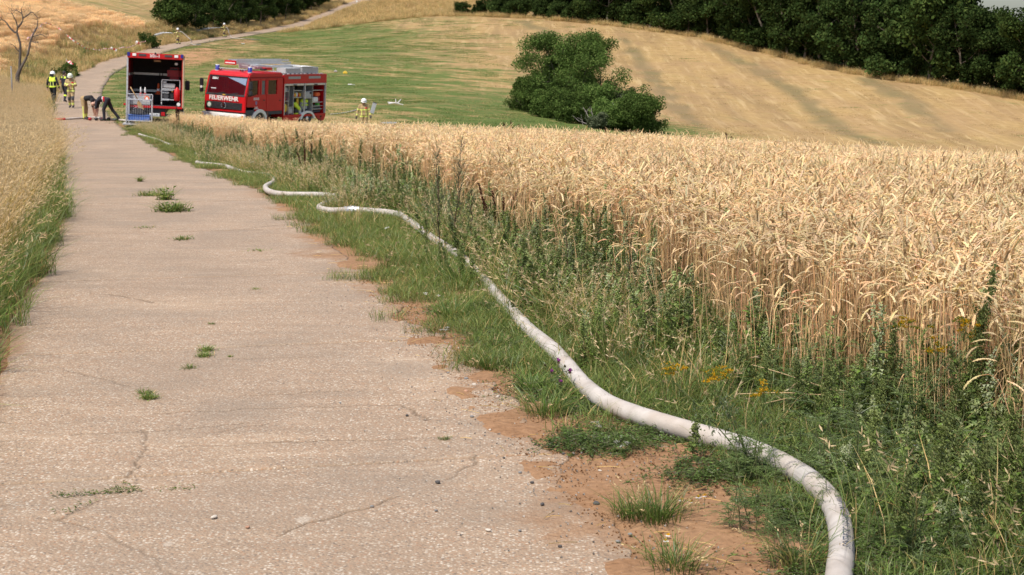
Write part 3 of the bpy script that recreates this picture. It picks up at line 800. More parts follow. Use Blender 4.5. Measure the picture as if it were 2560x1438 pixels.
def feather(rng, h, acc_s, acc_f, base, tone=1.0):
    b = np.asarray(base, float); K = 5; t = np.linspace(0, 1, K); ln = rng.normal(0, 0.15, 2)
    P = b + np.stack([ln[0] * t * h, ln[1] * t * h, t * h], -1)
    V, F = tubes(P[None], np.linspace(0.0032, 0.0012, K)[None] * (0.5 + h), 4); acc_s.add(V, F, np.array([0.16, 0.17, 0.075]) * tone)
    for k in range(int(9 + 14 * h)):
        f = rng.uniform(0.08, 1); p0 = np.array([np.interp(f, t, P[:, j]) for j in range(3)]); d = rdir(rng, 1, 0.55, 0.25)[0]; l = rng.uniform(0.05, 0.12)
        m = 16; s = np.linspace(0.15, 1, m); p = p0 + d * l * s[:, None] - np.array([0, 0, 1]) * (0.25 * l * s ** 2)[:, None]
        sd = unit(np.cross(d, np.array([0, 0, 1.0]))) * np.where(np.arange(m) % 2, 1, -1)[:, None]
        leaves(acc_f, rng, p, unit(sd + d * 0.9 + rng.normal(0, 0.25, (m, 3))), l * 0.33 * (1.15 - s), 0.0016, pick(rng, np.array([[0.125, 0.185, 0.05], [0.16, 0.215, 0.068]]) * tone, m), 0.2)
        V, F = tubes(np.stack([p0, p0 + d * l * 0.5, p[-1]])[None], np.array([[0.0012, 0.0009, 0.0005]]), 3); acc_s.add(V, F, np.array([0.10, 0.14, 0.05]) * tone)

# ------------------------------------------------------------------ fire hose along the verge
def sweep(P, R, sides=16):
    P = np.asarray(P, float); n = len(P); T_ = unit(np.gradient(P, axis=0))
    up = np.array([0, 0, 1.0]); B = unit(np.cross(T_, up)); Nn = np.cross(B, T_)
    a = np.arange(sides) * 2 * np.pi / sides
    R = np.broadcast_to(R, n)
    V = P[:, None] + R[:, None, None] * (np.cos(a)[None, :, None] * B[:, None] + np.sin(a)[None, :, None] * Nn[:, None])
    i = np.arange(n - 1)[:, None] * sides; j = np.arange(sides)[None]
    F = np.stack([i + j, i + (j + 1) % sides, i + sides + (j + 1) % sides, i + sides + j], -1).reshape(-1, 4)
    c0 = np.arange(sides)[::-1][None]; c1 = ((n - 1) * sides + np.arange(sides))[None]
    return V.reshape(-1, 3), F, c0, c1, (T_, B, Nn)

def spline(P, step):
    """Catmull-Rom through points, resampled"""
    P = np.asarray(P, float); Q = np.concatenate([[2 * P[0] - P[1]], P, [2 * P[-1] - P[-2]]]); out = []
    for i in range(1, len(Q) - 2):
        t = np.linspace(0, 1, 14, endpoint=False)[:, None]
        a, b, c, d = Q[i - 1], Q[i], Q[i + 1], Q[i + 2]
        out.append(0.5 * (2 * b + (c - a) * t + (2 * a - 5 * b + 4 * c - d) * t ** 2 + (3 * b - a - 3 * c + d) * t ** 3))
    out = np.concatenate(out + [P[-1:]])
    s = np.concatenate([[0], np.cumsum(np.linalg.norm(np.diff(out, axis=0), axis=1))])
    q = np.linspace(0, s[-1], max(3, int(s[-1] / step)))
    return np.stack([np.interp(q, s, out[:, k]) for k in range(3)], -1)

HOSE_PX = [(2085, 1560), (2092, 1500), (2098, 1438), (2104, 1370), (2090, 1290), (2040, 1222), (1960, 1168), (1880, 1131), (1800, 1106), (1700, 1078), (1600, 1047), (1520, 1015), (1460, 970), (1420, 922), (1380, 878), (1320, 826), (1260, 758), (1205, 692), (1150, 648), (1085, 606),
           (1040, 573), (1000, 545), (940, 536), (880, 533), (828, 534), (798, 526), (826, 511), (852, 501), (805, 494), (725, 493), (678, 486), (664, 471), (685, 455), (676, 440), (640, 435), (605, 430), (563, 415), (530, 411), (492, 406), (525, 399), (505, 391), (490, 385), (498, 376), (475, 369), (450, 363), (425, 362), (395, 350), (370, 343), (348, 336)]
def hose_line():
    pts = [hit(u, v, 0.045) for (u, v) in HOSE_PX]
    P = spline(pts, 0.035)
    R = np.interp(P[:, 1], [0, 10.5, 12.5, 15, 70], [0.056, 0.056, 0.050, 0.045, 0.045])
    P[:, 2] = T(P[:, 0], P[:, 1]) + R * 0.86 + 0.012 + np.interp(P[:, 1], [11, 12.3, 14.6, 15.6, 23, 28], [0.0, 0.0, -0.02, 0.03, 0.03, -0.01])
    for _ in range(6): P[1:-1] = 0.25 * P[:-2] + 0.5 * P[1:-1] + 0.25 * P[2:]
    return P, R
HOSE_P, HOSE_R = hose_line()
def build_verge():
    rng = np.random.default_rng(21)
    short = [grass_patch(rng, 0.26, 95, 0.05, 0.15, 0.0017, 0.10, 0.75) for _ in range(5)]
    tallg = [grass_patch(rng, 0.3, 75, 0.14, 0.36, 0.0018, 0.22, 0.6, (0.1, 0), 0.12) for _ in range(5)]
    seedy = [grass_patch(rng, 0.3, 40, 0.28, 0.55, 0.0013, 0.72, 0.55, (0.12, 0.0), 0.5) for _ in range(4)]
    mats = [mat_patch(rng, 0.22, 13) for _ in range(5)]
    weeds = [weed_patch(rng, 0.26, 5, 0.15, 0.42) for _ in range(6)]
    feath = [feather_patch(rng, 0.24, 6, 0.10, 0.30) for _ in range(5)]
    def place(name, label, cat, src, step, x0, x1, y0, y1, dens, s0, s1, tilt=0.06, pad=0.05):
        X, Y = jgrid(x0, x1, y0, y1, step); o = poff(X, Y) - HALF
        k = in_view(X, Y, pad) & (RNG.random(len(X)) < dens(X, Y, o, np.interp(Y, _vy, _vw)))
        X, Y = X[k], Y[k]
        if len(X) == 0: return
        scatter(name, label, cat, np.stack([X, Y, T(X, Y) + 0.0], -1), src, scale=RNG.uniform(s0, s1, len(X)), tilt=tilt)
    HP = HOSE_P[(HOSE_P[:, 1] > 5)]; ho = poff(HP[:, 0], HP[:, 1]) - HALF
    def calm(X, Y, o):
        """grass trodden down on the path side of the hose where the crew walked along it"""
        r = np.ones(len(X))
        for i in range(0, len(X), 4000):
            d = np.hypot(X[i:i + 4000, None] - HP[None, :, 0], Y[i:i + 4000, None] - HP[None, :, 1]); j = d.argmin(1); dm = d.min(1)
            r[i:i + 4000] = np.where(o[i:i + 4000] < ho[j] + 0.05, np.maximum(sstep(0.30, 1.2, dm), 0.35 * sstep(24, 30, Y[i:i + 4000])), sstep(0.04, 0.12, dm))
        return r
    n1 = lambda X, Y, f, a=0: fbm(X * f + 11 + a, Y * f + 5, 4)
    # creeping mats: patchy, with bare red soil between, mostly close to the camera
    place('creeping_weed', 'low mats of creeping green weed spreading over the red soil', 'weed', mats, 0.085, -1, 5, 5.2, 13, lambda X, Y, o, w: sstep(0.43, 0.56, n1(X, Y, 2.3) + 0.22 * sstep(0.3, 1.3, o) - 0.25 * sstep(0.5, 0.05, o)) * (o > 0.06) * (o < w + 0.3), 0.8, 1.3, 0.1)
    place('verge_grass', 'short green grass along the right edge of the path', 'grass', short, 0.13, -22, 6, 5.2, 66,
          lambda X, Y, o, w: sstep(-0.12, 0.35, o + (n1(X, Y, 2.2) - 0.55) * 1.3 - 0.55 * sstep(11, 8, Y)) * (o < w + 0.4) * (0.35 + 0.65 * sstep(7, 11, Y)) * np.where(Y > 30, 0.7, 1), 0.7, 1.25)
    place('long_grass', 'longer grass with pale seed heads around the white hose', 'grass', tallg, 0.20, -22, 6, 5.4, 66,
          lambda X, Y, o, w: sstep(0.35, 0.9, o + (n1(X, Y, 1.3, 30) - 0.5) * 1.5) * (o < w + 0.35) * (0.15 + 0.65 * sstep(9, 13, Y)) * calm(X, Y, o), 0.9, 1.5)
    place('seeding_grass', 'dry seeding grass between the hose and the wheat', 'grass', seedy, 0.27, -22, 6, 7, 66,
          lambda X, Y, o, w: (o > 0.3) * (o < w + 0.5) * (0.03 + 0.12 * sstep(11, 18, Y) + 0.16 * sstep(26, 36, Y)) * sstep(0.38, 0.6, n1(X, Y, 0.8, 60)) * 1.2 * calm(X, Y, o), 0.75, 1.15, 0.1)
    place('verge_weed', 'dense leafy green weeds along the foot of the wheat', 'weed', weeds, 0.19, -22, 7, 5.6, 60,
          lambda X, Y, o, w: sstep(0.50 - 0.18 * sstep(11, 13, Y), 0.92 - 0.22 * sstep(11, 13, Y), o / w + (n1(X, Y, 0.9, 90) - 0.5) * 0.8) * calm(X, Y, o) * (o < w + 0.55) * np.interp(Y, [9, 13, 30, 45], [0.66, 0.88, 0.88, 0.6]), 0.65, 1.5, 0.08)
    place('mayweed', 'feathery dark green weeds near the bend of the hose', 'weed', feath, 0.19, -3, 6, 5.2, 22,
          lambda X, Y, o, w: sstep(0.45, 0.85, o / w + (n1(X, Y, 1.2, 120) - 0.5) * 0.9) * (o < w + 0.5) * 0.5, 0.8, 1.5, 0.1)
    tallw = [weed_patch(rng, 0.3, 3, 0.38, 0.72) for _ in range(6)]
    place('edge_weed', 'taller spiky green weeds standing up in front of the wheat', 'weed', tallw, 0.26, -20, 7, 6.5, 58,
          lambda X, Y, o, w: sstep(0.70, 0.92, o / w) * (o < w + 0.5) * sstep(0.32, 0.50, n1(X, Y, 0.7, 150)) * 0.78, 0.75, 1.25, 0.1)
    # left bank: fresh green fringe along the concrete, then dry waist-high grass blown over by the wind
    dryt = [grass_patch(rng, 0.34, 60, 0.45, 0.92, 0.0019, 0.93, 0.42, (0.22, -0.05), 0.55, 0.14) for _ in range(6)]
    lush = [grass_patch(rng, 0.3, 110, 0.12, 0.40, 0.0024, 0.05, 0.7, (0.1, 0)) for _ in range(5)]
    place('bank_grass', 'fresh green grass fringe along the left edge of the path', 'grass', lush, 0.16, -30, 0, 7, 75,
          lambda X, Y, o, w: (lambda l: sstep(-0.04, 0.22, l + (n1(X, Y, 1.6) - 0.5) * 0.5 - 0.1 * sstep(15, 10, Y)) * sstep(1.05, 0.55, l + (n1(X, Y, 0.7, 7) - 0.5) * 0.6) * np.interp(Y, [8, 20, 30, 45], [0.95, 0.9, 0.5, 0.3]))(-o - 2 * HALF), 0.7, 1.3, 0.1, 0.1)
    place('dry_bank_grass', 'tall dry golden grass on the bank left of the path', 'grass', dryt, 0.21, -34, 0, 8, 96,
          lambda X, Y, o, w: (lambda l: sstep(np.interp(Y, [8, 20, 35], [0.40, 0.28, 0.10]), np.interp(Y, [8, 20, 35], [0.85, 0.6, 0.35]), l + (n1(X, Y, 0.9, 3) - 0.5) * 0.6) * (l < 6) * 0.9)(-o - 2 * HALF), 0.72, 1.2, 0.08, 0.1)
    # far road banks and the rough strip below the forest edge
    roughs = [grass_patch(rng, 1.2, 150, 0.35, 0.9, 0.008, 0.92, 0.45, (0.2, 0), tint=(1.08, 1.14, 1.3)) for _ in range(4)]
    roughg = [grass_patch(rng, 1.2, 150, 0.25, 0.7, 0.009, 0.15, 0.5, (0.1, 0)) for _ in range(3)]
    P = []
    X, Y = jgrid(-52, -20, 72, 300, 0.8); o = poff(X, Y); l = -o - HALF
    k = (l > 0.1) & (l < 4.5) & (RNG.random(len(X)) < 0.85); P.append(np.stack([X[k], Y[k]], -1))
    k2 = (o > HALF + 0.3) & (o < HALF + 9) & (Y > 250) & (RNG.random(len(X)) < 0.6); P.append(np.stack([X[k2], Y[k2]], -1))
    X, Y = jgrid(-30, 2, 236, 300, 1.1); k = (poff(X, Y) > 1.6) & (Y > 233 + 0.2 * (X + 20)); P.append(np.stack([X[k], Y[k]], -1))
    line = np.array([PXY(*q) for q in CREST]); s = np.linspace(0, len(line) - 1, 420)
    for q in range(1):
        lx = np.interp(s, np.arange(len(line)), line[:, 0]) + RNG.normal(0, 0.5, len(s)); ly = np.interp(s, np.arange(len(line)), line[:, 1]) + RNG.normal(0.4, 0.7, len(s)) + q * 0.5
        P.append(np.stack([lx, ly], -1))
    P = np.concatenate(P)
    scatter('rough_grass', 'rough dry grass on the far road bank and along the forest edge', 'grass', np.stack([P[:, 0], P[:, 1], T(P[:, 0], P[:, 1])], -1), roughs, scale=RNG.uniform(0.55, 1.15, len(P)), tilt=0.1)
    X, Y = jgrid(-52, -20, 78, 215, 1.0); l = -poff(X, Y) - HALF
    k = (l > 0.0) & (l < 3.0) & (RNG.random(len(X)) < 1.1 * sstep(0.42, 0.6, fbm(X * 0.25, Y * 0.12, 3)))
    X, Y = X[k], Y[k]
    scatter('bank_herb', 'green herbs on the road bank below the left grain field', 'weed', np.stack([X, Y, T(X, Y)], -1), roughg, scale=RNG.uniform(0.6, 1.3, len(X)), tilt=0.1)
    # grain field on the hill to the left
    grain = [wheat_patch(rng, 1.3, 330, False, 0.62, 3.0, 1.12) for _ in range(4)]
    X, Y = jgrid(-95, -34, 92, 250, 1.15); l = -poff(X, Y) - HALF
    k = (l > 4.2) & (np.abs(X) < Y * 0.42 + 2) & (Y < 188 + 8 * fbm(X * .1, Y * .1, 2))
    X, Y = X[k], Y[k]
    scatter('grain_field', 'pale ripe grain field on the hillside behind the bare tree', 'field', np.stack([X, Y, T(X, Y)], -1), grain, scale=0.7 + 0.5 * fbm(X * 0.12, Y * 0.3, 3), tilt=0.08)
    mg = [grass_patch(rng, 1.9, 210, 0.03, 0.13, 0.0075, 0.10, 0.9, tint=(0.72, 0.86, 0.75)) for _ in range(4)]; md = [grass_patch(rng, 1.9, 130, 0.03, 0.12, 0.0065, 0.97, 1.0, tint=(0.82, 0.84, 0.95)) for _ in range(4)]
    X, Y = jgrid(-42, 62, 68, 236, 1.35); o = poff(X, Y); u = CX + FPX * X / Y
    ok = (o > HALF + 0.3) & (np.abs(X) < Y * 0.36 + 2) & ~wheat_in(X, Y) & (Y > 66.5 - 0.19 * (X + 13)); lim = np.interp(X, [PXY(*q)[0] for q in CREST], [PXY(*q)[1] for q in CREST]); ok &= Y < lim
    nz = fbm(X * 0.28 + 0.10 * Y, Y * 0.16, 4); gl = np.interp(u, [240, 900, 1150, 1350, 1700], [.75, .72, .5, .12, .02]) + 0.6 * sstep(115, 95, Y) * sstep(1900, 1500, u)
    isg = gl + (nz - 0.5) * 1.6 > 0.5
    for nm, lab, src, k in (('meadow_grass', 'short green grass in patches on the mown meadow', mg, ok & isg), ('mown_stubble', 'short parched stubble on the mown hillside', md, ok & ~isg & (RNG.random(len(X)) < 0.42))):
        scatter(nm, lab, 'grass', np.stack([X[k], Y[k], T(X[k], Y[k])], -1), src, scale=RNG.uniform(0.6, 1.3, k.sum()))
CREST = [(700, 88, 222), (900, 58, 226), (1060, 42, 232), (1180, 42, 227), (1300, 45, 222), (1500, 62, 212), (1760, 97, 197), (1930, 137, 184), (2100, 180, 172), (2330, 216, 162), (2560, 252, 152), (2800, 290, 148)]
build_verge()

def hose_material():
    m, nt, N, L, out = new_mat('hose_canvas')
    p = N.new('ShaderNodeBsdfPrincipled'); p.inputs['Roughness'].default_value = 0.75
    pos = world_vec(N); n1 = noise_n(N, L, 7, 5, pos); n2 = noise_n(N, L, 60, 3, pos); n3 = noise_n(N, L, 3.2, 4, pos)
    c = ramp(N, L, n1.outputs['Fac'], [(0.3, (0.36, 0.315, 0.275)), (0.7, (0.50, 0.455, 0.41))])
    c = mixrgb(N, L, ramp(N, L, n3.outputs['Fac'], [(0.45, 0.0), (0.70, 0.6)]), c, (0.33, 0.255, 0.19))
    c = mixrgb(N, L, ramp(N, L, n1.outputs['Fac'], [(0.70, 0.0), (0.76, 0.55)]), c, (0.22, 0.21, 0.20))
    L.new(c, p.inputs['Base Color'])
    b = N.new('ShaderNodeBump'); b.inputs['Strength'].default_value = 0.35; b.inputs['Distance'].default_value = 0.004
    L.new(n2.outputs['Fac'], b.inputs['Height']); L.new(b.outputs[0], p.inputs['Normal']); L.new(p.outputs[0], out.inputs[0])
    return m
M_HOSE = hose_material()
M_INK = paint('hose_ink', (0.055, 0.07, 0.11), 0.8, var=0.4, scale=60)
M_ALU = paint('aluminium', (0.62, 0.63, 0.65), 0.38, 0.7, 0.15, 14)
def print_text(body, P, fr, R, s0, size, ang, parent, flip=1):
    """flat print wrapped onto the hose: letters follow the hose's length and curve round it"""
    cu = bpy.data.curves.new('lettering', 'FONT'); cu.body = body; cu.size = size; cu.resolution_u = 2
    ob = bpy.data.objects.new('lettering', cu); dg = bpy.context.evaluated_depsgraph_get()
    COL.objects.link(ob); bpy.context.view_layer.update(); dg.update()
    me = bpy.data.meshes.new_from_object(ob.evaluated_get(dg)); COL.objects.unlink(ob)
    bm = bmesh.new(); bm.from_mesh(me); bmesh.ops.subdivide_edges(bm, edges=[e for e in bm.edges if e.calc_length() > 0.02], cuts=2)
    bmesh.ops.triangulate(bm, faces=bm.faces); bm.to_mesh(me); bm.free()
    s = np.concatenate([[0], np.cumsum(np.linalg.norm(np.diff(P, axis=0), axis=1))])
    T_, B, Nn = fr
    co = np.zeros(len(me.vertices) * 3); me.vertices.foreach_get('co', co); co = co.reshape(-1, 3)
    q = s0 + flip * co[:, 0]; r = np.interp(q, s, np.broadcast_to(R, len(P))) + 0.0012
    f = lambda A: np.stack([np.interp(q, s, A[:, k]) for k in range(3)], -1)
    a = ang + flip * co[:, 1] / r
    new = f(P) + r[:, None] * (np.cos(a)[:, None] * unit(f(B)) + np.sin(a)[:, None] * unit(f(Nn)))
    me.vertices.foreach_set('co', new.ravel().astype(np.float32)); me.materials.clear(); me.materials.append(M_INK); me.update()
    return link('lettering', me, parent)

def build_hose():
    P, R = HOSE_P, HOSE_R
    R = R * (0.955 + 0.05 * (vnoise(np.arange(len(P)) * 0.12, np.zeros(len(P))) - 0.5) + 0.025 * (vnoise(np.arange(len(P)) * 0.9, np.ones(len(P))) - 0.5))
    root = thing('fire_hose', 'thick white canvas fire hose snaking along the verge beside the wheat', 'hose', (0, 0, 0))
    V, F, c0, c1, fr = sweep(P, R, 20)
    me = make_mesh('hose_tube', V, [F, c0, c1], M_HOSE, smooth=True); link('hose_tube', me, root)
    s = np.concatenate([[0], np.cumsum(np.linalg.norm(np.diff(P, axis=0), axis=1))])
    # stamp with a frame round its end, printed along the outer side
    i0 = int(np.argmin(np.abs(P[:, 1] - hit(2104, 1400)[1]) + np.abs(P[:, 0] - hit(2104, 1400)[0]) * 2))
    tag(print_text('SYNTHETIC 110-1600 DIN 14811', P, fr, R, s[i0] - 0.16, 0.052, 0.85, root), kind='stuff')
    tag(print_text('FEUERWEHR', P, fr, R, s[i0] - 0.16, 0.036, 0.25, root), kind='stuff')
    tag(print_text('A-110', P, fr, R, s[i0] + 1.17, 0.036, 0.9, root), kind='stuff')
    # seam rings
    for ds in (0.98, 1.06):
        k = int(np.argmin(np.abs(s - (s[i0] + ds)))); Vr, Fr, a0, a1, _ = sweep(P[k:k + 3], R[k:k + 3] + 0.0015, 20)
        link('hose_seam', make_mesh('hose_seam', Vr, [Fr], M_INK if False else paint('hose_seam_grey', (0.38, 0.35, 0.32), 0.8)), root)
    # coupling where two lengths meet
    c = hit(882, 531, 0.05); k = int(np.argmin(((P - c) ** 2).sum(1)))
    for a, b, rr in ((k - 3, k, 0.054), (k + 1, k + 4, 0.054), (k - 1, k + 2, 0.060)):
        Vr, Fr, a0, a1, _ = sweep(P[a:b], np.full(b - a, rr), 14); link('hose_coupling', make_mesh('hose_coupling', Vr, [Fr, a0, a1], M_ALU, smooth=False), root)
build_hose()
# ------------------------------------------------------------------ trees and shrubs
def limb(rng, p0, d, l, K=5, wob=0.12, up=0.15):
    P = [np.asarray(p0, float)]; d = unit(np.asarray(d, float))
    for _ in range(K - 1):
        d = unit(d + rng.normal(0, wob, 3) + np.array([0, 0, up * 0.3])); P.append(P[-1] + d * l / (K - 1))
    return np.array(P), d

def leaf_cloud(acc, rng, C, R, per, size, pal, flat=0.75):
    """leaf-sized faces in clumps round centres C"""
    for c, r in zip(C, R):
        n = int(per * (r ** 2)); p = rng.normal(0, 1, (n, 3)); p = unit(p) * (rng.random((n, 1)) ** 0.45) * r; p[:, 2] *= flat
        q = c + p
        d = unit(rng.normal(0, 1, (n, 3)) + np.array([0, 0, 0.25])); sd = unit(np.cross(d, rng.normal(0, 1, (n, 3))))
        s = size * (0.55 + 0.9 * rng.random(n)); tone = rng.uniform(0.72, 1.3)
        col = pal[rng.integers(0, len(pal), n)] * tone * (0.8 + 0.4 * rng.random((n, 1)))
        P = np.stack([q - d * s[:, None] * 0.5, q, q + d * s[:, None] * 0.5], 1)
        V, F = ribbons(P, s[:, None] * np.array([0.06, 0.36, 0.05])[None], sd)
        acc.add(V, F, rep(col, 6))

def tree_meshes(rng, H, R, clear=0.2, nl=11, per=150, size=0.26, pal=None, stems=1, bark=(0.16, 0.13, 0.10), sparse=1.0, trunk_r=None):
    pal = np.array([[0.050, 0.085, 0.022], [0.070, 0.11, 0.028], [0.040, 0.070, 0.020], [0.090, 0.125, 0.035]]) if pal is None else pal
    tr = Acc(); cr = Acc(); C = []; RR = []
    for s in range(stems):
        d0 = np.array([rng.normal(0, 0.12 if stems == 1 else 0.4), rng.normal(0, 0.12 if stems == 1 else 0.4), 1.0])
        P, _ = limb(rng, (rng.normal(0, 0.1 * (stems > 1)), rng.normal(0, 0.1 * (stems > 1)), -0.15), d0, H * rng.uniform(0.72, 0.9), 7, 0.10, 0.2)
        r0 = (trunk_r or H * 0.016) / math.sqrt(stems)
        V, F = tubes(P[None], np.linspace(r0, r0 * 0.25, 7)[None], 7); tr.add(V, F, np.array(bark) * rng.uniform(0.8, 1.2))
        for k in range(nl):
            f = clear + (1 - clear) * (k + rng.random()) / nl; i = min(5, int(f * 6)); p = P[i] + (P[i + 1] - P[i]) * (f * 6 - i)
            az = k * 2.4 + rng.normal(0, 0.5); el = rng.uniform(0.1, 0.9) * (0.5 + f)
            shape = math.sin(math.pi * min(1, max(0.12, (f - clear) / (1 - clear) * 0.8 + 0.2))) ** 0.6
            L_ = R * shape * rng.uniform(0.65, 1.15)
            Q, d = limb(rng, p, (math.cos(az), math.sin(az), el), L_, 5, 0.18, 0.3)
            rr = r0 * 0.42 * (1 - 0.5 * f); V, F = tubes(Q[None], np.linspace(rr, rr * 0.25, 5)[None], 5); tr.add(V, F, np.array(bark))
            for j in range(3):
                q0 = Q[rng.integers(2, 5)]; S, _ = limb(rng, q0, d + rng.normal(0, 0.7, 3), L_ * 0.45, 4, 0.2, 0.3)
                V, F = tubes(S[None], np.linspace(rr * 0.4, rr * 0.12, 4)[None], 4); tr.add(V, F, np.array(bark))
                if rng.random() < sparse: C.append(S[-1]); RR.append(R * rng.uniform(0.20, 0.40))
            if rng.random() < sparse: C.append(Q[-1]); RR.append(R * rng.uniform(0.22, 0.42)); C.append(Q[2]); RR.append(R * rng.uniform(0.18, 0.3))
        C.append(P[-1]); RR.append(R * 0.35)
    leaf_cloud(cr, rng, C, RR, per, size, pal)
    return tr.mesh('trunk', M_BARK, True), cr.mesh('crown', M_TREE)

def put_tree(name, label, cat, meshes, x, y, rz=0, s=1.0, group=None, sz=1.0):
    o = thing(name, label, cat, at(x, y, -0.05), (0, 0, rz), group); o.scale = (s, s, s * sz)
    link('trunk', meshes[0], o); link('crown', meshes[1], o)
    return o

def build_trees():
    rng = np.random.default_rng(5)
    dark = np.array([[0.030, 0.052, 0.014], [0.042, 0.066, 0.018], [0.024, 0.042, 0.012], [0.055, 0.078, 0.022]])
    mid = np.array([[0.042, 0.070, 0.018], [0.058, 0.090, 0.022], [0.034, 0.058, 0.016], [0.078, 0.108, 0.028]])
    V = [tree_meshes(rng, 10, 3.1, 0.14, 14, 150, 0.26, dark) for _ in range(3)] + [tree_meshes(rng, 10, 3.4, 0.06, 14, 135, 0.27, mid) for _ in range(2)] + [tree_meshes(rng, 10, 2.7, 0.26, 12, 140, 0.24, dark) for _ in range(2)]
    U = [tree_meshes(rng, 3.2, 1.7, 0.05, 8, 230, 0.22, dark, 3) for _ in range(3)]
    line = np.array([PXY(*q) for q in CREST])
    # forest edge along the top of the mown slope
    def row(off, u0, u1, step, hs, lab, grp, under=False):
        t0 = np.interp(u0, [c[0] for c in CREST], np.arange(len(CREST))); t1 = np.interp(u1, [c[0] for c in CREST], np.arange(len(CREST)))
        tt = np.linspace(t0, t1, 400); lx = np.interp(tt, np.arange(len(line)), line[:, 0]); ly = np.interp(tt, np.arange(len(line)), line[:, 1])
        s = np.concatenate([[0], np.cumsum(np.hypot(np.diff(lx), np.diff(ly)))])
        q = np.arange(1, s[-1], step)
        for sv in q:
            sv2 = sv + rng.normal(0, step * 0.22); x = np.interp(sv2, s, lx) + off * 0.35; y = np.interp(sv2, s, ly) + off + rng.normal(0, 0.5)
            kk = rng.integers(0, len(U if under else V)); m = (U if under else V)[kk]
            u = CX + FPX * x / y
            h = np.interp(u, hs[0], hs[1]) * rng.uniform(0.88, 1.15)
            lb = lab if isinstance(lab, str) else lab[0 if kk < 3 else (1 if kk < 5 else 2)]
            put_tree('forest_shrub' if under else 'forest_tree', lb, 'shrub' if under else 'tree', m, x, y, rng.uniform(0, 6.28), h / (3.2 if under else 10), grp)
    A = ['dark broadleaf tree in the front row of the forest edge', 'lighter green bushy tree in the front row of the forest edge', 'slender dark tree with bare lower trunk in the forest edge front row']
    row(2.6, 1440, 2790, 3.9, ([1400, 1700, 2300, 2450, 2700], [9, 10, 11, 10.5, 9.2]), A, 'trees in the front row of the forest edge')
    row(7.0, 1400, 2790, 4.2, ([1400, 1700, 2250, 2450, 2700], [12, 12.5, 12.5, 10.5, 8.6]), ['dark tree standing behind the front row of the forest', 'bushy green tree standing behind the front row of the forest', 'slender tree standing behind the front row of the forest'], 'trees behind the forest front row')
    row(12.0, 1280, 2400, 4.6, ([1300, 1700, 2250, 2400], [12, 14, 13, 12]), ['tall dark tree deep inside the forest', 'tall bushy tree deep inside the forest', 'tall slender tree deep inside the forest'], 'trees deep inside the forest')
    row(1.4, 1130, 1480, 3.0, ([1100, 1480], [2.0, 2.8]), 'low dark shrub at the start of the forest edge above the dry grass', 'shrubs at the start of the forest edge', True)
    row(3.4, 1460, 2790, 3.2, ([1400, 2700], [3.0, 3.6]), 'dark undergrowth shrub beneath the forest trees', 'undergrowth shrubs beneath the forest', True)
    row(5.0, 1200, 1460, 4.0, ([1100, 1460], [3.5, 5.0]), 'taller dark shrub behind the low shrubs of the forest start', 'taller shrubs at the forest start', True)
    # trees left of the far end of the road
    for y in np.arange(207, 300, 5.2):
        for q, (o, h) in enumerate(((3.6, 6.5), (7.8, 8.5), (12.5, 9.5))):
            if (q == 2 and y < 236) or (q == 1 and y < 224): continue
            x = float(pcx(y)) - o - rng.uniform(0, 1.6); kk = rng.integers(0, 5)
            put_tree('roadside_tree', ['dark tree at the roadside above the hose crew', 'dark tree in the second row above the far road', 'tall dark tree at the back of the roadside wood'][q], 'tree', V[kk], x, y + rng.normal(0, 1), rng.uniform(0, 6.28), h * rng.uniform(0.85, 1.15) / 10, ['roadside trees above the hose crew', 'second row of roadside trees', 'back row of roadside trees'][q])
    for x, y, h in ((-23.5, 300, 9), (-19, 304, 10), (-14, 302, 8.5), (-27, 312, 10), (-9, 306, 9)):
        put_tree('roadside_tree', 'dark tree right of the far end of the road above dry grass', 'tree', V[rng.integers(0, 3)], x, y, rng.uniform(0, 6), h / 10, 'trees right of the far end of the road')
    g2 = np.array([[0.085, 0.13, 0.032], [0.11, 0.16, 0.04], [0.065, 0.105, 0.028]])
    p = PXY(425, 66, 196); put_tree('roadside_bush', 'broad rounded dark bush behind the firefighter spraying on the road', 'bush', tree_meshes(rng, 3.2, 2.0, 0.04, 9, 260, 0.2, mid, 3), p[0], p[1], 1)
    p = PXY(455, 66, 202); put_tree('roadside_bush', 'smaller dark bush touching the wood behind the spraying firefighter', 'bush', tree_meshes(rng, 3.0, 1.7, 0.04, 8, 260, 0.2, dark, 2), p[0], p[1], 2)
    p = PXY(172, 158, 128); put_tree('bank_bush', 'small light green bush on the road bank below the grain field', 'bush', tree_meshes(rng, 1.1, 0.75, 0.04, 7, 900, 0.11, g2, 3), p[0], p[1], 1)
    p = PXY(150, 178, 122); put_tree('bank_bush', 'low dark green bush on the bank beside the walking firefighters', 'bush', tree_meshes(rng, 0.8, 0.7, 0.04, 6, 900, 0.10, mid, 3), p[0], p[1], 2)
    p = PXY(365, 100, 172); put_tree('bank_bush', 'scrubby bush on the bank under the water jet', 'bush', tree_meshes(rng, 1.1, 1.1, 0.04, 6, 500, 0.13, mid, 3), p[0], p[1], 3)
    # thicket in the middle of the meadow slope
    sh = np.array([[0.080, 0.130, 0.030], [0.105, 0.162, 0.038], [0.058, 0.100, 0.024], [0.135, 0.185, 0.050]])
    gr = np.array([[0.085, 0.10, 0.055], [0.10, 0.115, 0.065], [0.07, 0.085, 0.045]])
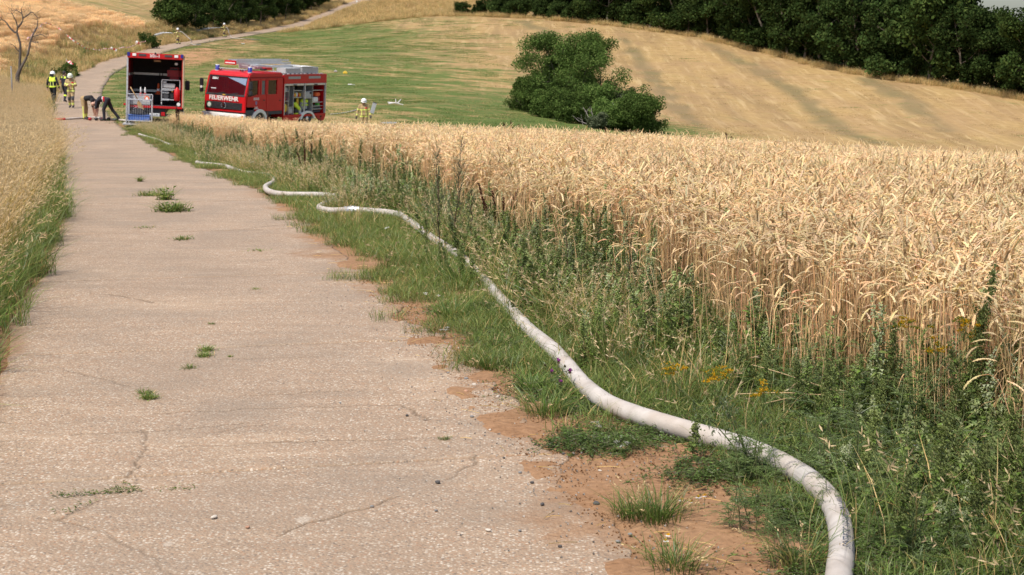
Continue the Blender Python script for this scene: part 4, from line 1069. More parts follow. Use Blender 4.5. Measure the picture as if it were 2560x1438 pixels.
    for (u, v, d, H, R, st, pal, sp, name, lab) in (
        (1425, 292, 117, 7.0, 2.6, 3, sh, 0.62, 'thicket_tree', 'tallest bushy green tree of the thicket on the slope'),
        (1335, 272, 119, 5.7, 1.7, 3, sh, 0.6, 'thicket_shrub', 'ragged green shrub on the uphill left flank of the thicket'),
        (1478, 280, 121, 6.3, 1.9, 2, sh, 0.5, 'thicket_tree', 'open crowned tree with bare limbs rising behind the thicket'),
        (1400, 292, 114, 2.9, 1.5, 3, sh, 0.95, 'thicket_shrub', 'dense dark shrub at the foot of the tallest thicket tree'),
        (1475, 306, 113, 3.1, 1.5, 3, sh, 0.95, 'thicket_shrub', 'leafy shrub with pale dead branches in the middle of the thicket'),
        (1545, 300, 114, 2.7, 1.3, 3, gr, 0.55, 'thicket_shrub', 'greyish half bare shrub between the tall thicket and the rounded bush'),
        (1592, 334, 108, 2.6, 1.55, 4, sh, 1.0, 'thicket_shrub', 'rounded dense green bush at the downhill end of the thicket'),
        (1560, 328, 109, 2.0, 1.2, 3, sh, 1.0, 'thicket_shrub', 'lower bush leaning against the rounded bush of the thicket'),
        (1440, 312, 112, 1.7, 1.2, 4, sh, 1.0, 'thicket_shrub', 'low leafy shrub filling the foot of the thicket'), (1375, 298, 114, 1.9, 1.2, 4, sh, 1.0, 'thicket_shrub', 'low dark shrub under the uphill side of the thicket'), (1520, 318, 111, 1.7, 1.1, 4, sh, 1.0, 'thicket_shrub', 'leafy shrub between the pale branches and the rounded bush'), (1310, 262, 120, 2.6, 1.2, 3, sh, .8, 'thicket_shrub', 'thin shrub at the uphill end of the thicket'), (1500, 326, 108, 1.0, 0.8, 3, gr, 0.9, 'thicket_shrub', 'small low shrub in front of the thicket at the meadow edge')):
        p = PXY(u, v, d); put_tree(name, lab, 'tree' if 'tree' in name else 'shrub', tree_meshes(rng, H, R, 0.05, 13, 620 if R > 1.2 else 1000, 0.10, pal, st, (0.20, 0.17, 0.14), min(1.0, sp + 0.12)), p[0], p[1], rng.uniform(0, 6))
    a = Acc()
    for k in range(7):
        Q, d = limb(rng, (rng.normal(0, .15), rng.normal(0, .1), 0), (rng.normal(0, .5), -0.3, 1), rng.uniform(1.3, 2.2), 6, 0.25, 0.2)
        V_, F_ = tubes(Q[None], np.linspace(0.03, 0.008, 6)[None], 5); a.add(V_, F_, (0.34, 0.30, 0.27))
        for j in range(3):
            S, _ = limb(rng, Q[rng.integers(2, 5)], d + rng.normal(0, .8, 3), 0.6, 4, .3); V_, F_ = tubes(S[None], np.linspace(0.012, 0.004, 4)[None], 4); a.add(V_, F_, (0.34, 0.30, 0.27))
    p = PXY(1482, 306, 110); tag(link('dead_branch', a.mesh('dead_branch', M_BARK), None, at(*p)), 'pale bare dead branches sticking out of the thicket front', 'branch')
    # bare dead tree on the bank
    root = thing('dead_tree', 'bare dead tree with twin stems on the bank by the grey post', 'tree', at(*PXY(50, 212, 95)))
    tk = Acc(); br = Acc(); bc = (0.115, 0.095, 0.08)
    s = 95 / 4000.0
    def px2(u, v, dy=0.0): return np.array([(u - 50) * s, dy, (212 - v) * s])
    def stem(acc, px, r0, r1, depth=0):
        P = spline([px2(*q) for q in px], 0.12); V_, F_ = tubes(P[None], np.linspace(r0, r1, len(P))[None], 7); acc.add(V_, F_, np.array(bc) * rng.uniform(0.85, 1.2)); return P
    def twigs(P, n, l, r):
        for k in range(n):
            q = P[rng.integers(len(P) // 4, len(P))]; S, d = limb(rng, q, (rng.normal(0, 1), rng.normal(0, 0.7), rng.normal(0.35, .5)), l * rng.uniform(.5, 1.3), 6, 0.35, 0.1)
            V_, F_ = tubes(S[None], np.linspace(r, r * 0.3, 6)[None], 4); br.add(V_, F_, np.array(bc) * 1.2)
            for j in range(3):
                S2, _ = limb(rng, S[rng.integers(1, 6)], d + rng.normal(0, .9, 3), l * 0.55 * rng.uniform(.5, 1.2), 4, 0.35, 0.0); V_, F_ = tubes(S2[None], np.linspace(r * .5, r * 0.2, 4)[None], 3); br.add(V_, F_, np.array(bc) * 1.3)
    stem(tk, [(50, 222), (49, 205), (45, 185), (45, 165), (52, 148)], 0.16, 0.11)
    A = stem(tk, [(51, 150), (52, 130), (54, 110), (55, 90), (50, 70), (48, 60)], 0.085, 0.055); B_ = stem(tk, [(51, 150), (60, 135), (70, 118), (76, 98), (80, 82), (88, 65), (97, 50)], 0.08, 0.04)
    for px, r in (([(48, 64), (42, 62), (32, 52), (24, 40), (16, 34), (2, 36)], .06), ([(48, 62), (50, 50), (46, 34), (40, 22), (36, 14)], .045), ([(50, 52), (58, 44), (64, 32), (62, 20), (60, 8)], .06), ([(64, 30), (74, 24), (86, 16), (96, 26), (100, 30)], .04), ([(97, 50), (98, 40), (98, 34)], .035), ([(84, 74), (95, 70), (108, 68), (118, 76)], .03), ([(82, 84), (90, 86), (104, 88)], .03), ([(54, 110), (46, 102), (38, 92), (30, 90)], .035), ([(62, 20), (50, 12), (38, 13)], .03), ([(60, 140), (66, 143), (70, 142)], .012)):
        P = stem(br, px, r, r * 0.35); twigs(P, 6, 0.55, 0.011)
    twigs(A, 4, 0.5, 0.012); twigs(B_, 7, 0.5, 0.012)
    link('trunk', tk.mesh('trunk', M_BARK, True), root); tag(link('branches', br.mesh('branches', M_BARK), root), kind='stuff'); root.scale = (1.05, 1.05, 1.06)
build_trees()
# ------------------------------------------------------------------ builders for made things
def bm_mesh(name, bm, mat, smooth=False):
    me = bpy.data.meshes.new(name); bmesh.ops.recalc_face_normals(bm, faces=bm.faces); bm.to_mesh(me); bm.free()
    me.materials.append(mat)
    if smooth: me.polygons.foreach_set('use_smooth', np.ones(len(me.polygons), bool))
    return me

def prism(name, poly, axis, a, b, mat, parent=None, bev=0.0, seg=2, **kw):
    """polygon in the two other axes, pulled from a to b along axis, edges rounded"""
    bm = bmesh.new()
    def P(q, t): return {'x': (t, q[0], q[1]), 'y': (q[0], t, q[1]), 'z': (q[0], q[1], t)}[axis]
    va = [bm.verts.new(P(q, a)) for q in poly]; vb = [bm.verts.new(P(q, b)) for q in poly]
    bm.faces.new(va); bm.faces.new(vb[::-1]); n = len(poly)
    for i in range(n): bm.faces.new((va[i], vb[i], vb[(i + 1) % n], va[(i + 1) % n]))
    if bev: bmesh.ops.bevel(bm, geom=list(bm.edges), offset=bev, segments=seg, affect='EDGES', clamp_overlap=True)
    return link(name, bm_mesh(name, bm, mat), parent, **kw)

def box(name, x0, x1, y0, y1, z0, z1, mat, parent=None, bev=0.01, **kw):
    return prism(name, [(y0, z0), (y1, z0), (y1, z1), (y0, z1)], 'x', x0, x1, mat, parent, min(bev, 0.45 * min(abs(x1 - x0), abs(y1 - y0), abs(z1 - z0))), **kw)

def lathe(name, prof, p0, d, mat, parent=None, n=20, smooth=True):
    """profile [(along, radius)] turned about the line p0 + t*d"""
    p0 = np.asarray(p0, float); d = unit(np.asarray(d, float)); r = np.array([1., 0, 0]) if abs(d[0]) < 0.8 else np.array([0, 1., 0])
    b = unit(np.cross(d, r)); c = np.cross(d, b); a = np.arange(n) * 2 * np.pi / n
    V = np.concatenate([p0 + d * t + rr * (np.cos(a)[:, None] * b + np.sin(a)[:, None] * c) for t, rr in prof])
    F = [[i * n + j, i * n + (j + 1) % n, (i + 1) * n + (j + 1) % n, (i + 1) * n + j] for i in range(len(prof) - 1) for j in range(n)]
    me = make_mesh(name, V, [np.array(F), np.arange(n)[::-1][None], ((len(prof) - 1) * n + np.arange(n))[None]], mat, smooth=False)
    if smooth:
        for p in me.polygons: p.use_smooth = len(p.vertices) == 4 and len(prof) > 2
    return link(name, me, parent)

def rod(name, pts, r, mat, parent=None, n=8, step=None):
    P = spline(pts, step) if step else np.asarray(pts, float)
    n_ = len(P); T_ = unit(np.gradient(P, axis=0)); V, F = tubes(P[None], np.full((1, n_), r), n)
    return link(name, make_mesh(name, V, [F, np.arange(n)[::-1][None], ((n_ - 1) * n + np.arange(n))[None]], mat, smooth=n > 6), parent)

def frame_mesh(bars, r):
    """several straight bars joined into one welded frame"""
    Vs, Fs, k = [], [], 0
    for a, b in bars:
        V, F = tubes(np.array([[a, b]], float), np.full((1, 2), r), 6); Vs.append(V); Fs.append(F + k); k += len(V)
    return np.concatenate(Vs), np.concatenate(Fs)

def text(name, body, size, mat, parent, loc, rot, ext=0.004, bold=0.0, sx=1.0):
    cu = bpy.data.curves.new(name, 'FONT'); cu.body = body; cu.size = size; cu.extrude = ext; cu.align_x = 'CENTER'; cu.align_y = 'CENTER'; cu.resolution_u = 3; cu.offset = bold
    ob = bpy.data.objects.new(name, cu); COL.objects.link(ob); bpy.context.view_layer.update()
    dg = bpy.context.evaluated_depsgraph_get(); me = bpy.data.meshes.new_from_object(ob.evaluated_get(dg)); COL.objects.unlink(ob); bpy.data.objects.remove(ob)
    me.materials.clear(); me.materials.append(mat)
    o = link(name, me, parent, loc, rot); o.scale = (sx, 1, 1)
    return tag(o, kind='stuff')

def glass_mat(name='window_glass', add=0.16):
    m, nt, N, L, out = new_mat(name)
    g = N.new('ShaderNodeBsdfGlossy'); g.inputs['Roughness'].default_value = 0.03; t = N.new('ShaderNodeBsdfTransparent'); t.inputs[0].default_value = (0.72, 0.76, 0.75, 1)
    fr = N.new('ShaderNodeFresnel'); fr.inputs[0].default_value = 1.5; k = math_n(N, L, 'ADD', fr.outputs[0], add)
    mx = N.new('ShaderNodeMixShader'); L.new(k, mx.inputs[0]); L.new(t.outputs[0], mx.inputs[1]); L.new(g.outputs[0], mx.inputs[2]); L.new(mx.outputs[0], out.inputs[0])
    return m
M_GLASS = glass_mat('window_glass', 0.02); M_WSCREEN = glass_mat('windscreen_glass', 0.5)
M_RED = paint('fire_red', (0.50, 0.009, 0.013), 0.38, 0, 0.10, 2.5, coat=0.12, spec=0.35, dirt=(0.42, 0.018, 0.018))
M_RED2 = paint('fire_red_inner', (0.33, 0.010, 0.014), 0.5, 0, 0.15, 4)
M_WHITE = paint('white_enamel', (0.74, 0.73, 0.70), 0.4, 0, 0.06, 5, dirt=(0.55, 0.50, 0.43))
M_BLACK = paint('black_plastic', (0.018, 0.018, 0.02), 0.55, 0, 0.3, 12)
M_RUB = paint('tyre_rubber', (0.025, 0.024, 0.023), 0.85, 0, 0.3, 20, bump=0.3)
M_GREY = paint('grey_sheet_metal', (0.40, 0.395, 0.39), 0.55, 0.1, 0.12, 6)
M_DGREY = paint('dark_lining', (0.05, 0.05, 0.055), 0.7, 0, 0.25, 6)
M_BLUE = paint('blue_beacon_glass', (0.02, 0.02, 0.22), 0.15, 0, 0.15, 20, coat=0.6)
M_ORANGE = paint('signal_orange', (0.75, 0.13, 0.03), 0.5, 0, 0.15, 10)
M_NEON = paint('neon_yellow', (0.62, 0.78, 0.05), 0.7, 0, 0.15, 15, bump=0.3)
M_YEL = paint('yellow_plastic', (0.70, 0.45, 0.04), 0.5, 0, 0.15, 10)
M_WOOD = paint('ash_wood', (0.40, 0.25, 0.11), 0.65, 0, 0.25, 14)
M_PLY = paint('plywood_edge', (0.46, 0.33, 0.21), 0.7, 0, 0.15, 8)
M_BLUEBOX = paint('blue_crate', (0.06, 0.14, 0.42), 0.5, 0, 0.15, 9)
M_TAN = paint('tan_fabric', (0.36, 0.25, 0.12), 0.85, 0, 0.18, 14, bump=0.4)
M_CHROME = paint('chrome', (0.75, 0.75, 0.76), 0.12, 1.0, 0.08, 9)
M_GRN = paint('green_disc', (0.20, 0.30, 0.20), 0.5)
M_LAMP = paint('lamp_glass', (0.80, 0.80, 0.78), 0.2, 0, 0.06, 12, coat=0.5)
M_AMBER = paint('amber_lens', (0.75, 0.24, 0.03), 0.3)

def wheel(parent, x, y, r, w, side):
    o = lathe('wheel', [(0, r * 0.62), (0.02, r * 0.93), (0.05, r), (w - 0.05, r), (w - 0.02, r * 0.93), (w, r * 0.62)], (x, y, r), (side, 0, 0), M_RUB, parent, 28)
    lathe('rim', [(w * 0.6, r * 0.60), (w + 0.004, r * 0.60), (w - 0.03, r * 0.50), (w - 0.05, r * 0.22), (w + 0.03, r * 0.20), (w + 0.03, r * 0.02)], (x, y, r), (side, 0, 0), M_WHITE, o, 24)
    return o

def crew_truck():
    p = PXY(560, 325, 73.6)
    t = thing('fire_engine', 'red fire engine with FEUERWEHR front and open side lockers behind the wheat', 'fire engine', at(p[0], p[1], -0.02), (0, math.radians(3.4), math.radians(-27)))
    W2 = 1.16; q = t
    # chassis and cab shell: local front is -Y, driver side is +X
    box('chassis_frame', -0.45, 0.45, 0.15, 6.4, 0.52, 0.78, M_BLACK, q)
    box('cab_floor', -W2 + 0.03, W2 - 0.03, 0.06, 2.95, 0.74, 0.98, M_DGREY, q)
    fp = prism('front_panel', [(-0.02, 0.86), (0.06, 0.86), (0.12, 1.64), (0.03, 1.64)], 'x', -W2, W2, M_RED, q, 0.025)
    prism('grille', [(-0.045, 0.97), (-0.015, 0.97), (0.02, 1.29), (-0.01, 1.29)], 'x', -1.03, 0.98, M_BLACK, fp, 0.008)
    for k in range(5): prism('grille_slat', [(-0.058 + 0.007 * k, 1.0 + 0.058 * k), (-0.04 + 0.007 * k, 1.0 + 0.058 * k), (-0.04 + 0.007 * k, 1.018 + 0.058 * k), (-0.058 + 0.007 * k, 1.018 + 0.058 * k)], 'x', -0.72, 0.95, paint('grille_grey', (0.05, 0.05, 0.055), 0.5), fp, 0.003)
    text('front_lettering', 'FEUERWEHR', 0.285, M_WHITE, fp, (-0.04, -0.03, 1.455), (math.radians(90 - 4), 0, 0), 0.006, 0.006, 1.02)
    text('badge_lettering', '917 AF', 0.05, M_CHROME, fp, (0.82, -0.045, 1.26), (math.radians(83), 0, 0), 0.003)
    # star in a ring on the grille
    sr = rod('star_ring', [(0.125 * math.cos(a) - 0.02, -0.065 , 1.14 + 0.125 * math.sin(a)) for a in np.linspace(0, 2 * math.pi, 25)], 0.012, M_CHROME, fp, 6)
    for a in (90, 210, 330): prism('star_arm', [(-0.02 + 0.024 * math.cos(math.radians(a + 90)), 1.14 + 0.024 * math.sin(math.radians(a + 90))), (-0.02 + 0.125 * math.cos(math.radians(a)), 1.14 + 0.125 * math.sin(math.radians(a))), (-0.02 - 0.024 * math.cos(math.radians(a + 90)), 1.14 - 0.024 * math.sin(math.radians(a + 90)))], 'y', -0.075, -0.055, M_CHROME, sr, 0.0)
    d = lathe('number_disc', [(0, 0.125), (0.012, 0.12)], (-0.84, -0.035, 1.13), (0, -1, 0), M_GRN, fp, 24); lathe('disc_centre', [(0, 0.085), (0.006, 0.08)], (-0.84, -0.048, 1.13), (0, -1, 0), M_LAMP, d, 20)
    text('disc_number', '4', 0.11, M_GRN, d, (-0.84, -0.056, 1.13), (math.radians(90), 0, 0), 0.002, 0.004)
    # windscreen: raked glass in a black rubber frame, pillars left and right
    def yw(z): return 0.05 + (z - 1.62) * 0.30
    for s in (-1, 1):
        prism('windscreen_pillar', [(yw(1.6) - 0.03, 1.6), (yw(1.6) + 0.16, 1.6), (yw(2.46) + 0.13, 2.46), (yw(2.46) - 0.03, 2.46)], 'x', s * W2, s * (W2 - 0.09), M_RED, q, 0.02)
    ws = prism('windscreen', [(yw(1.66), 1.66), (yw(1.66) + 0.012, 1.66), (yw(2.44) + 0.012, 2.44), (yw(2.44), 2.44)], 'x', -W2 + 0.1, W2 - 0.1, M_WSCREEN, q)
    for z0, z1 in ((1.58, 1.67), (2.42, 2.47)): prism('windscreen_rubber', [(yw(z0) - 0.025, z0), (yw(z0) + 0.05, z0), (yw(z1) + 0.05, z1), (yw(z1) - 0.025, z1)], 'x', -W2 + 0.07, W2 - 0.07, M_BLACK, ws, 0.008)
    for s in (-1, 1): prism('windscreen_rubber', [(yw(1.66) - 0.02, 1.66), (yw(1.66) + 0.02, 1.66), (yw(2.42) + 0.02, 2.42), (yw(2.42) - 0.02, 2.42)], 'x', s * (W2 - 0.135), s * (W2 - 0.09), M_BLACK, ws, 0.005)
    text('windscreen_number', '3/23-1', 0.13, M_WHITE, ws, (-0.74, yw(2.34) - 0.012, 2.335), (math.radians(73), 0, 0), 0.002, 0.006)
    for x0, x1 in ((-0.65, -0.05), (0.1, 0.7)): rod('wiper', [(x0, yw(1.64) - 0.035, 1.64), (x1, yw(1.74) - 0.03, 1.74)], 0.012, M_BLACK, ws, 6)
    box('paper_notice', -0.88, -0.60, yw(1.80) + 0.02, yw(1.80) + 0.03, 1.70, 1.90, paint('paper', (0.8, 0.8, 0.8), 0.8), ws, 0.0)
    box('yellow_marker', -0.12, 0.02, -0.01, 0.03, 1.60, 1.64, M_YEL, fp, 0.005)
    # roof, side walls with real window openings
    prism('roof', [(0.24, 2.44), (0.30, 2.60), (0.45, 2.68), (2.88, 2.68), (2.95, 2.62), (2.95, 2.44)], 'x', -W2 + 0.02, W2 - 0.02, M_RED, q, 0.05, 3)
    prism('drip_rail', [(0.25, 2.42), (2.97, 2.42), (2.97, 2.45), (0.25, 2.45)], 'x', W2 - 0.03, W2 + 0.015, M_RED2, q, 0.006)
    for s in (-1, 1):
        S = lambda a, b: (s * a, s * b)
        x0, x1 = s * (W2 - 0.06), s * W2
        def side(name, poly, m=M_RED, par=q, bev=0.012, xx=(x0, x1)): return prism(name, poly, 'x', xx[0], xx[1], m, par, bev)
        fd = side('front_door', [(0.10, 1.12), (0.75, 1.12), (0.75, 0.92), (1.62, 0.92), (1.62, 1.68), (0.92, 1.68), (0.42, 1.60), (0.16, 1.60)])
        side('door_window_frame', [(0.98, 1.68), (1.14, 1.68), (1.14, 2.43), (1.00, 2.43)], par=fd)
        side('door_window_frame', [(0.20, 1.66), (0.28, 1.66), (0.40, 2.43), (0.30, 2.43)], M_BLACK, par=fd, bev=0.005)
        side('door_window_frame', [(0.28, 2.33), (1.02, 2.33), (1.02, 2.43), (0.30, 2.43)], par=fd, bev=0.005)
        box('door_handle', s * W2, s * (W2 + 0.03), 1.34, 1.50, 1.40, 1.44, M_BLACK, fd)
        prism('door_glass', [(0.28, 1.62), (0.98, 1.66), (1.00, 2.34), (0.40, 2.34)], 'x', s * (W2 - 0.045), s * (W2 - 0.035), M_GLASS, fd)
        mid = side('middle_panel', [(1.14, 2.43), (1.14, 2.32), (1.62, 2.32), (1.62, 2.43)])
        side('window_post', [(1.16, 1.68), (1.26, 1.68), (1.26, 2.32), (1.16, 2.32)], par=mid); side('window_post', [(1.54, 1.68), (1.63, 1.68), (1.63, 2.32), (1.54, 2.32)], par=mid)
        prism('narrow_window', [(1.26, 1.68), (1.54, 1.68), (1.54, 2.32), (1.26, 2.32)], 'x', s * (W2 - 0.045), s * (W2 - 0.035), paint('dull_glass', (0.13, 0.14, 0.15), 0.25), mid)
        rd = side('rear_door', [(1.635, 0.90), (2.90, 0.90), (2.90, 1.68), (1.635, 1.68)])
        side('door_window_frame', [(1.635, 1.68), (1.76, 1.68), (1.76, 2.43), (1.635, 2.43)], par=rd); side('door_window_frame', [(2.46, 1.68), (2.90, 1.68), (2.90, 2.43), (2.46, 2.43)], par=rd)
        side('door_window_frame', [(1.76, 2.33), (2.46, 2.33), (2.46, 2.43), (1.76, 2.43)], par=rd)
        prism('door_glass', [(1.76, 1.68), (2.46, 1.68), (2.46, 2.33), (1.76, 2.33)], 'x', s * (W2 - 0.045), s * (W2 - 0.035), M_GLASS, rd)
        box('door_handle', s * W2, s * (W2 + 0.03), 2.62, 2.78, 1.36, 1.40, M_BLACK, rd)
        if s > 0:
            for z, b in ((1.52, 'FREIWILLIGE'), (1.46, 'FEUERWEHR'), (1.10, 'STADT'), (1.04, 'STADTILM')): text('door_lettering', b, 0.075, M_WHITE, fd, (W2 + 0.004, 0.84, z), (math.radians(90), 0, math.radians(90)), 0.002, 0.002)
            prism('door_crest', [(0.77, 1.38), (0.91, 1.38), (0.91, 1.27), (0.84, 1.18), (0.77, 1.27)], 'x', W2, W2 + 0.004, paint('crest_blue', (0.20, 0.16, 0.30), 0.5), fd, 0.0)
        # wheel arch: white band with the tyre below
        a = np.linspace(0.08, math.pi - 0.08, 9); R0, R1 = 0.60, 0.45
        poly = [(1.10 + R0 * math.cos(v), 0.42 + R0 * math.sin(v)) for v in a] + [(1.10 + R1 * math.cos(v), 0.42 + R1 * math.sin(v)) for v in a[::-1]]
        prism('wheel_arch', poly, 'x', s * (W2 - 0.25), s * (W2 + 0.05), M_WHITE, q, 0.0)
        wheel(q, s * (W2 - 0.30), 1.10, 0.45, 0.26, s); wheel(q, s * (W2 - 0.30), 5.05, 0.45, 0.26, s)
        poly = [(5.05 + 0.62 * math.cos(v), 0.40 + 0.42 * math.sin(v)) for v in a] + [(5.05 + 0.50 * math.cos(v), 0.40 + 0.32 * math.sin(v)) for v in a[::-1]]
        prism('wheel_arch', poly, 'x', s * (W2 - 0.25), s * (W2 + 0.03), M_WHITE, q, 0.0)
        mr = rod('mirror_arm', [(s * W2, 0.20, 2.30), (s * (W2 + 0.2), 0.10, 2.28), (s * (W2 + 0.24), 0.08, 1.75), (s * W2, 0.16, 1.7)], 0.014, M_BLACK, q, 6)
        box('mirror', s * (W2 + 0.13), s * (W2 + 0.33), 0.03, 0.12, 1.93, 2.30, M_BLACK, mr, 0.03); box('wide_mirror', s * (W2 + 0.13), s * (W2 + 0.33), 0.03, 0.12, 1.66, 1.88, M_BLACK, mr, 0.03)
    lathe('mirror_lamp', [(0, 0.06), (0.02, 0.055)], (-W2 - 0.20, 0.02, 1.90), (0, -1, 0), M_LAMP, q, 14)
    prism('cab_rear_wall', [(2.89, 0.9), (2.95, 0.9), (2.95, 2.45), (2.89, 2.45)], 'x', -W2 + 0.02, W2 - 0.02, M_RED2, q)
    # bumper
    bp = prism('bumper', [(-0.16, 0.48), (0.05, 0.48), (0.05, 0.80), (-0.13, 0.80)], 'x', -1.2, 1.2, M_WHITE, q, 0.03)
    for s in (-1, 1):
        box('headlight', s * 0.86, s * 1.06, -0.19, -0.13, 0.60, 0.74, M_LAMP, bp, 0.015); box('indicator', s * 1.08, s * 1.17, -0.185, -0.13, 0.60, 0.74, M_AMBER, bp, 0.012)
    box('number_plate', -0.2, 0.3, -0.185, -0.15, 0.60, 0.70, paint('plate_white', (0.7, 0.7, 0.7), 0.5), bp, 0.004)
    text('plate_lettering', 'IK 2112', 0.09, M_BLACK, bp, (0.05, -0.19, 0.65), (math.radians(90), 0, 0), 0.002)
    # interior
    for x in (-0.65, 0.65):
        st = box('front_seat', x - 0.24, x + 0.24, 0.85, 1.3, 1.02, 1.42, M_DGREY, q, 0.04); box('seat_back', x - 0.23, x + 0.23, 1.25, 1.38, 1.38, 2.05, M_DGREY, st, 0.04)
    jk = box('hung_jacket', 0.0, 0.34, 1.40, 1.50, 1.72, 2.25, paint('pale_jacket', (0.62, 0.62, 0.38), 0.8), q, 0.04); box('hung_jacket', -0.86, -0.6, 1.0, 1.1, 1.75, 2.38, paint('pale_jacket', (0.62, 0.62, 0.38), 0.8), q, 0.04)
    box('red_strap', -0.95, -0.86, 0.7, 0.74, 1.7, 2.3, M_RED, q, 0.01)
    box('rear_bench', -1.0, 1.0, 1.75, 2.86, 1.0, 1.5, M_DGREY, q, 0.05); box('bench_back', -1.04, 1.04, 2.60, 2.86, 1.5, 2.38, M_DGREY, q, 0.05); box('cab_divider', -1.02, 1.02, 1.52, 1.60, 1.0, 2.2, M_DGREY, q, 0.03); box('added_dark_partition', -0.06, 0.06, 1.62, 2.58, 1.5, 2.36, M_DGREY, q, 0.02)  # bench and unseen dark partition added to block the view through, darkening the windows
    box('dashboard', -W2 + 0.1, W2 - 0.1, 0.22, 0.55, 1.35, 1.62, M_BLACK, q, 0.05)
    sw = rod('steering_wheel', [(0.62 + 0.22 * math.cos(a), 0.62 + 0.10 * math.sin(a), 1.66 + 0.19 * math.sin(a)) for a in np.linspace(0, 6.283, 21)], 0.016, M_BLACK, q, 6)
    # equipment body: frame, open lockers, roof
    B0, B1, HB = 3.02, 6.62, 2.58
    box('body_floor', -W2, W2, B0, B1, 0.55, 0.66, M_RED, q, 0.02)
    box('body_fascia', W2 - 0.07, W2, B0, B1, 2.14, HB, M_RED, q, 0.02); box('body_fascia', -W2, -W2 + 0.07, B0, B1, 2.14, HB, M_RED, q, 0.02)
    box('body_roof', -W2 + 0.01, W2 - 0.01, B0 + 0.01, B1 - 0.01, HB - 0.06, HB - 0.01, M_GREY, q, 0.01)
    box('body_front_wall', -W2 + 0.01, W2 - 0.005, B0, B0 + 0.05, 0.66, HB - 0.02, M_RED, q, 0.01); box('body_rear_wall', -W2 + 0.01, W2 - 0.005, B1 - 0.05, B1, 0.66, HB - 0.02, M_RED, q, 0.01)
    box('body_centre_wall', -0.05, 0.05, B0 + 0.05, B1 - 0.05, 0.66, HB - 0.06, M_DGREY, q, 0.0)
    box('far_side_shutter', -W2 + 0.01, -W2 + 0.04, B0 + 0.05, B1 - 0.05, 0.66, 2.14, M_GREY, q, 0.0)
    prism('tail_skirt', [(6.1, 0.30), (6.45, 0.30), (6.62, 0.55), (5.75, 0.55)], 'x', W2 - 0.08, W2, M_RED, q, 0.01)
    prism('side_skirt', [(3.02, 0.36), (4.3, 0.36), (4.3, 0.55), (3.02, 0.55)], 'x', W2 - 0.08, W2, M_RED, q, 0.01)
    for y0, y1 in ((3.35, 4.35), (5.05, 6.05)):
        lt = box('locker_light', W2 - 0.005, W2 + 0.015, y0, y1, 2.36, 2.48, paint('grey_lens', (0.30, 0.31, 0.31), 0.3), q, 0.006)
    for y in (B0 + 0.05, 4.76, B1 - 0.08): box('locker_post', W2 - 0.10, W2 - 0.002, y, y + 0.06, 0.66, 2.14, M_ALU, q, 0.008)
    for y0, y1 in ((3.14, 4.74), (4.85, 6.52)):
        sh = box('rolled_shutter', W2 - 0.12, W2 - 0.01, y0, y1, 2.04, 2.135, M_ALU, q, 0.02); box('shutter_handle', W2 - 0.01, W2 + 0.015, (y0 + y1) / 2 - 0.14, (y0 + y1) / 2 + 0.14, 2.05, 2.10, M_DGREY, sh, 0.008)
    def shelf(y0, y1, z): box('locker_shelf', 0.05, W2 - 0.13, y0, y1, z, z + 0.025, M_ALU, q, 0.004)
    def part(y): box('locker_partition', 0.05, W2 - 0.12, y, y + 0.025, 0.66, 2.04, M_ALU, q, 0.004)
    for y in (3.60, 4.00, 5.60): part(y)
    for y0, y1, z in ((3.14, 3.6, 1.75), (3.14, 3.6, 1.30), (4.03, 4.74, 1.78), (4.03, 4.74, 1.45), (4.85, 5.6, 1.40), (5.63, 6.52, 1.76), (5.63, 6.52, 1.18), (5.63, 6.52, 1.0), (5.63, 6.52, 0.85), (3.63, 4.0, 1.0)): shelf(y0, y1, z)
    tool = tag(link('locker_gear', None, q), kind='stuff') if False else q
    G = lambda nm, *a: box(nm, *a)
    G('tool_case', 0.5, W2 - 0.16, 3.2, 3.55, 1.78, 1.95, M_GREY, q, 0.02); G('red_tool', 0.6, W2 - 0.2, 3.3, 3.52, 1.33, 1.5, M_RED, q, 0.03)
    lathe('hose_reel', [(0, 0.16), (0.02, 0.22), (0.10, 0.22), (0.12, 0.16)], (W2 - 0.30, 3.38, 0.98), (1, 0, 0), M_YEL, q, 20)
    G('long_case', 0.4, W2 - 0.16, 3.66, 3.95, 1.05, 2.0, M_DGREY, q, 0.02); G('white_pump', 0.5, W2 - 0.14, 3.66, 3.98, 0.70, 0.98, M_GREY, q, 0.03)
    for k, m in enumerate((M_ORANGE, M_YEL, M_WHITE, M_RED, M_YEL)): G('packed_bag', 0.6, W2 - 0.18, 4.08 + 0.13 * k, 4.19 + 0.13 * k, 1.48, 1.66 + 0.02 * (k % 3), m, q, 0.03)
    prism('neon_jacket', [(4.05, 1.18), (4.22, 1.25), (4.60, 0.98), (4.62, 0.84), (4.45, 0.86), (4.12, 1.08)], 'x', 0.7, W2 - 0.10, M_NEON, q, 0.03); G('dark_jacket', 0.7, W2 - 0.14, 4.15, 4.48, 0.70, 0.98, M_BLACK, q, 0.05); G('neon_band', 0.72, W2 - 0.12, 4.2, 4.45, 0.66, 0.72, M_NEON, q, 0.015)
    G('steel_pot', 0.6, W2 - 0.12, 4.52, 4.72, 0.68, 0.95, M_ALU, q, 0.04)
    lathe('yellow_bottle', [(0, 0.05), (0.02, 0.07), (0.38, 0.07), (0.44, 0.03)], (W2 - 0.3, 4.56, 1.0), (0, 0, 1), M_YEL, q, 14)
    G('generator_case', 0.4, W2 - 0.13, 4.88, 5.52, 1.43, 1.74, M_GREY, q, 0.02); lathe('generator_cap', [(0, 0.06), (0.03, 0.05)], (W2 - 0.13, 5.42, 1.66), (1, 0, 0), M_BLACK, q, 14)
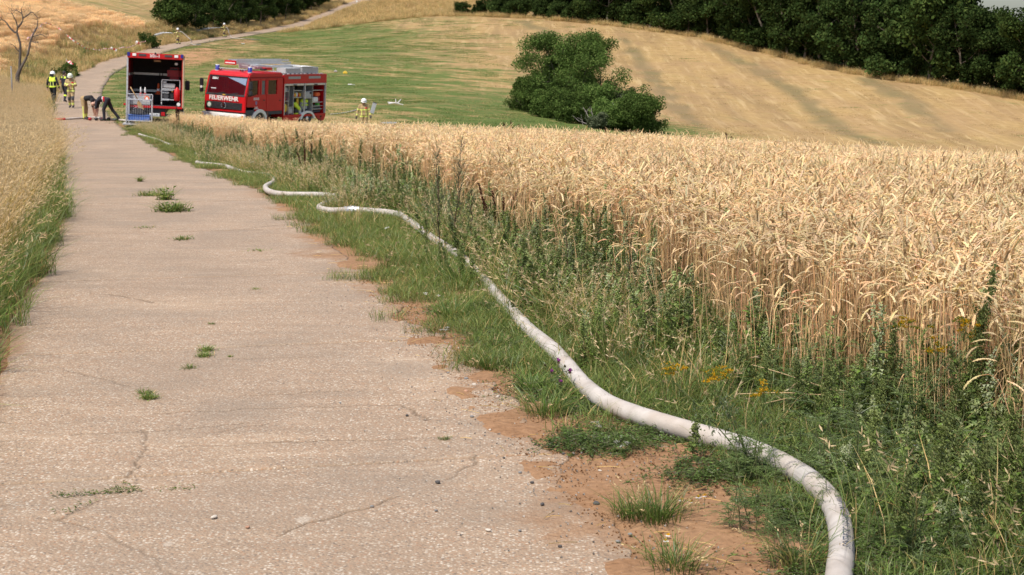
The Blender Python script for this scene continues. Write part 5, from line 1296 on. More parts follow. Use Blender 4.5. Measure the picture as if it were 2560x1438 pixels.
    for y in (4.98, 5.30):
        bt = lathe('breathing_set', [(0, 0.06), (0.05, 0.10), (0.50, 0.10), (0.58, 0.04)], (W2 - 0.34, y, 0.70), (0, 0, 1), M_GREY, q, 16)
        lathe('mask_hood', [(0, 0.07), (0.06, 0.12), (0.14, 0.11), (0.20, 0.04)], (W2 - 0.32, y + 0.02, 1.16), (0, 0, 1), M_NEON, bt, 14)
        G('harness_band', W2 - 0.40, W2 - 0.22, y - 0.09, y + 0.13, 1.04, 1.11, M_NEON, bt, 0.02)
    G('orange_saw', 0.7, W2 - 0.16, 5.95, 6.35, 1.48, 1.66, M_ORANGE, q, 0.04); G('saw_body', 0.7, W2 - 0.2, 6.1, 6.4, 1.22, 1.46, M_RED2, q, 0.04); G('white_meter', 0.6, W2 - 0.13, 5.68, 6.12, 1.21, 1.44, M_WHITE, q, 0.03)
    G('green_lamp', 0.8, W2 - 0.14, 6.15, 6.28, 1.03, 1.14, paint('green_plastic', (0.15, 0.5, 0.1), 0.5), q, 0.02)
    for z in (0.88, 0.70): G('stored_case', 0.4, W2 - 0.18, 5.7, 6.4, z, z + 0.10, M_DGREY, q, 0.01)
    # roof load: beacons, light bar, ladders, boxes
    for x in (-0.86, 0.98):
        bc = lathe('beacon', [(0, 0.10), (0.05, 0.105), (0.06, 0.098), (0.26, 0.095), (0.28, 0.05)], (x, 0.55, 2.66), (0, 0, 1), M_BLUE, q, 18); lathe('beacon_cap', [(0, 0.10), (0.02, 0.09)], (x, 0.55, 2.925), (0, 0, 1), M_LAMP, bc, 16)
        lathe('beacon_foot', [(0, 0.115), (0.05, 0.11)], (x, 0.55, 2.655), (0, 0, 1), M_GREY, bc, 16)
    hb = rod('horn_bar', [(-0.75, 0.52, 2.80), (0.85, 0.52, 2.80)], 0.018, M_GREY, q, 8)
    for x in (-0.66, -0.56, 0.55, 0.65): lathe('horn', [(0, 0.045), (0.10, 0.02), (0.22, 0.018)], (x, 0.44, 2.75), (0, 1, 0), M_CHROME, hb, 12)
    for x in (-0.66, 0.6): rod('bar_foot', [(x, 0.52, 2.66), (x, 0.52, 2.80)], 0.015, M_GREY, hb, 6)
    def ladder(x0, x1, y0, y1, z, name, red_end=False):
        L_ = link(name, None, q)
        for x in (x0, x1):
            box('ladder_rail', x - 0.025, x + 0.025, y0, y1, z, z + 0.09, M_ALU, L_, 0.008)
        for y in np.arange(y0 + 0.12, y1, 0.30): rod('rung', [(x0, y, z + 0.05), (x1, y, z + 0.05)], 0.016, M_ALU, L_, 6)
        if red_end: box('ladder_end_board', x0 - 0.05, x1 + 0.05, y0 - 0.03, y0 + 0.02, z - 0.03, z + 0.17, M_RED, L_, 0.01); box('end_stripe', x0, x1, y0 - 0.04, y0 - 0.03, z + 0.03, z + 0.08, M_WHITE, L_, 0.0)
        return L_
    ladder(-0.85, -0.30, 1.15, 5.6, 2.98, 'extension_ladder', True); ladder(-0.80, -0.35, 1.3, 5.5, 3.10, 'extension_ladder'); ladder(0.05, 0.42, 1.9, 5.2, 2.86, 'roof_ladder')
    box('hose_tray', -0.9, 0.1, 2.2, 3.0, 2.76, 2.96, M_GREY, q, 0.02)
    for y in (3.0, 5.2): rod('roof_rack_bar', [(-1.0, y, 2.56), (-1.0, y, 2.95), (0.5, y, 2.95), (0.5, y, 2.56)], 0.02, M_ALU, q, 6)
    box('roof_box', 0.45, 1.0, 3.35, 4.6, 2.60, 2.86, M_GREY, q, 0.02); box('roof_box', 0.45, 1.0, 4.7, 6.1, 2.60, 2.90, M_GREY, q, 0.02); box('box_lid', 0.42, 1.02, 4.68, 5.6, 2.905, 2.94, M_WHITE, q, 0.01)
    for y in np.arange(3.4, 6.5, 0.35): box('roof_fitting', 1.02, 1.10, y, y + 0.16, 2.575, 2.62, M_ALU, q, 0.01)
    G('red_roof_tool', 0.5, 0.7, 2.1, 2.7, 2.76, 2.88, M_RED, q, 0.03); G('black_roof_tool', 0.5, 0.75, 1.95, 2.2, 2.74, 2.84, M_BLACK, q, 0.02)
    return t
crew_truck()

def logistics_truck():
    p = PXY(386, 330, 70.0)
    t = thing('equipment_truck', 'red box truck seen from behind with open rear and lowered tail lift', 'truck', at(p[0], p[1], 0.0), (0, math.radians(2.8), math.radians(10.5)))
    q = t; W2 = 1.19; F0, H = 0.88, 3.08
    box('load_floor', -W2, W2, 0.0, 4.2, F0 - 0.10, F0, M_RED, q, 0.01)
    box('floor_mat', -W2 + 0.06, W2 - 0.06, 0.02, 4.1, F0 + 0.001, F0 + 0.01, M_DGREY, q, 0.0)
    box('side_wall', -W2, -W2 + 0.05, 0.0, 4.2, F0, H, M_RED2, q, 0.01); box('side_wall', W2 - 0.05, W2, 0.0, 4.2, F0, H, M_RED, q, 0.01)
    box('rear_corner_post', W2 - 0.02, W2 + 0.055, -0.03, 0.5, F0 - 0.05, H - 0.05, M_PLY, q, 0.012); box('rear_corner_post', -W2 - 0.02, -W2 + 0.05, -0.03, 0.05, F0 - 0.1, H - 0.05, M_ALU, q, 0.01)
    box('end_wall', -W2 + 0.05, W2 - 0.05, 4.12, 4.2, F0, H - 0.05, M_DGREY, q, 0.0); box('box_roof', -W2, W2, 0.05, 4.2, H - 0.06, H, M_RED, q, 0.01)
    hd = box('rear_header', -W2, W2, -0.05, 0.06, H - 0.17, H + 0.06, M_RED, q, 0.02)
    for s in (-1, 1):
        box('corner_beacon', s * (W2 - 0.12), s * (W2 + 0.005), -0.07, 0.03, H - 0.09, H + 0.075, M_BLUE, hd, 0.015); box('marker_lamp', s * (W2 - 0.38), s * (W2 - 0.22), -0.075, -0.04, H - 0.08, H + 0.03, M_LAMP, hd, 0.01); box('lamp_strip', s * (W2 - 0.80), s * (W2 - 0.48), -0.07, -0.04, H - 0.07, H + 0.02, M_DGREY, hd, 0.01)
    text('header_number', '3/31-1', 0.17, M_WHITE, hd, (-0.02, -0.055, H - 0.05), (math.radians(90), 0, 0), 0.003, 0.006)
    lathe('rear_camera', [(0, 0.04), (0.05, 0.04)], (0.0, -0.05, H + 0.07), (0, -1, 0), M_BLACK, hd, 12)
    # load rails with straps, back wall battens
    for z in (F0 + 1.32, F0 + 0.56):
        for x0, x1 in ((-W2 + 0.1, -W2 + 0.3), (-0.88, 0.05), (0.10, 0.18), (0.22, 0.48)): box('load_rail', x0, x1, 3.95, 4.11, z - 0.05, z + 0.05, M_ALU, q, 0.005)
        box('load_rail', -W2 + 0.05, -W2 + 0.09, 0.3, 4.0, z - 0.05, z + 0.05, M_ALU, q, 0.005)
    box('ceiling_lamp', -0.1, 0.2, 1.0, 1.2, H - 0.30, H - 0.22, M_PLY, q, 0.01); box('ceiling_lamp', 0.82, 0.95, 0.4, 0.55, H - 0.40, H - 0.30, M_LAMP, q, 0.02)
    box('red_generator', 0.48, 1.10, 1.2, 2.0, F0 + 1.16, F0 + 1.68, M_RED2, q, 0.12); box('generator_grip', 0.60, 0.95, 1.15, 1.25, F0 + 1.58, F0 + 1.64, M_BLACK, q, 0.02)
    # rack trolley parked inside on the right
    r = tag(link('rack_trolley', None, q), 'silver rack trolley')
    bars = []
    for x in (0.28, 1.06):
        for y in (0.35, 1.05): bars.append(((x, y, F0 + 0.2), (x, y, F0 + 1.14)))
    for z in (F0 + 0.28, F0 + 0.75, F0 + 1.14): bars += [((0.28, 0.35, z), (1.06, 0.35, z)), ((0.28, 1.05, z), (1.06, 1.05, z)), ((0.28, 0.35, z), (0.28, 1.05, z)), ((1.06, 0.35, z), (1.06, 1.05, z))]
    V, F = frame_mesh(bars, 0.022); link('rack_frame', make_mesh('rack_frame', V, [F], M_ALU), r)
    for x in (0.28, 1.06):
        for y in (0.4, 1.0): lathe('castor', [(0, 0.08), (0.04, 0.08)], (x - 0.02, y, F0 + 0.095), (1, 0, 0), M_GREY, r, 14)
    box('rack_box', 0.32, 0.85, 0.4, 0.9, F0 + 0.80, F0 + 0.98, M_GREY, r, 0.015); box('rack_box', 0.32, 0.48, 0.38, 0.8, F0 + 0.99, F0 + 1.08, M_GREY, r, 0.01); box('rack_shelf', 0.28, 0.78, 0.34, 1.04, F0 + 0.68, F0 + 0.73, M_ALU, r, 0.005); box('rack_shelf', 0.3, 0.62, 0.34, 1.04, F0 + 0.24, F0 + 0.32, M_ALU, r, 0.005); box('rack_shelf', 0.3, 0.6, 0.34, 1.04, F0 + 0.56, F0 + 0.59, M_ALU, r, 0.004)
    lathe('red_extinguisher', [(0, 0.10), (0.03, 0.13), (0.48, 0.13), (0.56, 0.05), (0.60, 0.04)], (0.94, 0.30, F0 + 0.24), (0, 0, 1), M_RED, r, 18)
    lathe('cable_drum', [(0, 0.12), (0.02, 0.12), (0.03, 0.06), (0.12, 0.06), (0.13, 0.12), (0.15, 0.12)], (0.46, 0.36, F0 + 0.44), (0, 1, 0), M_DGREY, r, 18); box('rack_bag', 0.62, 0.82, 0.4, 0.8, F0 + 0.30, F0 + 0.60, M_BLACK, r, 0.04); box('yellow_tool', 0.70, 0.76, 0.36, 0.5, F0 + 0.62, F0 + 0.66, M_YEL, r, 0.01)
    lathe('white_disc', [(0, 0.08), (0.04, 0.075)], (1.02, 0.06, F0 + 0.10), (0, -1, 0), M_WHITE, q, 16)
    # traffic cones
    def cone(x, y, z, s=1.0):
        c = lathe('traffic_cone', [(0, 0.13 * s), (0.03 * s, 0.13 * s), (0.035 * s, 0.095 * s), (0.14 * s, 0.075 * s)], (x, y, z), (0, 0, 1), M_ORANGE, q, 14); lathe('cone_band', [(0, 0.075 * s), (0.09 * s, 0.06 * s)], (x, y, z + 0.14 * s), (0, 0, 1), M_LAMP, c, 14); lathe('cone_top', [(0, 0.06 * s), (0.13 * s, 0.045 * s), (0.22 * s, 0.025 * s)], (x, y, z + 0.23 * s), (0, 0, 1), M_ORANGE, c, 14)
    cone(0.10, 1.6, F0 + 0.46, 1.1)
    # grey chest and white bottles on the left
    box('grey_chest', -W2 + 0.06, -0.18, 0.15, 0.8, F0 + 0.02, F0 + 0.42, M_GREY, q, 0.02)
    for x in (-0.62, -0.43): bt = lathe('white_bottle', [(0, 0.04), (0.16, 0.04), (0.22, 0.025), (0.26, 0.02)], (x, 0.4, F0 + 0.52), (0, 0, 1), M_LAMP, q, 12); lathe('bottle_foot', [(0, 0.06), (0.10, 0.055)], (x, 0.4, F0 + 0.42), (0, 0, 1), M_RED, bt, 12)
    # chassis, lights, wheels, tail lift, plate, mirror, cab
    box('chassis_frame', -0.45, 0.45, 0.1, 6.6, 0.50, 0.76, M_BLACK, q, 0.01); box('underrun_bar', -1.05, 1.1, 0.05, 0.15, 0.42, 0.54, M_BLACK, q, 0.02)
    box('rear_lamp', 0.28, 0.45, 0.0, 0.05, 0.45, 0.62, M_RED, q, 0.01); box('rear_plate', -0.22, 0.22, 0.02, 0.045, 0.42, 0.56, M_LAMP, q, 0.005); text('plate_lettering', 'IK 2137', 0.10, M_BLACK, q, (0.0, 0.016, 0.49), (math.radians(90), 0, 0), 0.001)
    for s in (-1, 1): wheel(q, s * (W2 - 0.32), 1.3, 0.42, 0.28, s); wheel(q, s * (W2 - 0.32), 5.3, 0.42, 0.28, s)
    cb = box('cab', -1.12, 1.12, 4.45, 6.3, 0.6, 2.5, M_RED, q, 0.12)
    for s in (-1, 1):
        a = rod('mirror_arm', [(s * 1.12, 5.4, 2.0), (s * 1.28, 5.2, 1.98), (s * 1.30, 5.2, 1.5)], 0.015, M_BLACK, q, 6); box('mirror', s * 1.20, s * 1.42, 5.1, 5.2, 1.50, 1.95, M_BLACK, a, 0.03)
    # raised and lowered lift: columns and platform on the ground side
    lf = box('lift_column', -W2 - 0.02, -W2 + 0.14, -0.16, -0.02, 0.12, F0 + 0.35, M_ALU, q, 0.01)
    box('lift_platform', -W2 - 0.1, 0.35, -1.25, -0.10, 0.06, 0.12, M_GREY, q, 0.01)
    box('lift_lamp', -W2 - 0.12, -W2 - 0.03, -0.20, -0.10, F0 - 0.02, F0 + 0.07, M_RED, q, 0.01)
    # wire cart standing on the lift, loaded with tools: its own thing
    M = t.matrix_basis
    c = thing('wire_cart', 'silver wire cart on the tail lift holding shovel and blue crate', 'cart', tuple(M @ Vector((-0.58, -0.72, 0.125))), tuple(t.rotation_euler))
    bars = []; x0, x1, y0, y1, z1 = -0.56, 0.50, -0.36, 0.36, 1.02
    for x in (x0, x1):
        for y in (y0, y1): bars.append(((x, y, 0.08), (x, y, z1)))
    for z in (0.12, z1): bars += [((x0, y0, z), (x1, y0, z)), ((x0, y1, z), (x1, y1, z)), ((x0, y0, z), (x0, y1, z)), ((x1, y0, z), (x1, y1, z))]
    bars += [((x0, y0, z1), (x0, y0, z1 + 0.22)), ((x1, y1, z1), (x1, y1, z1 + 0.22)), ((x0, y1, z1), (x0, y1, z1 + 0.22)), ((x0, y1, z1 + 0.22), (x1, y1, z1 + 0.22))]
    V, F = frame_mesh(bars, 0.024); link('cart_frame', make_mesh('cart_frame', V, [F], M_ALU), c)
    wires = [((x, y1, 0.12), (x, y1, z1)) for x in np.linspace(x0, x1, 12)] + [((x0, y, 0.12), (x0, y, z1)) for y in np.linspace(y0, y1, 9)] + [((x1, y, 0.12), (x1, y, z1)) for y in np.linspace(y0, y1, 9)] + [((x, y0, 0.12), (x, y0, z1)) for x in np.linspace(x0, x1, 12)]
    V, F = frame_mesh(wires, 0.003); tag(link('wire_mesh', make_mesh('wire_mesh', V, [F], M_ALU), c), kind='stuff')
    for x in (x0 + 0.03, x1 - 0.03):
        for y in (y0, y1): lathe('castor', [(0, 0.06), (0.035, 0.06)], (x - 0.02, y, 0.062), (1, 0, 0), M_RUB, c, 14)
    def in_cart(name, lab, cat): return thing(name, lab, cat, tuple(c.location), tuple(c.rotation_euler))
    e = in_cart('blue_crate', 'blue plastic crate at the bottom of the wire cart', 'crate'); box('crate_body', -0.50, 0.42, -0.30, 0.28, 0.14, 0.34, M_BLUEBOX, e, 0.02); box('crate_rim', -0.52, 0.44, -0.32, 0.30, 0.341, 0.37, M_BLUEBOX, e, 0.008)
    e = in_cart('rope_bag', 'dark grey bag lying on the blue crate in the cart', 'bag'); prism('bag_body', [(-0.38, 0.375), (0.16, 0.375), (0.20, 0.55), (0.05, 0.66), (-0.30, 0.64), (-0.40, 0.52)], 'y', -0.25, 0.2, M_DGREY, e, 0.05, 3); rod('bag_strap', [(-0.3, -0.2, 0.63), (-0.1, -0.2, 0.72), (0.1, -0.2, 0.64)], 0.012, M_GREY, e, 6)
    e = in_cart('shovel', 'wooden handled shovel leaning out of the wire cart', 'shovel'); rod('shovel_handle', [(-0.42, -0.1, 1.55), (-0.05, 0.0, 0.92)], 0.022, M_WOOD, e, 8); prism('shovel_blade', [(-0.10, 0.98), (0.02, 0.90), (0.16, 0.62), (0.06, 0.50), (-0.08, 0.62), (-0.14, 0.86)], 'y', -0.02, 0.01, M_WOOD, e, 0.006)
    e = in_cart('orange_reel', 'orange and white reel on top of the wire cart', 'reel'); lathe('reel_rim', [(0, 0.10), (0.04, 0.11), (0.10, 0.11), (0.14, 0.10)], (0.28, -0.1, 1.08), (0, 1, 0), M_ORANGE, e, 18); lathe('reel_face', [(0, 0.06), (0.01, 0.055)], (0.28, -0.101, 1.08), (0, -1, 0), M_LAMP, e, 14); box('reel_foot', 0.1, 0.40, -0.1, 0.06, 0.96, 0.985, M_LAMP, e, 0.006)
    return t
logistics_truck()
# ------------------------------------------------------------------ people
M_NAVY = paint('navy_cloth', (0.014, 0.015, 0.022), 0.85, 0, 0.3, 14, bump=0.4)
M_BLKC = paint('black_cloth', (0.010, 0.010, 0.011), 0.85, 0, 0.3, 14, bump=0.4)
M_SKIN = paint('skin', (0.46, 0.255, 0.18), 0.55, 0, 0.10, 20)
M_BOOT = paint('boot_leather', (0.016, 0.015, 0.014), 0.45, 0, 0.3, 20)
M_BAND = paint('reflective_band', (0.66, 0.72, 0.16), 0.6, 0, 0.12, 25)
M_HELM = paint('pale_helmet', (0.72, 0.74, 0.58), 0.35, 0, 0.08, 10, coat=0.3)
M_HELW = paint('white_helmet', (0.78, 0.79, 0.77), 0.35, 0, 0.06, 10, coat=0.3)
M_HAIR = paint('dark_hair', (0.03, 0.022, 0.016), 0.7, 0, 0.3, 40, bump=0.5)
M_GLOVE = paint('work_glove', (0.05, 0.045, 0.04), 0.8)
CLOTH = [M_TAN, M_NAVY, M_BLKC, M_SKIN, M_BOOT, M_BAND, M_NEON, M_RED, M_DGREY, M_WHITE]
TAN, NAVY, BLK, SKIN, BOOT, BAND, NEON, REDC, PATCH, WHT = range(10)

def capsules(caps, voxel, rounds=2):
    """one closed skin over tapered limbs (p0,p1,r0,r1)"""
    acc = Acc()
    for p0, p1, r0, r1 in caps:
        p0 = np.asarray(p0, float); p1 = np.asarray(p1, float); L_ = np.linalg.norm(p1 - p0)
        d = (p1 - p0) / L_ if L_ > 1e-6 else np.array([0, 0, 1.0])
        th = np.linspace(0, math.pi / 2, 5); ts = [-r0 * math.cos(a) for a in th] + [L_ + r1 * math.sin(a) for a in th]; rs = [max(1e-4, r0 * math.sin(a)) for a in th] + [max(1e-4, r1 * math.cos(a)) for a in th]
        P = p0 + d * np.array(ts)[:, None]
        r = np.array([1., 0, 0]) if abs(d[0]) < 0.8 else np.array([0, 1., 0]); b = unit(np.cross(d, r)); c = np.cross(d, b); a = np.arange(12) * np.pi / 6
        V = (P[:, None] + np.array(rs)[:, None, None] * (np.cos(a)[None, :, None] * b + np.sin(a)[None, :, None] * c)).reshape(-1, 3)
        n = 12; i = np.arange(len(ts) - 1)[:, None] * n; j = np.arange(n)[None]
        acc.add(V, np.stack([i + j, i + (j + 1) % n, i + n + (j + 1) % n, i + n + j], -1).reshape(-1, 4))
    me = acc.mesh('raw', M_TAN); ob = bpy.data.objects.new('raw', me); COL.objects.link(ob)
    m = ob.modifiers.new('r', 'REMESH'); m.mode = 'VOXEL'; m.voxel_size = voxel; m.use_smooth_shade = True
    s = ob.modifiers.new('s', 'SMOOTH'); s.factor = 0.5; s.iterations = rounds * 2
    bpy.context.view_layer.update(); dg = bpy.context.evaluated_depsgraph_get()
    out = bpy.data.meshes.new_from_object(ob.evaluated_get(dg)); bpy.data.objects.remove(ob); bpy.data.meshes.remove(me)
    return out

def hand_mesh(wrist, d, palm_n, side, curl, mat):
    """palm, four fingers of unequal length bent at the knuckles, thumb from the side of the palm"""
    d = unit(np.asarray(d, float)); n = unit(np.asarray(palm_n, float) - d * np.dot(palm_n, d)); s = np.cross(d, n) * side; w = np.asarray(wrist, float)
    caps = [(w + s * k, w + d * 0.085 + s * k * 1.15, 0.019, 0.017) for k in (-0.026, 0, 0.026)]
    for k, (off, ln) in enumerate(((-0.033, 0.060), (-0.011, 0.076), (0.011, 0.082), (0.033, 0.074))):
        p = w + d * 0.09 + s * off; a = 0.0
        for seg in (0.45, 0.32, 0.25):
            a += curl; q = p + (d * math.cos(a) + n * math.sin(a)) * ln * seg; caps.append((p, q, 0.0095, 0.0082)); p = q
    p = w + d * 0.025 + s * 0.035; q = p + unit(d * 0.55 + s * 0.75 + n * 0.35) * 0.045; caps.append((p, q, 0.012, 0.010)); caps.append((q, q + unit(d * 0.85 + n * 0.55) * 0.032, 0.010, 0.008))
    me = capsules(caps, 0.0075, 1); me.materials.clear(); me.materials.append(mat); return me

STAND = dict(hip=.92, pelvis=(0, 0, .98), chest=(0, 0, 1.30), neck=(0, -.01, 1.50), head=(0, -.03, 1.635),
             shL=(.185, 0, 1.425), shR=(-.185, 0, 1.425), elL=(.25, .02, 1.15), elR=(-.25, .02, 1.15), wrL=(.27, -.06, .90), wrR=(-.27, -.06, .90),
             hipL=(.095, 0, .92), hipR=(-.095, 0, .92), knL=(.105, -.03, .50), knR=(-.105, -.03, .50), anL=(.11, .02, .10), anR=(-.11, .02, .10), toeL=(.125, -.15, .045), toeR=(-.125, -.15, .045))

def person(label, loc, rz, pose, paintf, gear=1.0, helmet=None, hair=False, gloves=False, scale=1.0, curl=0.45, look=None, handn=(0, 1, 0)):
    J = {k: np.asarray(v, float) for k, v in {**STAND, **pose}.items() if k != 'hip'}
    root = thing('person', label, 'person', loc, (0, 0, rz)); root.scale = (scale,) * 3
    g = gear; caps = []; lab = []
    def c(p, q, r0, r1, l): caps.append((p, q, r0, r1)); lab.append(l)
    ax = unit(J['hipL'] - J['hipR']); sx = unit(J['shL'] - J['shR'])
    c(J['pelvis'] - ax * .065, J['pelvis'] + ax * .065, .125 * g, .125 * g, 'hips'); mid = (J['pelvis'] + J['chest']) / 2
    for sg in (-1, 1): c(J['pelvis'] + ax * sg * .055, J['chest'] + sx * sg * .075, .112 * g, .125 * g, 'torso'); c(J['chest'] + sx * sg * .075, J['neck'] * .6 + J['sh' + ('L' if sg > 0 else 'R')] * .4 - np.array([0, 0, .03]), .125 * g, .075 * g, 'torso')
    c(J['shR'], J['shL'], .07 * g, .07 * g, 'torso'); c(J['neck'] - (J['neck'] - J['chest']) * .15, J['head'] * .55 + J['neck'] * .45, .06, .055, 'neck')
    up = unit(J['head'] - J['neck']); fw = np.array([0, -1., 0]) if look is None else unit(np.asarray(look, float)); fw = unit(fw - up * np.dot(fw, up)); sd = np.cross(fw, up)
    c(J['head'] + up * .035 - fw * .018, J['head'] + up * .03 + fw * .012, .092, .088, 'head'); c(J['head'] - up * .05 + fw * .03, J['head'] - up * .085 + fw * .05, .062, .042, 'head')
    c(J['head'] - up * .01 + fw * .095, J['head'] - up * .04 + fw * .115, .014, .018, 'head')
    for sg in (-1, 1): c(J['head'] + sd * sg * .09 - up * .0, J['head'] + sd * sg * .094 - up * .04, .017, .013, 'head')
    for s in 'LR':
        c(J['sh' + s], J['el' + s], .072 * g, .056 * g, 'uarm'); c(J['el' + s], J['wr' + s], .056 * g, .043 * g, 'farm')
        c(J['hip' + s], J['kn' + s], .105 * g, .075 * g, 'thigh'); c(J['kn' + s], J['an' + s], .072 * g, .060 * g, 'calf'); c(J['an' + s], J['toe' + s], .056, .042, 'foot'); c(J['an' + s] + (0, .0, -.02), J['an' + s] + (0, .04, -.035), .052, .05, 'foot')
    me = capsules(caps, 0.017)
    n = len(me.polygons); cen = np.zeros(n * 3); me.polygons.foreach_get('center', cen); cen = cen.reshape(-1, 3)
    D = np.full((len(caps), n), 9.0); TT = np.zeros((len(caps), n))
    for i, (p0, p1, r0, r1) in enumerate(caps):
        p0 = np.asarray(p0, float); p1 = np.asarray(p1, float); v = p1 - p0; t = np.clip(((cen - p0) @ v) / max(v @ v, 1e-9), 0, 1)
        D[i] = np.linalg.norm(cen - p0 - t[:, None] * v, axis=1) - (r0 + (r1 - r0) * t); TT[i] = t
    k = D.argmin(0); lb = np.array(lab)[k]; tt = TT[k, np.arange(n)]
    # height along the trunk, 0 at the pelvis, 1 at the neck
    tv = J['neck'] - J['pelvis']; h = ((cen - J['pelvis']) @ tv) / (tv @ tv)
    mi = paintf(lb, tt, h, cen)
    me.materials.clear()
    for m in CLOTH: me.materials.append(m)
    me.polygons.foreach_set('material_index', np.asarray(mi, np.int32)); me.polygons.foreach_set('use_smooth', np.ones(n, bool)); me.update()
    b = link('body', me, root)
    for s, sg in (('L', 1), ('R', -1)):
        d = J['wr' + s] - J['el' + s]; hm = hand_mesh(J['wr' + s] + unit(d) * .02, d, handn, sg, curl, M_GLOVE if gloves else M_SKIN); link('hand', hm, root)
    for sg in (-1, 1): lathe('eye', [(0, .011), (.004, .009)], J['head'] + fw * .088 + sd * sg * .034 + up * .012, fw, M_BLKC, b, 8)
    rod('mouth', [J['head'] - up * .062 + fw * .092 - sd * .022, J['head'] - up * .064 + fw * .097, J['head'] - up * .062 + fw * .092 + sd * .022], .005, paint('lips', (0.30, 0.12, 0.10), 0.6), b, 5)
    if helmet is not None:
        hm = lathe('helmet', [(-.035, .128), (-.01, .136), (.03, .134), (.075, .118), (.115, .085), (.135, .03)], J['head'] + up * .045 - fw * .008, up, helmet, root, 22)
        lathe('helmet_brim', [(0, .155), (.012, .152), (.03, .134)], J['head'] + up * .006 - fw * .01, up, helmet, hm, 22)
        prism('neck_flap', [(-.1, -.13), (.1, -.13), (.115, .02), (-.115, .02)], 'y', .10, .115, M_BLKC, hm, .004).matrix_basis = Matrix.Translation(Vector(J['head'])) @ Matrix((tuple(sd), tuple(-fw), tuple(up))).transposed().to_4x4()
        rod('helmet_crest', [J['head'] + up * .17 + fw * .07, J['head'] + up * .188, J['head'] + up * .165 - fw * .09], .014, helmet, hm, 6)
    if hair:
        me2 = capsules([(J['head'] + up * .05 - fw * .03, J['head'] + up * .055 + fw * .0, .094, .088), (J['head'] - fw * .05, J['head'] - up * .03 - fw * .055, .075, .06)], 0.014, 1); me2.materials.clear(); me2.materials.append(M_HAIR); link('hair', me2, root)
    return root

def gear_tan(lb, tt, h, c):
    m = np.full(len(lb), TAN); m[np.isin(lb, ('head', 'neck'))] = SKIN; m[lb == 'foot'] = BOOT
    m[(lb == 'uarm') & (tt > .55) & (tt < .80)] = BAND; m[(lb == 'farm') & (tt > .62) & (tt < .9)] = BAND
    tors = np.isin(lb, ('torso', 'hips')); m[tors & (h > .42) & (h < .54)] = BAND; m[np.isin(lb, ('hips', 'torso', 'thigh')) & (h > -.24) & (h < -.10)] = BAND
    m[tors & (np.abs(np.abs(c[:, 0]) - .11) < .022) & (h < .5) & (c[:, 1] < 0)] = BAND
    m[(lb == 'calf') & (tt > .55) & (tt < .82)] = BAND; m[(lb == 'thigh') & (tt > .82)] = PATCH; m[(lb == 'calf') & (tt < .22)] = PATCH; m[(lb == 'calf') & (tt > .92)] = BOOT
    m[(lb == 'neck') & (tt < .5)] = BLK
    m[tors & (h > .58) & (h < .72) & (c[:, 0] > .06) & (c[:, 0] < .17) & (c[:, 1] < 0)] = REDC
    return m
def gear_vest(lb, tt, h, c):
    m = np.full(len(lb), BLK); m[lb == 'head'] = SKIN; m[lb == 'foot'] = BOOT; tors = np.isin(lb, ('torso', 'hips', 'uarm'))
    t2 = np.isin(lb, ('torso', 'hips'))
    m[t2 & (h > .52) & (h < 1.02)] = NEON; m[np.isin(lb, ('torso', 'hips')) & (h > -.12) & (h < .06)] = NEON
    m[t2 & (h <= .52) & (h > .0) & (np.abs(np.abs(c[:, 0]) - .075) < .02) & (c[:, 1] > 0)] = BAND; m[(lb == 'farm') & (tt > .5) & (tt < .72)] = NEON
    return m
def gear_navy(lb, tt, h, c):
    m = np.full(len(lb), NAVY); m[np.isin(lb, ('head', 'neck', 'farm'))] = SKIN; m[(lb == 'uarm') & (tt > .62)] = SKIN; m[lb == 'foot'] = BOOT
    m[(lb == 'calf') & (tt > .25) & (tt < .45)] = NEON; m[(lb == 'torso') & (h > .72) & (h < .9) & (c[:, 0] < -.03) & (c[:, 1] > 0)] = NEON; m[(lb == 'torso') & (h > .78) & (h < .9) & (c[:, 0] > .08)] = NEON
    return m
def gear_benttan(lb, tt, h, c):
    m = np.full(len(lb), TAN); m[np.isin(lb, ('torso', 'neck', 'uarm'))] = BLK; m[(lb == 'torso') & (h < .12)] = TAN; m[np.isin(lb, ('head', 'farm'))] = SKIN; m[lb == 'foot'] = BOOT
    m[(lb == 'calf') & (tt > .55) & (tt < .9)] = BAND; m[np.isin(lb, ('thigh', 'calf')) & (np.abs(c[:, 1] - .03) < .022) & (c[:, 2] < .62) & (c[:, 0] < -.12)] = BAND
    return m
def gear_bentnavy(lb, tt, h, c):
    m = np.full(len(lb), NAVY); m[np.isin(lb, ('head', 'neck'))] = SKIN; m[(lb == 'farm') & (tt > .1)] = SKIN; m[lb == 'foot'] = BOOT
    m[np.isin(lb, ('torso', 'hips')) & (h > .20) & (h < .34)] = REDC; m[np.isin(lb, ('torso', 'hips')) & (h > .34) & (h < .40)] = WHT
    return m
def on_path(u, v, dz=0.0):
    p = hit(u, v, 0.0); return (float(p[0]), float(p[1]), float(T(p[0], p[1])) + 0.012 + dz)

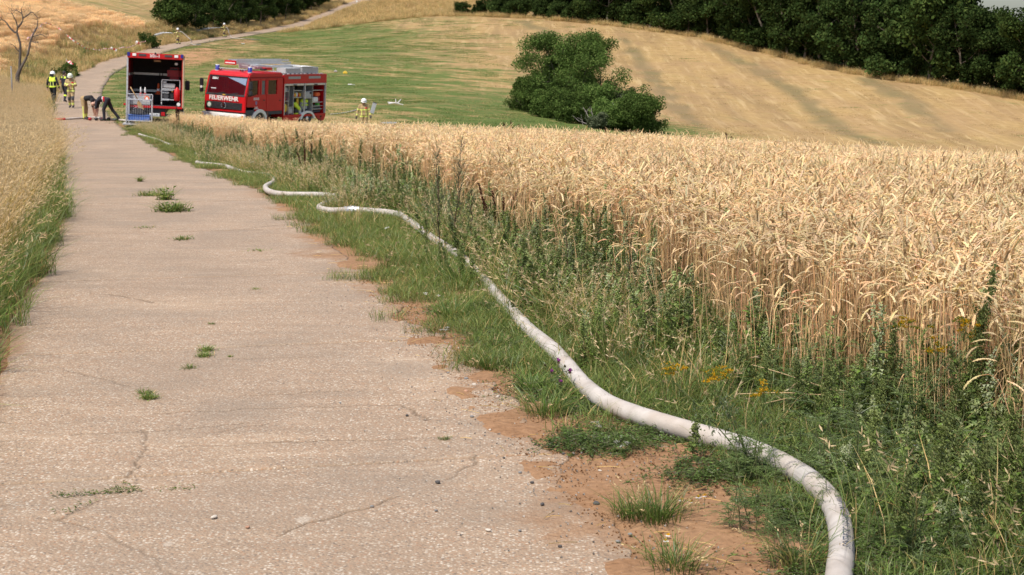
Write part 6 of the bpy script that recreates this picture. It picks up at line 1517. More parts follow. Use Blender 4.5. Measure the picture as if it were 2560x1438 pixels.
def build_people():
    R = math.radians
    walk = dict(knL=(.10, -.16, .52), anL=(.105, -.10, .11), toeL=(.115, -.27, .06), knR=(-.10, .02, .50), anR=(-.10, .20, .12), toeR=(-.11, .05, .045))
    person('person in black gear with neon yellow vest and white helmet walking away', on_path(134, 262), R(172), {**walk, 'elL': (.28, .06, 1.16), 'elR': (-.29, .02, 1.16), 'wrL': (.32, -.02, .93), 'wrR': (-.33, -.06, .93)}, gear_vest, 1.08, M_HELW, scale=1.0)
    person('bareheaded person in navy shirt walking half hidden behind the tan firefighter', on_path(163, 256), R(160), {**walk, 'elL': (.27, -.02, 1.16), 'wrL': (.20, -.2, 1.02)}, gear_navy, 0.98, None, True, scale=0.99)
    person('firefighter in tan gear and pale helmet walking while looking at his hands', on_path(179, 271), R(6), {**walk, 'head': (.0, -.07, 1.625), 'elL': (.27, -.06, 1.17), 'elR': (-.27, -.06, 1.17), 'wrL': (.07, -.27, 1.20), 'wrR': (-.08, -.27, 1.18)}, gear_tan, 1.13, M_HELM, gloves=False, scale=1.0, curl=0.7, look=(0, -1, -.5))
    bent = dict(pelvis=(0, .06, .97), chest=(0, -.26, 1.00), neck=(0, -.46, .88), head=(0, -.58, .78), shL=(.17, -.40, .90), shR=(-.17, -.40, .90), elL=(.19, -.46, .60), elR=(-.19, -.44, .60), wrL=(.10, -.50, .32), wrR=(-.10, -.46, .32), hipL=(.095, .05, .91), hipR=(-.095, .05, .91), knL=(.12, -.02, .50), knR=(-.12, .02, .50))
    p = on_path(214, 300); person('person with tan trousers and black shirt bending over the hose across the path', p, R(84), bent, gear_benttan, 1.05, None, True, look=(0, -.3, -1), curl=0.8)
    b2 = {**bent, 'anL': (.12, -.10, .10), 'toeL': (.12, -.26, .045), 'knL': (.11, -.12, .52), 'knR': (-.11, .22, .52), 'anR': (-.12, .52, .11), 'toeR': (-.12, .36, .04), 'pelvis': (0, .04, .94), 'hipL': (.095, .02, .88), 'hipR': (-.095, .06, .88)}
    p = on_path(268, 303); person('person in navy clothes with red belt stripe stooping to the hose coupling', p, R(-86), b2, gear_bentnavy, 1.06, None, False, look=(0, -.3, -1), curl=0.8)
    q = PXY(910, 334, 82); person('firefighter in tan gear and white helmet standing in the meadow behind the wheat', at(q[0], q[1], -.02), R(8), {'head': (.01, -.06, 1.63), 'elL': (.30, .0, 1.17), 'elR': (-.31, .03, 1.16), 'wrL': (.33, -.10, .95), 'wrR': (-.36, -.04, .92)}, gear_tan, 1.14, M_HELW, gloves=True, look=(0.05, -1, -.6))
    noz = dict(elL=(.22, -.20, 1.22), wrL=(.06, -.46, 1.28), elR=(-.26, -.05, 1.20), wrR=(-.08, -.30, 1.24), **walk)
    for (u, v, lab, he) in ((446, 111, 'firefighter with white helmet aiming a strong water jet down the bank', M_HELW), (562, 94, 'firefighter with white helmet spraying water in front of the dark trees', M_HELW)):
        q = on_path(u, v); person(lab, q, R(-78), noz, gear_tan, 1.1, he, gloves=True, curl=0.9)
        # nozzle, jet and supply hose of this firefighter
        near = u < 500; th = R(-78); M = Matrix.Translation(Vector(q)) @ Matrix.Rotation(th, 4, 'Z')
        nz = thing('hose_nozzle', 'branch pipe nozzle held by the firefighter ' + ('with the strong jet' if near else 'before the dark trees'), 'nozzle', q, (0, 0, th))
        lathe('nozzle_barrel', [(0, .03), (.10, .03), (.12, .04), (.16, .04), (.18, .028), (.34, .020)], (0, -.26, 1.26), (0, -1, -.06), M_GREY, nz, 14); rod('nozzle_grip', [(0, -.36, 1.24), (0, -.34, 1.12)], .016, M_BLACK, nz, 8)
        a = M @ Vector((0, -.05, 1.30))
        if near: pts = [M @ Vector((0, -.26, 1.27)), M @ Vector((0, .05, 1.42)), M @ Vector((.05, .45, 1.36)), M @ Vector((.1, .9, .95)), M @ Vector((.15, 1.5, .35))]; gnd = [(476, 109), (486, 114), (502, 113)]
        else: pts = [M @ Vector((0, -.26, 1.27)), M @ Vector((0, .15, 1.30)), M @ Vector((.05, .42, 1.05)), M @ Vector((.1, .55, .5)), M @ Vector((.2, .75, .15))]; gnd = [(580, 96), (600, 98), (616, 99), (650, 101)]
        pts = [tuple(v) for v in pts] + [tuple(np.array(on_path(*g)) + (0, 0, .05)) for g in gnd]
        P = spline(pts, .12); P[:, 2] = np.maximum(P[:, 2], T(P[:, 0], P[:, 1]) + .055); V, F, c0, c1, _ = sweep(P, .045, 10)
        hs = thing('supply_hose', 'pale hose hanging from the shoulder of the firefighter ' + ('with the strong jet' if near else 'before the dark trees'), 'hose'); link('hose_tube', make_mesh('hose_tube', V, [F, c0, c1], M_HOSE, smooth=True), hs)
        # water: a bundle of thin strands that widens and breaks into drops
        rng = np.random.default_rng(11 if near else 12); acc = Acc(); o = np.array(M @ Vector((0, -.60, 1.24))); tgt = np.array(on_path(386, 101)) + (0, 0, .5) if near else np.array(M @ Vector((.3, -4.6, .55)))
        dv = tgt - o; ns = 150 if near else 70; t = np.linspace(0, 1, 7)
        dev = rng.normal(0, 1, (ns, 3)) * (.045 if near else .17); ph = rng.random((ns, 1)) * .5
        PP = o + dv * (t[None, :, None] * (1 - .0)) + dev[:, None] * t[None, :, None] ** 1.2 + np.array([0, 0, 1.0]) * (.18 * np.sin(np.pi * t))[None, :, None]
        rr = (.007 + .012 * t)[None] * np.ones((ns, 1)) * (.6 if not near else 1) * (rng.random((ns, 7)) > (.12 if near else .4))
        V, F = tubes(PP, rr, 4); acc.add(V, F)
        nd_ = 500 if near else 420; tt = rng.random((nd_, 1)) ** .7; dp = o + dv * tt + rng.normal(0, 1, (nd_, 3)) * tt * (.09 if near else .26) + np.array([0, 0, 1.0]) * .18 * np.sin(np.pi * tt); gran(acc, rng, dp, .022, np.ones(3))
        m, nt, N, L, out = new_mat('spray_water'); pb = N.new('ShaderNodeBsdfPrincipled'); nn = noise_n(N, L, 8, 3); L.new(ramp(N, L, nn.outputs['Fac'], [(.3, (.70, .74, .78)), (.7, (.85, .88, .90))]), pb.inputs['Base Color']); pb.inputs['Roughness'].default_value = .25; tr = N.new('ShaderNodeBsdfTransparent'); mx = N.new('ShaderNodeMixShader'); mx.inputs[0].default_value = .75 if near else .35
        L.new(tr.outputs[0], mx.inputs[1]); L.new(pb.outputs[0], mx.inputs[2]); L.new(mx.outputs[0], out.inputs[0])
        tag(link('water_jet', acc.mesh('water_jet', m)), 'white water jet ' + ('sprayed down onto the bank' if near else 'fading in front of the dark trees'), 'water jet', kind='stuff')
build_people()

# ------------------------------------------------------------------ things lying about
def striped_tape():
    m, nt, N, L, out = new_mat('barrier_stripes'); p = N.new('ShaderNodeBsdfPrincipled'); a = attr_n(N, 'along')
    s = math_n(N, L, 'GREATER_THAN', math_n(N, L, 'FRACT', math_n(N, L, 'MULTIPLY', a, 2.2)), 0.5)
    nz = noise_n(N, L, 30, 3); c = mixrgb(N, L, s, (0.72, 0.70, 0.68), (0.62, 0.03, 0.04)); c = mixrgb(N, L, math_n(N, L, 'MULTIPLY', nz.outputs['Fac'], 0.15), c, (0.5, 0.4, 0.35)); L.new(c, p.inputs['Base Color']); p.inputs['Roughness'].default_value = 0.4; L.new(p.outputs[0], out.inputs[0])
    return m
def build_small():
    rng = np.random.default_rng(31)
    # hose laid across the path with a red marked length and a coupling
    P = [np.array(on_path(u, v)) + (0, 0, .035) for u, v in ((126, 300), (150, 301), (185, 299), (215, 297), (245, 297), (262, 301), (290, 302), (312, 304), (330, 309))]
    P = spline(P, .08); P[:, 2] = T(P[:, 0], P[:, 1]) + .045
    h = thing('cross_hose', 'white hose lying across the path at the stooping pair', 'hose'); V, F, c0, c1, _ = sweep(P, .055, 12); link('hose_tube', make_mesh('hose_tube', V, [F, c0, c1], M_HOSE, smooth=True), h)
    k0 = int(np.argmin(np.abs(P[:, 0] - on_path(138, 300)[0]))); k1 = int(np.argmin(np.abs(P[:, 0] - on_path(167, 300)[0]))); k0, k1 = min(k0, k1), max(k0, k1)
    V, F, c0, c1, _ = sweep(P[k0:k1], .057, 12); link('red_sleeve', make_mesh('red_sleeve', V, [F, c0, c1], M_RED, smooth=True), h)
    c = on_path(246, 302); cp = thing('hose_coupling', 'dark hose couplings on the path under the hands of the stooping pair', 'coupling', c)
    for k in range(4): lathe('coupling_ring', [(0, .05), (.03, .07), (.12, .07), (.15, .05)], (-.45 + .28 * k, -.05 + .03 * k, .07), (1, .2, 0), M_BLACK if k % 2 else M_RED2, cp, 12)
    # grey post by the dead tree
    p = PXY(31, 243, 84); o = thing('grey_post', 'thin grey metal post beside the bare dead tree', 'post', at(p[0], p[1], -.1)); rod('post_shaft', [(0, 0, 0), (0, 0, 2.15)], .035, M_DGREY if False else paint('weathered_post', (.20, .19, .185), .7), o, 10); lathe('post_cap', [(0, .042), (.03, .042), (.04, .02)], (0, 0, 2.14), (0, 0, 1), M_GREY, o, 10)
    # small white sign at the far end of the road
    p = on_path(892, 19); o = thing('road_sign', 'small white sign on a post at the far end of the road', 'sign', p); rod('sign_post', [(0, 0, -.1), (0, 0, 1.25)], .03, M_GREY, o, 8); box('sign_plate', -.14, .14, -.05, -.035, .95, 1.25, M_WHITE, o, .004)
    # barrier tape fluttering from field to road bank
    tp = [(60, 60, 139), (115, 47, 150), (195, 62, 150), (290, 76, 156), (325, 91, 160), (345, 107, 165), (366, 97, 172)]
    t2 = [(166, 153, 127), (182, 163, 126)]; t3 = [(277, 122, 146), (292, 129, 146)]; t4 = [(340, 106, 160), (356, 117, 160)]
    M_TAPE = striped_tape()
    for line, lab in ((tp, 'red and white barrier tape fluttering across the grain field'), (t2, 'loose end of red and white tape by the bank bush'), (t3, 'loose red and white tape on the bank between bush and jet'), (t4, 'twisted red and white tape hanging below the water jet')):
        P = spline([pix(*q) + (0, 0, .1) for q in line], .12); zg = T(P[:, 0], P[:, 1]); P[:, 2] = np.maximum(zg + .75 + .25 * vnoise(np.arange(len(P)) * .12, np.zeros(len(P))), 0 * zg - 99) if len(line) > 2 else np.maximum(P[:, 2], zg + .35)
        a = np.cumsum(rng.normal(0, .32, len(P))) + np.arange(len(P)) * .25; tg = unit(np.gradient(P, axis=0)); sdv = unit(np.cross(tg, (0, 0, 1.))); upv = np.cross(sdv, tg)
        wv = (np.cos(a)[:, None] * upv + np.sin(a)[:, None] * sdv) * (.045 if len(line) > 2 else .11); V, F = ribbons(P[None], np.ones((1, len(P))), wv[None])
        s = np.concatenate([[0], np.cumsum(np.linalg.norm(np.diff(P, axis=0), axis=1))])
        tag(link('barrier_tape', make_mesh('barrier_tape', V, [F], M_TAPE, attrs={'along': np.repeat(s, 2)})), lab, 'tape')
    # aluminium ladder part, hoses and bits on the meadow by the standing firefighter
    def low(u, v, d): q = PXY(u, v, d); return at(q[0], q[1], .02)
    o = thing('silver_sheet', 'shiny silver board held beside the arm of the meadow firefighter', 'board', tuple(np.array(at(*PXY(910, 334, 82))) + (.42, -.05, 1.05)), (0, math.radians(18), math.radians(15)))
    box('board_panel', -.10, .10, -.02, .02, -.02, .52, M_ALU, o, .01); box('board_edge', -.11, .11, -.03, .03, .52, .56, M_DGREY, o, .008)
    o = thing('ladder_section', 'silver ladder section lying in the meadow grass', 'ladder', low(972, 289, 96), (0, 0, math.radians(-8)))
    for y in (-.2, .2): box('ladder_rail', -.45, .45, y - .03, y + .03, .03, .13, M_ALU, o, .01)
    for x in np.arange(-.4, .41, .16): rod('rung', [(x, -.2, .08), (x, .2, .08)], .02, M_ALU, o, 6)
    o = thing('dead_branch', 'bleached branch lying on the meadow behind the standing firefighter', 'branch', low(990, 262, 109)); a = Acc()
    for q in ([(-.5, 0, .1), (-.1, 0, .16), (.15, 0, .1), (.5, 0, .02)], [(0, 0, .14), (-.03, 0, .42)], [(.1, .0, .12), (.35, .1, .4)], [(-.2, 0, .14), (-.6, .2, .2)]):
        V, F = tubes(np.array([q], float), np.linspace(.05, .02, len(q))[None], 6); a.add(V, F, (.55, .52, .50))
    link('branch_wood', a.mesh('branch_wood', M_BARK), o)
    o = thing('meadow_hose', 'thin pale hose lying in the meadow left of the standing firefighter', 'hose'); P = spline([np.array(low(u, v, d)) + (0, 0, .03) for u, v, d in ((826, 276, 100), (850, 272, 101), (880, 267, 103), (900, 263, 105))], .2); V, F, c0, c1, _ = sweep(P, .035, 8); link('hose_tube', make_mesh('hose_tube', V, [F, c0, c1], M_HOSE, smooth=True), o)
    o = thing('yellow_bag', 'small bright yellow bag lying on the meadow above the fire engine', 'bag', low(863, 187, 142)); prism('bag_body', [(-.2, 0), (.22, 0), (.2, .14), (.05, .24), (-.18, .2)], 'y', -.15, .15, M_YEL, o, .04, 3); rod('bag_handle', [(-.05, 0, .22), (0, 0, .32), (.08, 0, .22)], .012, M_YEL, o, 6)
    o = thing('pale_bag', 'small pale bag lying on the meadow near the yellow bag', 'bag', low(839, 184, 143)); prism('bag_body', [(-.16, 0), (.16, 0), (.15, .1), (0, .16), (-.14, .1)], 'y', -.12, .12, paint('pale_cloth', (.45, .40, .36), .8), o, .03); rod('bag_handle', [(-.05, 0, .14), (0, 0, .22), (.05, 0, .14)], .01, M_GREY, o, 6)
    o = thing('white_pole', 'short white pole lying on the meadow below the yellow bag', 'pole', low(877, 202, 134), (0, 0, math.radians(-50))); rod('pole_shaft', [(-.4, 0, .05), (.1, 0, .08)], .045, M_WHITE, o, 8); rod('pole_tip', [(.1, 0, .08), (.6, 0, .04)], .02, M_GREY, o, 6)
    o = thing('white_litter', 'white object lying on bare soil right of the far hose', 'litter', on_path(607, 111)); prism('litter_body', [(-.2, 0), (.22, 0), (.15, .1), (-.1, .13)], 'y', -.1, .1, M_WHITE, o, .02); prism('litter_flap', [(.0, .1), (.2, .09), (.24, .13)], 'y', -.06, .06, M_WHITE, o, .003)
build_small()
# ------------------------------------------------------------------ single plants that stand out
def gp(u, v, dmax=80): p = hit(u, v, 0.0, 3, dmax); return p
def plant(name, label, cat, loc, stem, leaf, group=None, extra=None, leaf_name='foliage', rz=0):
    o = thing(name, label, cat, (float(loc[0]), float(loc[1]), float(T(loc[0], loc[1])) - 0.01), (0, 0, rz), group)
    link('stem', stem.mesh('stem', M_STEM), o); tag(link(leaf_name, leaf.mesh(leaf_name, M_GREEN), o), kind='stuff')
    for nm, a, m in (extra or []): tag(link(nm, a.mesh(nm, m), o), kind='stuff')
    return o

def build_plants():
    rng = np.random.default_rng(77)
    # goosefoot with granular spikes standing in front of the wheat
    for u, v, h, lean, tone, lab in ((2405, 1130, 1.00, (.14, 0), 1.05, 'tallest goosefoot weed with thick green spike leaning over the wheat edge'), (2222, 1075, .62, (.02, 0), .85, 'upright dark goosefoot weed left of the tall leaning one'), (2300, 1060, .50, (.06, 0), .8, 'short goosefoot weed between ragwort and the tall leaning weed'),
                                     (2490, 1120, .62, (.10, 0), .95, 'slanting goosefoot weed behind the tall leaning one'), (2545, 1090, .58, (.06, 0), .95, 'goosefoot weed farther along the wheat edge past the slanting one'), (1628, 790, .78, (.02, 0), .95, 'slim goosefoot weed with paired spikes before the wheat'), (1525, 750, .66, (.02, 0), .9, 'bushy goosefoot weed at the wheat edge beside the slim one'),
                                     (1448, 690, .58, (-.02, 0), .9, 'goosefoot weed at the wheat edge near the brown dock'), (1490, 905, .50, (.05, .0), 1.25, 'pale lime green goosefoot bush right of the hose'), (1462, 930, .36, (-.05, 0), 1.25, 'small lime green goosefoot at the foot of the pale bush'), (1325, 655, .52, (-.02, 0), .85, 'dark goosefoot weed below the brown dock stalks'),
                                     (2060, 1130, .55, (.03, 0), .95, 'leafy goosefoot weed between the hose bend and the wheat'), (1905, 1040, .45, (.04, 0), .95, 'goosefoot weed behind the broken straw stalks'), (1820, 800, .42, (0.02, 0), .9, 'low goosefoot weed pressed against the wheat wall'), (2150, 1290, .50, (.12, -.02), .95, 'leafy weed right of the printed hose end'), (2330, 1330, .55, (.1, 0), .9, 'broad leafy weed in the weedy corner below the wheat'), (2440, 1400, .5, (.05, 0), .95, 'leafy weed at the lower edge of the weedy corner'), (2250, 1410, .42, (.06, 0), 1.0, 'bright leafy weed at the foot of the weedy corner'), (2520, 1290, .55, (.0, 0), 1.0, 'tall leafy weed below the far wheat edge weeds'), (2380, 1240, .5, (-.05, 0), 1.05, 'light green leafy weed below the ragwort'), (2180, 1130, .4, (.1, 0), 1.05, 'slanting leafy weed below the yellow ragwort'), (1990, 1060, .38, (0, 0), 1.0, 'leafy weed right of the ragwort by the hose'), (1735, 1150, .20, (0.02, 0), 1.1, 'small young goosefoot growing against the hose'),
                                     (800, 455, .75, (0.02, 0), .85, 'tall green weed at the wheat edge beside the reddish dock'), (900, 470, .8, (.03, 0), .85, 'dense tall weed before the wheat past the reddish dock'), (935, 480, .7, (.0, 0), .85, 'second dense weed before the wheat past the reddish dock'), (1105, 690, .34, (0, 0), 1.0, 'bushy weed covering the hidden stretch of hose'), (1150, 705, .38, (.05, 0), 1.0, 'second bushy weed covering the hidden hose stretch'), (1180, 722, .30, (0, 0), 1.05, 'bushy weed where the hose comes back into view'), (1065, 660, .32, (0, 0), .95, 'leafy weed left of the mugwort stems over the hose'), (985, 520, .6, (.0, 0), .85, 'weed at the wheat edge left of the mugwort')):
        s, f = Acc(), Acc(); goosefoot(rng, h, s, f, lean=lean, tone=tone, spike=.55, dens=3.2)
        if h > .6 or tone > 1.2 or 'bushy' in lab:
            for k in range(3 if tone < 1.2 else 7): goosefoot(rng, h * rng.uniform(.45, .75), s, f, (rng.normal(0, .03), rng.normal(0, .03), 0), lean=(rng.normal(0, .3), rng.normal(0, .3)), tone=tone, spike=.5)
        plant('goosefoot_weed', lab, 'weed', gp(u, v), s, f)
    # mugwort: dark reddish stem, slender rising branches, thin grey green leaves
    for u, v, h, lean, lab in ((1098, 655, 1.18, (-.02, 0), 'tall mugwort with dark red stem standing over the hose'), (1132, 640, 1.22, (.08, 0), 'second tall mugwort with thin grey green branches leaning right'), (1175, 650, .72, (.03, 0), 'shorter slender mugwort right of the two tall ones'), (1425, 760, .72, (-.06, 0), 'dark stemmed mugwort at the weedy edge of the wheat'), (1570, 800, .62, (.02, 0), 'bushy mugwort before the wheat right of the dark stemmed one')):
        s, f = Acc(), Acc(); K = 9; t = np.linspace(0, 1, K); P = np.stack([lean[0] * t * h, lean[1] * t * h, t * h], -1) + np.concatenate([np.zeros((1, 3)), rng.normal(0, .008, (K - 1, 3))])
        V, F = tubes(P[None], np.linspace(.0065, .0015, K)[None], 5); s.add(V, F, (.085, .045, .035))
        for k in range(int(46 * h)):
            f0 = rng.uniform(.22, 1); p0 = np.array([np.interp(f0, t, P[:, j]) for j in range(3)]); az = rng.uniform(0, 6.28); d = unit(np.array([math.cos(az), math.sin(az), 1.25])); l = h * .34 * (1.08 - f0) ** .8 * rng.uniform(.6, 1.1)
            Q, _ = limb(rng, p0, d, l, 5, .08, .5); V, F = tubes(Q[None], np.linspace(.0022, .0007, 5)[None], 3); s.add(V, F, (.12, .12, .07))
            m = max(5, int(l * 130)); ff = rng.random((m, 1)); ii = np.minimum(3, (ff[:, 0] * 4).astype(int)); pp = Q[ii] + (Q[ii + 1] - Q[ii]) * (ff * 4 - ii[:, None]); leaves(f, rng, pp, rdir(rng, m, .8, .3), rng.uniform(.010, .030, m), .0014, pick(rng, np.array([[.11, .145, .07], [.135, .16, .085], [.09, .125, .055]]), m), .2); gran(f, rng, pp[::2] + rng.normal(0, .003, pp[::2].shape), .0032, np.array([.15, .17, .09]))
        m = 30; f0 = rng.uniform(.03, .5, m); pp = np.stack([np.interp(f0, t, P[:, j]) for j in range(3)], -1); leaves(f, rng, pp, rdir(rng, m, .3), rng.uniform(.03, .07, m), rng.uniform(.004, .009, m), pick(rng, np.array([[.09, .13, .05]]), m), .5, 4)
        plant('mugwort', lab, 'weed', gp(u, v), s, f)
    # dock: dry rust brown seed stalks
    docks = [(1245, 625, .85, 6, 'branching rust brown dock stalks standing out against the pale wheat'), (1288, 615, .80, 1, 'single rust brown dock stalk right of the branching ones'), (766, 455, .75, 5, 'dense dark brown dock with upright stalks on the verge'), (630, 402, .7, 3, 'thin reddish dock at the weedy verge before the far wheat')]
    for u, v, h, n, lab in docks:
        s, f = Acc(), Acc()
        for k in range(n):
            d = np.array([rng.normal(0, .22) if n > 1 else .05, rng.normal(0, .15), 1.]); Q, _ = limb(rng, (rng.normal(0, .02), 0, 0), d, h * rng.uniform(.7, 1.05), 7, .06, .3); V, F = tubes(Q[None], np.linspace(.004, .0012, 7)[None], 4); s.add(V, F, (.10, .045, .03))
            m = int(230 * h); ff = .5 + .5 * rng.random(m); ff = np.clip(np.round(ff * 34) / 34 + rng.normal(0, .003, m), 0, .999); ii = np.minimum(5, (ff * 6).astype(int)); cl = np.round(ff * 18) / 18; pp = Q[ii] + (Q[ii + 1] - Q[ii]) * ((ff * 6) - ii)[:, None] + rng.normal(0, .0055, (m, 3)); gran(f, rng, pp, .0065, np.array([.115, .045, .024]))
        p = gp(u, v); o = plant('dock_plant', lab, 'weed', p, s, f, leaf_name='seed_heads')
    far = [(1283, 352, 50, .62, 'dense brown dock head rising above the far wheat'), (1258, 400, 38, .5, 'thin pair of brown dock spikes within the wheat'), (1828, 400, 40, .50, 'brown dock spike rising over the wheat below the slope'), (1727, 395, 45, .35, 'small brown dock tip in the middle of the wheat'), (2022, 388, 45, .35, 'small dark dock tip near the wheat crest by the slope'), (1592, 385, 45, .3, 'faint dock tip at the wheat crest before the thicket'), (800, 330, 50, .5, 'brown weed stalk in the wheat before the fire engine rear'), (1345, 365, 48, .3, 'little brown dock tip right of the dense head'), (1522, 350, 56, .35, 'thin dock tip on the wheat crest below the thicket'), (672, 320, 52, .45, 'thin brown stalk in the wheat before the fire engine front'), (440, 335, 52, .5, 'reddish weed stalks at the wheat corner by the box truck')]
    for u, v, d, h, lab in far:
        s, f = Acc(), Acc()
        q = PXY(u, v, d); z0 = float(T(q[0], q[1])); H = .86 + h * .75
        for k in range(3):
            Q, _ = limb(rng, (rng.normal(0, .03), 0, .3), (rng.normal(0, .10), rng.normal(0, .1), 1), H - .3 - .10 * k, 6, .03, .3); V, F = tubes(Q[None], np.linspace(.005, .002, 6)[None], 4); s.add(V, F, (.13, .06, .035))
            m = 80; ff = 1 - .36 * rng.random(m); ii = np.minimum(4, (ff * 5).astype(int)); pp = Q[ii] + (Q[ii + 1] - Q[ii]) * ((ff * 5) - ii)[:, None] + rng.normal(0, .010, (m, 3)); gran(f, rng, pp, .013, np.array([.13, .055, .03]))
        plant('dock_plant', lab, 'weed', q, s, f, leaf_name='seed_heads')
    # yellow flowered ragwort
    for u, v, h, lean, n, lab in ((1880, 1190, .46, (-.16, 0), 4, 'yellow flowering ragwort growing through the bend of the hose'), (2235, 1130, .60, (.16, 0), 4, 'yellow flowering ragwort in front of the wheat stalks')):
        s, f, fl = Acc(), Acc(), Acc()
        for k in range(n):
            ln = (lean[0] + rng.normal(0, .12), rng.normal(0, .1)); hh = h * rng.uniform(.8, 1.05); t = np.linspace(0, 1, 6); P = np.stack([ln[0] * t ** 1.3 * hh * 2, ln[1] * t * hh * 2, t * hh], -1); V, F = tubes(P[None], np.linspace(.004, .0018, 6)[None], 4); s.add(V, F, (.13, .16, .065))
            for j in range(16): p0 = P[0] + (P[-1] - P[0]) * rng.uniform(.05, .85); m = 14; d = rdir(rng, 1, .4)[0]; ss = np.linspace(.1, 1, m); pp = p0 + d * .09 * ss[:, None]; leaves(f, rng, pp, unit(d + rng.normal(0, .9, (m, 3))), .03 * (1.2 - ss), .0035, pick(rng, np.array([[.085, .13, .045], [.11, .15, .055]]), m), .3)
            for j in range(9):
                d = unit(np.array([rng.normal(0, .8), rng.normal(0, .8), 1.1])); top = P[-1] + d * rng.uniform(.04, .12); V, F = tubes(np.array([[P[-1] - (0, 0, .04), top]]), np.array([[.0014, .001]]), 3); s.add(V, F, (.14, .19, .06))
                m = 22; gran(fl, rng, top + rng.normal(0, 1, (m, 3)) * np.array([.011, .011, .004]), .0045, np.where(rng.random((m, 1)) < (.8 if j < 5 else .2), np.array([[.72, .45, .02]]), np.array([[.24, .28, .04]])) * (.8 + .4 * rng.random((m, 1))))
        plant('ragwort', lab, 'flower', gp(u, v), s, f, None, [('flower_heads', fl, M_GREEN)])
    # knapweed with purple heads beside the hose
    s, f, fl = Acc(), Acc(), Acc()
    for dx, dy, hh, on in ((.02, .0, .22, 1), (.09, -.02, .16, 1), (-.02, .02, .15, .4), (.03, -.04, .10, .5), (-.06, 0, .2, 0), (.06, .03, .19, 0)):
        V, F = tubes(np.array([[(0, 0, 0), (dx * .5, dy * .5, hh * .6), (dx, dy, hh)]], float), np.array([[.0025, .002, .0014]]), 4); s.add(V, F, (.12, .15, .06))
        if on: gran(fl, rng, np.array([dx, dy, hh]) + rng.normal(0, .005, (int(45 * on), 3)), .0045, np.array([.33, .06, .28]))
        gran(s, rng, np.array([dx, dy, hh - .012]) + rng.normal(0, .003, (8, 3)), .006, np.array([.12, .10, .05])); m = 16; pp = np.array([dx, dy, hh]) * rng.random((m, 1)); leaves(f, rng, pp, rdir(rng, m, .6), rng.uniform(.02, .05, m), .003, pick(rng, np.array([[.10, .14, .06]]), m), .3)
    plant('knapweed', 'knapweed with small purple flower heads leaning on the hose', 'flower', gp(1388, 985), s, f, None, [('flower_heads', fl, M_GREEN)])
    # daisies and white umbels
    for u, v, h, lab in ((1712, 1282, .07, 'pair of white daisies with yellow centres beside the grass tussock'), (1745, 1285, .08, 'second daisy pair right beside the grass tussock pair'), (2262, 1290, .12, 'white daisy in the weedy corner beyond the hose'), (2275, 1180, .16, 'white daisy among weeds below the ragwort'), (1650, 1360, .04, 'tiny daisy growing on the bare red soil')):
        s, f, fl = Acc(), Acc(), Acc()
        for k in range(2 if h < .1 else 1):
            b = np.array([k * .035, rng.normal(0, .02), 0]); c = b + (rng.normal(0, .015), rng.normal(0, .01), h); V, F = tubes(np.array([[b, c]]), np.array([[.0014, .001]]), 3); s.add(V, F, (.13, .17, .06)); n = 13; a = np.arange(n) * 6.283 / n; d = np.stack([np.cos(a), np.sin(a), -.15 + 0 * a], -1); leaves(fl, rng, np.repeat(c[None], n, 0), d, .014, .0032, np.full((n, 3), .80), .1); gran(fl, rng, c + rng.normal(0, .003, (14, 3)) + (0, 0, .003), .004, np.array([.75, .48, .03])); m = 18; leaves(f, rng, b + rng.random((m, 1)) * (c - b) * .7, rdir(rng, m, .4), .02, .001, pick(rng, GREENS, m), .3)
        plant('daisy', lab, 'flower', gp(u, v), s, f, None, [('flower_heads', fl, M_GREEN)])
    yg = 'white yarrow umbels dotted through the verge weeds'
    for u, v, h in ((1066, 575, .3), (968, 600, .15), (1070, 760, .10), (1110, 850, .10), (850, 470, .35), (870, 450, .4), (632, 440, .3), (1180, 700, .15), (1560, 1130, .06), (1500, 1075, .05), (1640, 1075, .06), (760, 470, .3)):
        s, f, fl = Acc(), Acc(), Acc()
        for k in range(3):
            b = np.array([rng.normal(0, .02), rng.normal(0, .02), 0]); c = b + (rng.normal(0, .03), rng.normal(0, .03), h * rng.uniform(.85, 1.05)); V, F = tubes(np.array([[b, c]]), np.array([[.002, .0013]]), 3); s.add(V, F, (.14, .17, .07)); gran(fl, rng, c + rng.normal(0, 1, (20, 3)) * np.array([.009, .009, .002]), .0034, np.array([.66, .65, .58])); m = 14; leaves(f, rng, b + rng.random((m, 1)) * (c - b), rdir(rng, m, .5), .03, .0018, pick(rng, GREENS, m), .3)
        plant('yarrow', 'small white yarrow flowering among the verge weeds', 'flower', gp(u, v), s, f, yg, [('flower_heads', fl, M_GREEN)])
    # feathery dark tansy stems leaning over the hose
    for u, v, h, n, lab in ((1880, 1215, .27, 7, 'feathery green tansy growing over the hose below the ragwort'), (1925, 1345, .27, 6, 'dark feathery tansy clump left of the hose bend'), (1960, 1420, .22, 4, 'low dark tansy at the foot of the hose bend'), (1845, 1200, .26, 8, 'fresh green leafy clump in front of the hose below the ragwort'), (2200, 1385, .36, 4, 'feathery weed clump right of the printed hose'), (2300, 1250, .42, 4, 'tall feathery weed behind the printed hose'), (2460, 1300, .45, 4, 'tall feathery weed below the leaning goosefoot'), (2160, 1180, .34, 3, 'feathery weed in the inner bend of the hose')):
        s, f = Acc(), Acc()
        for k in range(n): feather(rng, h * rng.uniform(.7, 1.1), s, f, (rng.normal(0, .05), rng.normal(0, .05), 0), tone=.75 if 'dark' in lab else 1.05)
        plant('tansy', lab, 'weed', gp(u, v), s, f)
